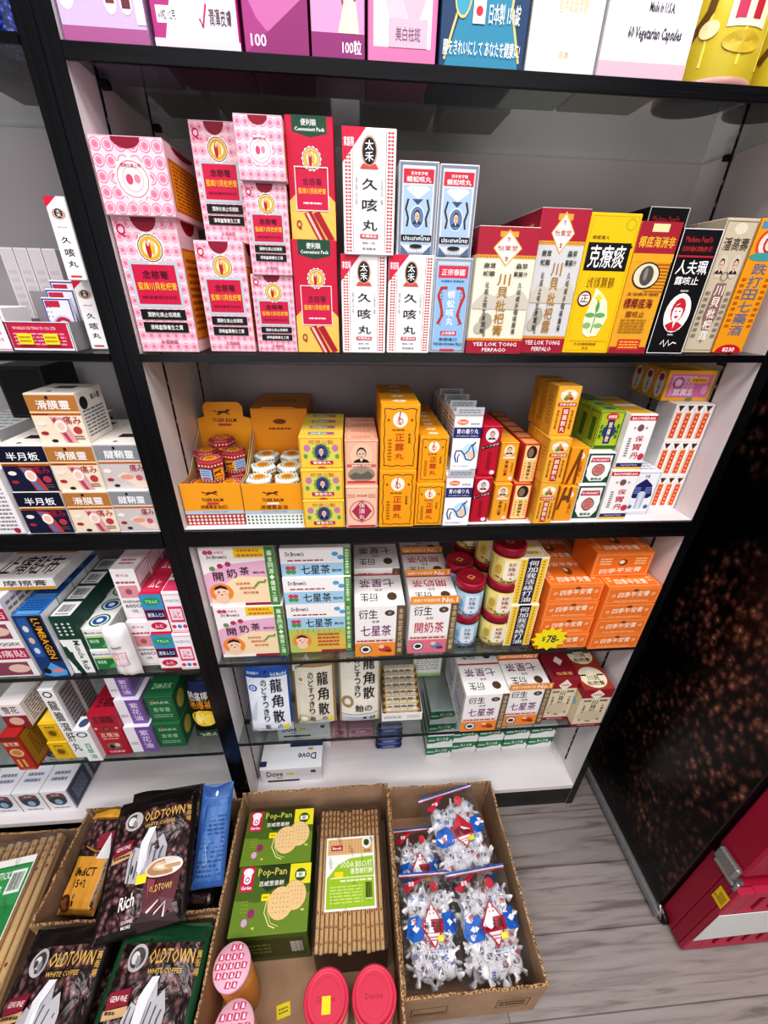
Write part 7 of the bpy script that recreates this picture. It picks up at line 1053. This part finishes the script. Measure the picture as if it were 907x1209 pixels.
coffee('large black coffee pouch with steaming cup, lying uppermost', .172, .235, .05, (-.148, -.272, .226), (-.182, -.074, .262), (.0, -.3, 1), None, None, RICH, 2)
coffee('black coffee pouch whose top peeks out behind the uppermost one', .165, .215, .034, (-.165, -.198, .128), (-.184, -.016, .236), (0, -.3, 1), None, None, RICH, 3)
coffee('brown and cream coffee pouch with price sticker in the front box', .165, .25, .05, (-.288, -.490, .165), (-.287, -.252, .186), (-.05, -.25, 1), '#c3a77c', None, [('R', 0, 0, 1, .06, '#c3a77c')], 4)
coffee('green-bottomed hazelnut coffee pouch in the front box', .168, .25, .05, (-.112, -.498, .165), (-.104, -.262, .186), (.08, -.25, 1), '#86a878', None, [('T', 'Hazelnut', .2, .1, .5, .17, '#2c3a24')], 5, edge='#1c4a2c', edgew=.07)
AMB = [('R', .0, .0, 1, .52, '#d79a3c'), ('P', [(0, .5), (.3, .62), (.7, .56), (1, .66), (1, .5)], '#c98a30'), ('T', 'RM&CT', .2, .34, .8, .42, '#3a2412'), ('T', '15+2', .36, .24, .64, .31, '#3a2412'), ('E', .25, .1, .16, .08, '#4a2c1a', 12), ('E', .25, .1, .1, .05, '#7a4a28', 10), ('R', .1, .9, .9, .97, '#e0a53c'), ('P', [(.6, .58), (.95, .64), (.95, .78), (.6, .72)], '#8d2138'), ('P', [(.7, .5), (.85, .75), (.98, .5)], '#d8d6d8')]
coffee('amber and brown coffee pouch squeezed at the box end', .1, .19, .035, (-.342, -.200, .118), (-.330, -.03, .180), (-.35, -.35, 1), None, None, AMB, 6, True, '#8a6424')
BLU = [('R', 0, 0, 1, 1, '#4d78b4'), ('L', .1, .1, .9, .7, 14, '#2c4f88'), ('R', 0, .78, 1, .86, '#3c65a2'), ('E', .5, .93, .05, .03, '#cfdcec', 10), ('P', [(0, .0), (.3, 0), (.2, .5), (.3, .9), (0, 1)], '#375c98'), ('W', [(.2, .2), (.4, .24), (.3, .4), (.6, .5)], .02, '#9ab8dc')]
coffee('blue coffee pouch seen from its side, against the middle box', .068, .19, .024, (-.053, -.190, .172), (-.056, -.030, .272), (.15, -.6, .8), None, ink('#3f69a8', .25), BLU, 7, True, '#3a5f9c')
DARKC = [('R', 0, 0, 1, .2, '#241616'), ('L', .1, .05, .9, .16, 2, '#5a3a34')]
for k, (bx, by, tx, ty, zz, ln) in enumerate(((-.13, -.205, -.13, -.03, .037, 0), (-.305, -.205, -.305, -.03, .037, 0), (-.13, -.205, -.13, -.03, .092, 0), (-.11, -.54, -.11, -.25, .037, 0), (-.29, -.54, -.29, -.25, .037, 0), (-.11, -.54, -.11, -.25, .093, 0), (-.29, -.54, -.29, -.25, .093, 0))):
    coffee(f"dark coffee pouch lying flat underneath the others, {['back box inner','back box outer','back box second layer','front box inner','front box outer','front box inner second layer','front box outer second layer'][k]}", .16, abs(ty - by), .043, (bx, by, zz), (tx, ty, zz), (0, 0, 1), None, None, DARKC, 10 + k, True)

# ------------------------------------------------------------------ candy bags
def candy_mesh(seed, stripe):
    rr = random.Random(seed); b_ = B(); Rg = []
    prof = [(-.027, .0085, 1), (-.0225, .0075, 1), (-.0155, .003, 0), (-.0125, .0085, 0), (-.006, .0125, 0), (0, .0135, 0), (.006, .0125, 0), (.0125, .0085, 0), (.0155, .003, 0), (.0225, .0075, 1), (.027, .0085, 1)]
    for x, r, fan in prof:
        ring = []
        for j in range(12):
            a = 2*PI*j/12; q = r*(1 + rr.uniform(-.09, .09)); fl = .35 if fan else 1
            ring.append((x + (rr.uniform(-.002, .002) if fan else 0), q*math.cos(a)*(1.25 if fan else 1), q*math.sin(a)*fl))
        Rg.append(ring[::-1])
    b_.rings(Rg, ink('#f6f5f7', .25)); b_.v = [tuple(1.08*q for q in p) for p in b_.v]
    cyl = lambda u, v, z: ((u - .5)*.026, -(.0144*(1 - ((u - .5)*1.35)**2) + z)*math.cos((v - .5)*2.6), (.0144*(1 - ((u - .5)*1.35)**2) + z)*math.sin((v - .5)*2.6))
    for fl in (1, -1):
        mp = cyl if fl == 1 else (lambda u, v, z: tuple(-k if i != 0 else -k for i, k in enumerate(cyl(1-u, v, z)))[:1] + (-cyl(1-u, v, z)[1], cyl(1-u, v, z)[2]))
        b_.art([('R', .3, .3, .7, .7, '#dfe2ea'), ('T', stripe[0], .3, .32, .7, .68, stripe[1]), ('R', .16, .1, .22, .9, stripe[2]), ('R', .78, .1, .84, .9, stripe[2])], mp, .024, .03, .0003, 3)
    return b_.mesh('wrapped_candy')
CANDY = [candy_mesh(1, ('梅', '#2a2a3a', '#b8bcc8')), candy_mesh(2, ('陳', '#b8283c', '#c9b0b8')), candy_mesh(3, ('皮', '#2c5aa8', '#a8b8d8'))]
def bag_print(k):
    def dia(cu, cv, s, c, hole=True): return [('P', [(cu - s*.8, cv - s*.2), (cu - s*.5, cv + s*.45), (cu + s*.3, cv + s*.5), (cu + s*.8, cv + s*.1), (cu + s*.5, cv - s*.45), (cu - s*.3, cv - s*.5)], c)] + ([('P', [(cu - s*.3, cv), (cu, cv + s*.16), (cu + s*.3, cv), (cu, cv - s*.16)], '#e8ecf2')] if hole else [])
    o = dia(.24, .46, .22, '#1f62b8') + dia(.84, .5, .2, '#1f62b8')
    o += [('P', [(.54, .28), (.74, .47), (.54, .68), (.34, .47)], '#b8283c'), ('P', [(.54, .305), (.715, .47), (.54, .655), (.365, .47)], '#f0ecee'), ('R', .36, .41, .72, .53, '#a81c30'), ('T', '陳皮梅', .4, .425, .68, .515, '#2a1418'), ('D', .48, .56, .6, .63, 2, 2, .014, '#b8283c'), ('L', .46, .34, .62, .39, 2, '#c46a78')]
    o += [('P', [(.06, .84), (.3, .93), (.44, .93), (.14, .78)], '#b8203a'), ('T', '嘉寶', .17, .84, .27, .885, '#f4e8ea'), ('R', .42, .24, .78, .27, '#e8eaf0'), ('T', '傳統港式涼果', .44, .243, .76, .268, '#3a4a7a'), ('S', .62, .82, .06, .08, 9, '#c43a4a')]
    return o
def candy_bag(label, W, Ln, T, bottom, top, nrm, n, seed):
    t = empty('candy_bag', (0, 0, 0)); place(t, bottom, top, nrm); tag(t, label, 'candy bag', 'clear bags of wrapped candies'); rr = random.Random(seed)
    nx = 5; ny = max(1, round(n/2/nx)); us = 2*(W/2 - .0245)/W; cnt = 0
    for ly in (0, 1):
        for j in range(ny):
            for i in range(nx):
                u = .5 - us/2 + us*(i + .5 + rr.uniform(-.2, .2))/nx; v = .1 + .66*(j + .5 + rr.uniform(-.25, .25))/ny
                y = (.012 if ly else -.010)*T/.06 + rr.uniform(-.004, .004)
                c = link('wrapped_candy', CANDY[rr.randrange(3)], t, ((u - .5)*W, y, v*Ln)); c.rotation_euler = (rr.uniform(-.6, .6), rr.uniform(0, 6.28), rr.uniform(-.5, .5)); cnt += 1
    bb = B(); f = pillow(bb, W, Ln, T, FILM, 18, 24, .05, seed); link('clear_film', bb.mesh('clear_film'), t)
    pr = B(); pr.art(bag_print(seed), f, W, Ln, .00025, 6, 4); link('printed_emblem', pr.mesh('printed_emblem'), t)
    z_ = B()
    for a, c, col in ((.955, .97, '#c02a40'), (.97, .985, '#f0eef0'), (.985, 1.005, '#2a56b0')): z_.box((-W/2, -.0016, Ln*a), (W/2, .0016, Ln*c), ink(col, .3), .0002)
    link('zip_strip', z_.mesh('zip_strip'), t)
    k = B(); k.grid(lambda u, v, q: f(u, v, .004), .6, .34, .7, .39, 0, '#f0df1e', 3); link('price_sticker', k.mesh('price_sticker'), t)
    return t
candy_bag('candy bag at the back of its box, nearest the shelving', .150, .172, .062, (.546, -.188, .116), (.514, -.036, .158), (.05, -.3, 1), 70, 21)
candy_bag('candy bag partly hidden beneath the others along the inner wall', .12, .170, .054, (.430, -.240, .062), (.428, -.078, .086), (-.05, -.1, 1), 60, 22)
candy_bag('candy bag near the front corner beside the red canisters', .122, .178, .056, (.431, -.358, .112), (.434, -.188, .134), (-.05, -.2, 1), 70, 23)
candy_bag('candy bag at the front corner toward the open floor', .142, .182, .06, (.566, -.364, .110), (.553, -.200, .140), (.05, -.25, 1), 80, 24)
candy_bag('candy bag lying at the bottom of its box by the open floor', .12, .175, .05, (.566, -.255, .040), (.566, -.08, .044), (.0, 0, 1), 40, 25)

# ------------------------------------------------------------------ coffee machine with red front, on wheels
vm = empty('vending_machine', (1.3, -.04, 0)); tag(vm, 'dark coffee-bean printed machine with crimson front and louvred base', 'vending machine')
VX, VY = 1.3, -.04
RED = ink('#a01638', .38); REDL = ink('#b42a48', .4)
def vpart(nm, lo, hi, m, bev=.002, mats=None, par=None):
    bb = B(); bb.box((lo[0] - VX, lo[1] - VY, lo[2]), (hi[0] - VX, hi[1] - VY, hi[2]), m, bev, mats); return link(nm, bb.mesh(nm), par or vm)
vpart('body', (1.006, -.246, .036), (1.6, .35, 1.95), BLACK, .002, {'-x': MURAL})
vpart('bottom_rail', (.996, -.262, .014), (1.014, .35, .034), nodemat('dull_grey_metal', lambda nt, bs: (f_metal(nt, bs), setattr(bs.inputs['Roughness'], 'default_value', .5))), .001)
# base panel: red side and louvred front with recessed slots
bb = B(); x0, x1, y0, y1, zb, zt = 1.02 - VX, 1.6 - VX, -.32 - VY, -.247 - VY, .012, .318
bb.box((x0, y0 + .034, zb), (x1, y1, zt), RED, .003); bb.box((x0, y0 + .0119, zb), (x0 + .02, y0 + .0339, zt), RED, .001); bb.box((x0 + .0201, y0 + .0119, zt - .014), (x1, y0 + .0339, zt), RED, .001); bb.box((x0, y0, zb), (x0 + .035, y0 + .0118, zt), REDL, .002)
bb.box((x0 + .0352, y0, zb), (x1, y0 + .0118, zb + .02), REDL, .001); bb.box((x0 + .0352, y0, .076), (x1, y0 + .0118, .226), REDL, .001); bb.box((x0 + .0352, y0, .292), (x1, y0 + .0118, zt), REDL, .001)
for k in range(14):
    xx = x0 + .0352 + k*.036; 
    if xx + .02 > x1: break
    bb.box((xx, y0, zb + .0202), (xx + .021, y0 + .0118, .0758), REDL, .001); bb.box((xx, y0, .2262), (xx + .021, y0 + .0118, .2918), REDL, .001)
bp_ = link('base_panel', bb.mesh('base_panel'), vm)
dk = B(); dk.box((x0 + .0205, y0 + .030, zb + .002), (x1 - .01, y0 + .0336, zt - .0145), DARK, .0003); link('louvre_backing', dk.mesh('louvre_backing'), bp_)
wb_ = B(); q0 = y0 - .0008
wb_.add([(x0 - .0005, q0, .080), (x1, q0, .112), (x1, q0, .218), (x0 - .0005, q0, .218), (x0 - .0005, q0 - .0012, .080), (x1, q0 - .0012, .112), (x1, q0 - .0012, .218), (x0 - .0005, q0 - .0012, .218)], [(4, 5, 6, 7), (0, 4, 7, 3), (7, 6, 2, 3), (0, 1, 5, 4), (1, 2, 6, 5)], ink('#e2e4de', .4)); link('white_band', wb_.mesh('white_band'), bp_)
st_ = B(); sx = x0 - .0008
st_.box((sx - .0006, -.3165 - VY, .236), (sx, -.2935 - VY, .282), ink('#f0cf16'), .0002)
st_.art([('L', .3, .2, .9, .8, 4, '#8a5a12'), ('C', .16, .3, .1, '#c03a1c')], lambda u, v, z: (sx - .0006 - z, -.2935 - VY - .023*u, .236 + .046*v), .023, .046, .0001); link('warning_sticker', st_.mesh('warning_sticker'), bp_)
# door above, its hinge and the leaf
dr = vpart('door', (1.02, -.306, .352), (1.6, -.248, 1.9), RED, .004)
vpart('door_panel', (1.05, -.3095, .40), (1.58, -.3055, 1.86), ink('#d9909c', .3), .001, None, dr)
hg = B(); hg.box((1.008 - VX, -.31 - VY, .322), (1.035 - VX, -.262 - VY, .333), METAL, .003); hg.box((1.006 - VX, -.304 - VY, .335), (1.019 - VX, -.258 - VY, .372), METAL, .004)
hg.lathe([(.004, .32), (.004, .342), (.002, .344)], METAL, 14, (1.012 - VX, -.312 - VY)); link('hinge', hg.mesh('hinge'), vm)
cs = B(); cw = [(1.016 - VX + (.006 if k else -.006), 0, 0) for k in range(2)]
cs.rings([[(px, -.262 - VY + .0145*rr_*math.cos(2*PI*j/18), .0148 + .0145*rr_*math.sin(2*PI*j/18)) for j in range(18)] for px, rr_ in ((1.008 - VX, .8), (1.010 - VX, 1), (1.022 - VX, 1), (1.024 - VX, .8))], ink('#101012', .4)); cs2 = link('caster', cs.mesh('caster'), vm)
fk = B(); fk.tube([(1.004 - VX, -.25 - VY, .05), (1.0035 - VX, -.262 - VY, .03), (1.0055 - VX, -.266 - VY, .016)], .003, METAL); link('caster_fork', fk.mesh('caster_fork'), cs2)

# ------------------------------------------------------------------ camera
cam = bpy.data.cameras.new('camera'); co = bpy.data.objects.new('camera', cam); COL.objects.link(co)
Rm = ((0.997094231725369, -0.07312712857957901, 0.02134282375183865), (0.016488279092676635, 0.4807006248511223, 0.8767297450869925), (0.07437223751211422, 0.8738302651736471, -0.4805095607311006))
Cm = (0.28239183, -0.59934005, 1.33484168)
m = Matrix((Rm[0], Rm[1], tuple(-k for k in Rm[2]))).transposed().to_4x4(); m.translation = Vector(Cm); co.matrix_world = m
cam.sensor_fit = 'HORIZONTAL'; cam.sensor_width = 36; cam.lens = 477.5572*36/907; cam.clip_start = .01
SC.camera = co

# ------------------------------------------------------------------ light: shop ceiling panels and soft surroundings
def area(nm, loc, size, power, rot=(0, 0, 0), col=(1, .97, .98)):
    l = bpy.data.lights.new(nm, 'AREA'); l.shape = 'RECTANGLE'; l.size, l.size_y = size; l.energy = power; l.color = col
    o = bpy.data.objects.new(nm, l); COL.objects.link(o); o.location = loc; o.rotation_euler = rot; return o
area('ceiling_panel_light', (.3, -.75, 2.75), (2.6, .5), 44)
area('ceiling_panel_light', (.5, -1.9, 2.75), (2.6, .6), 44)
area('shop_front_light', (.2, -3.0, 1.5), (3.0, 1.8), 22, (math.radians(90), 0, 0), (1, .96, .99))
w = bpy.data.worlds.new('shop'); SC.world = w; w.use_nodes = True; bg = w.node_tree.nodes['Background']; bg.inputs[0].default_value = (.92, .9, .95, 1); bg.inputs[1].default_value = .13
SC.view_settings.view_transform = 'Standard'; SC.view_settings.look = 'Medium High Contrast'; SC.view_settings.exposure = 0
SC.cycles.max_bounces = 8; SC.cycles.transparent_max_bounces = 24
from collections import Counter
for k_, n_ in Counter(o_['label'] for o_ in SC.objects if 'label' in o_ and o_.parent is None).items():
    if n_ > 1 or len(k_.split()) > 16 or len(k_.split()) < 4: print('LABEL', n_, len(k_.split()), k_)
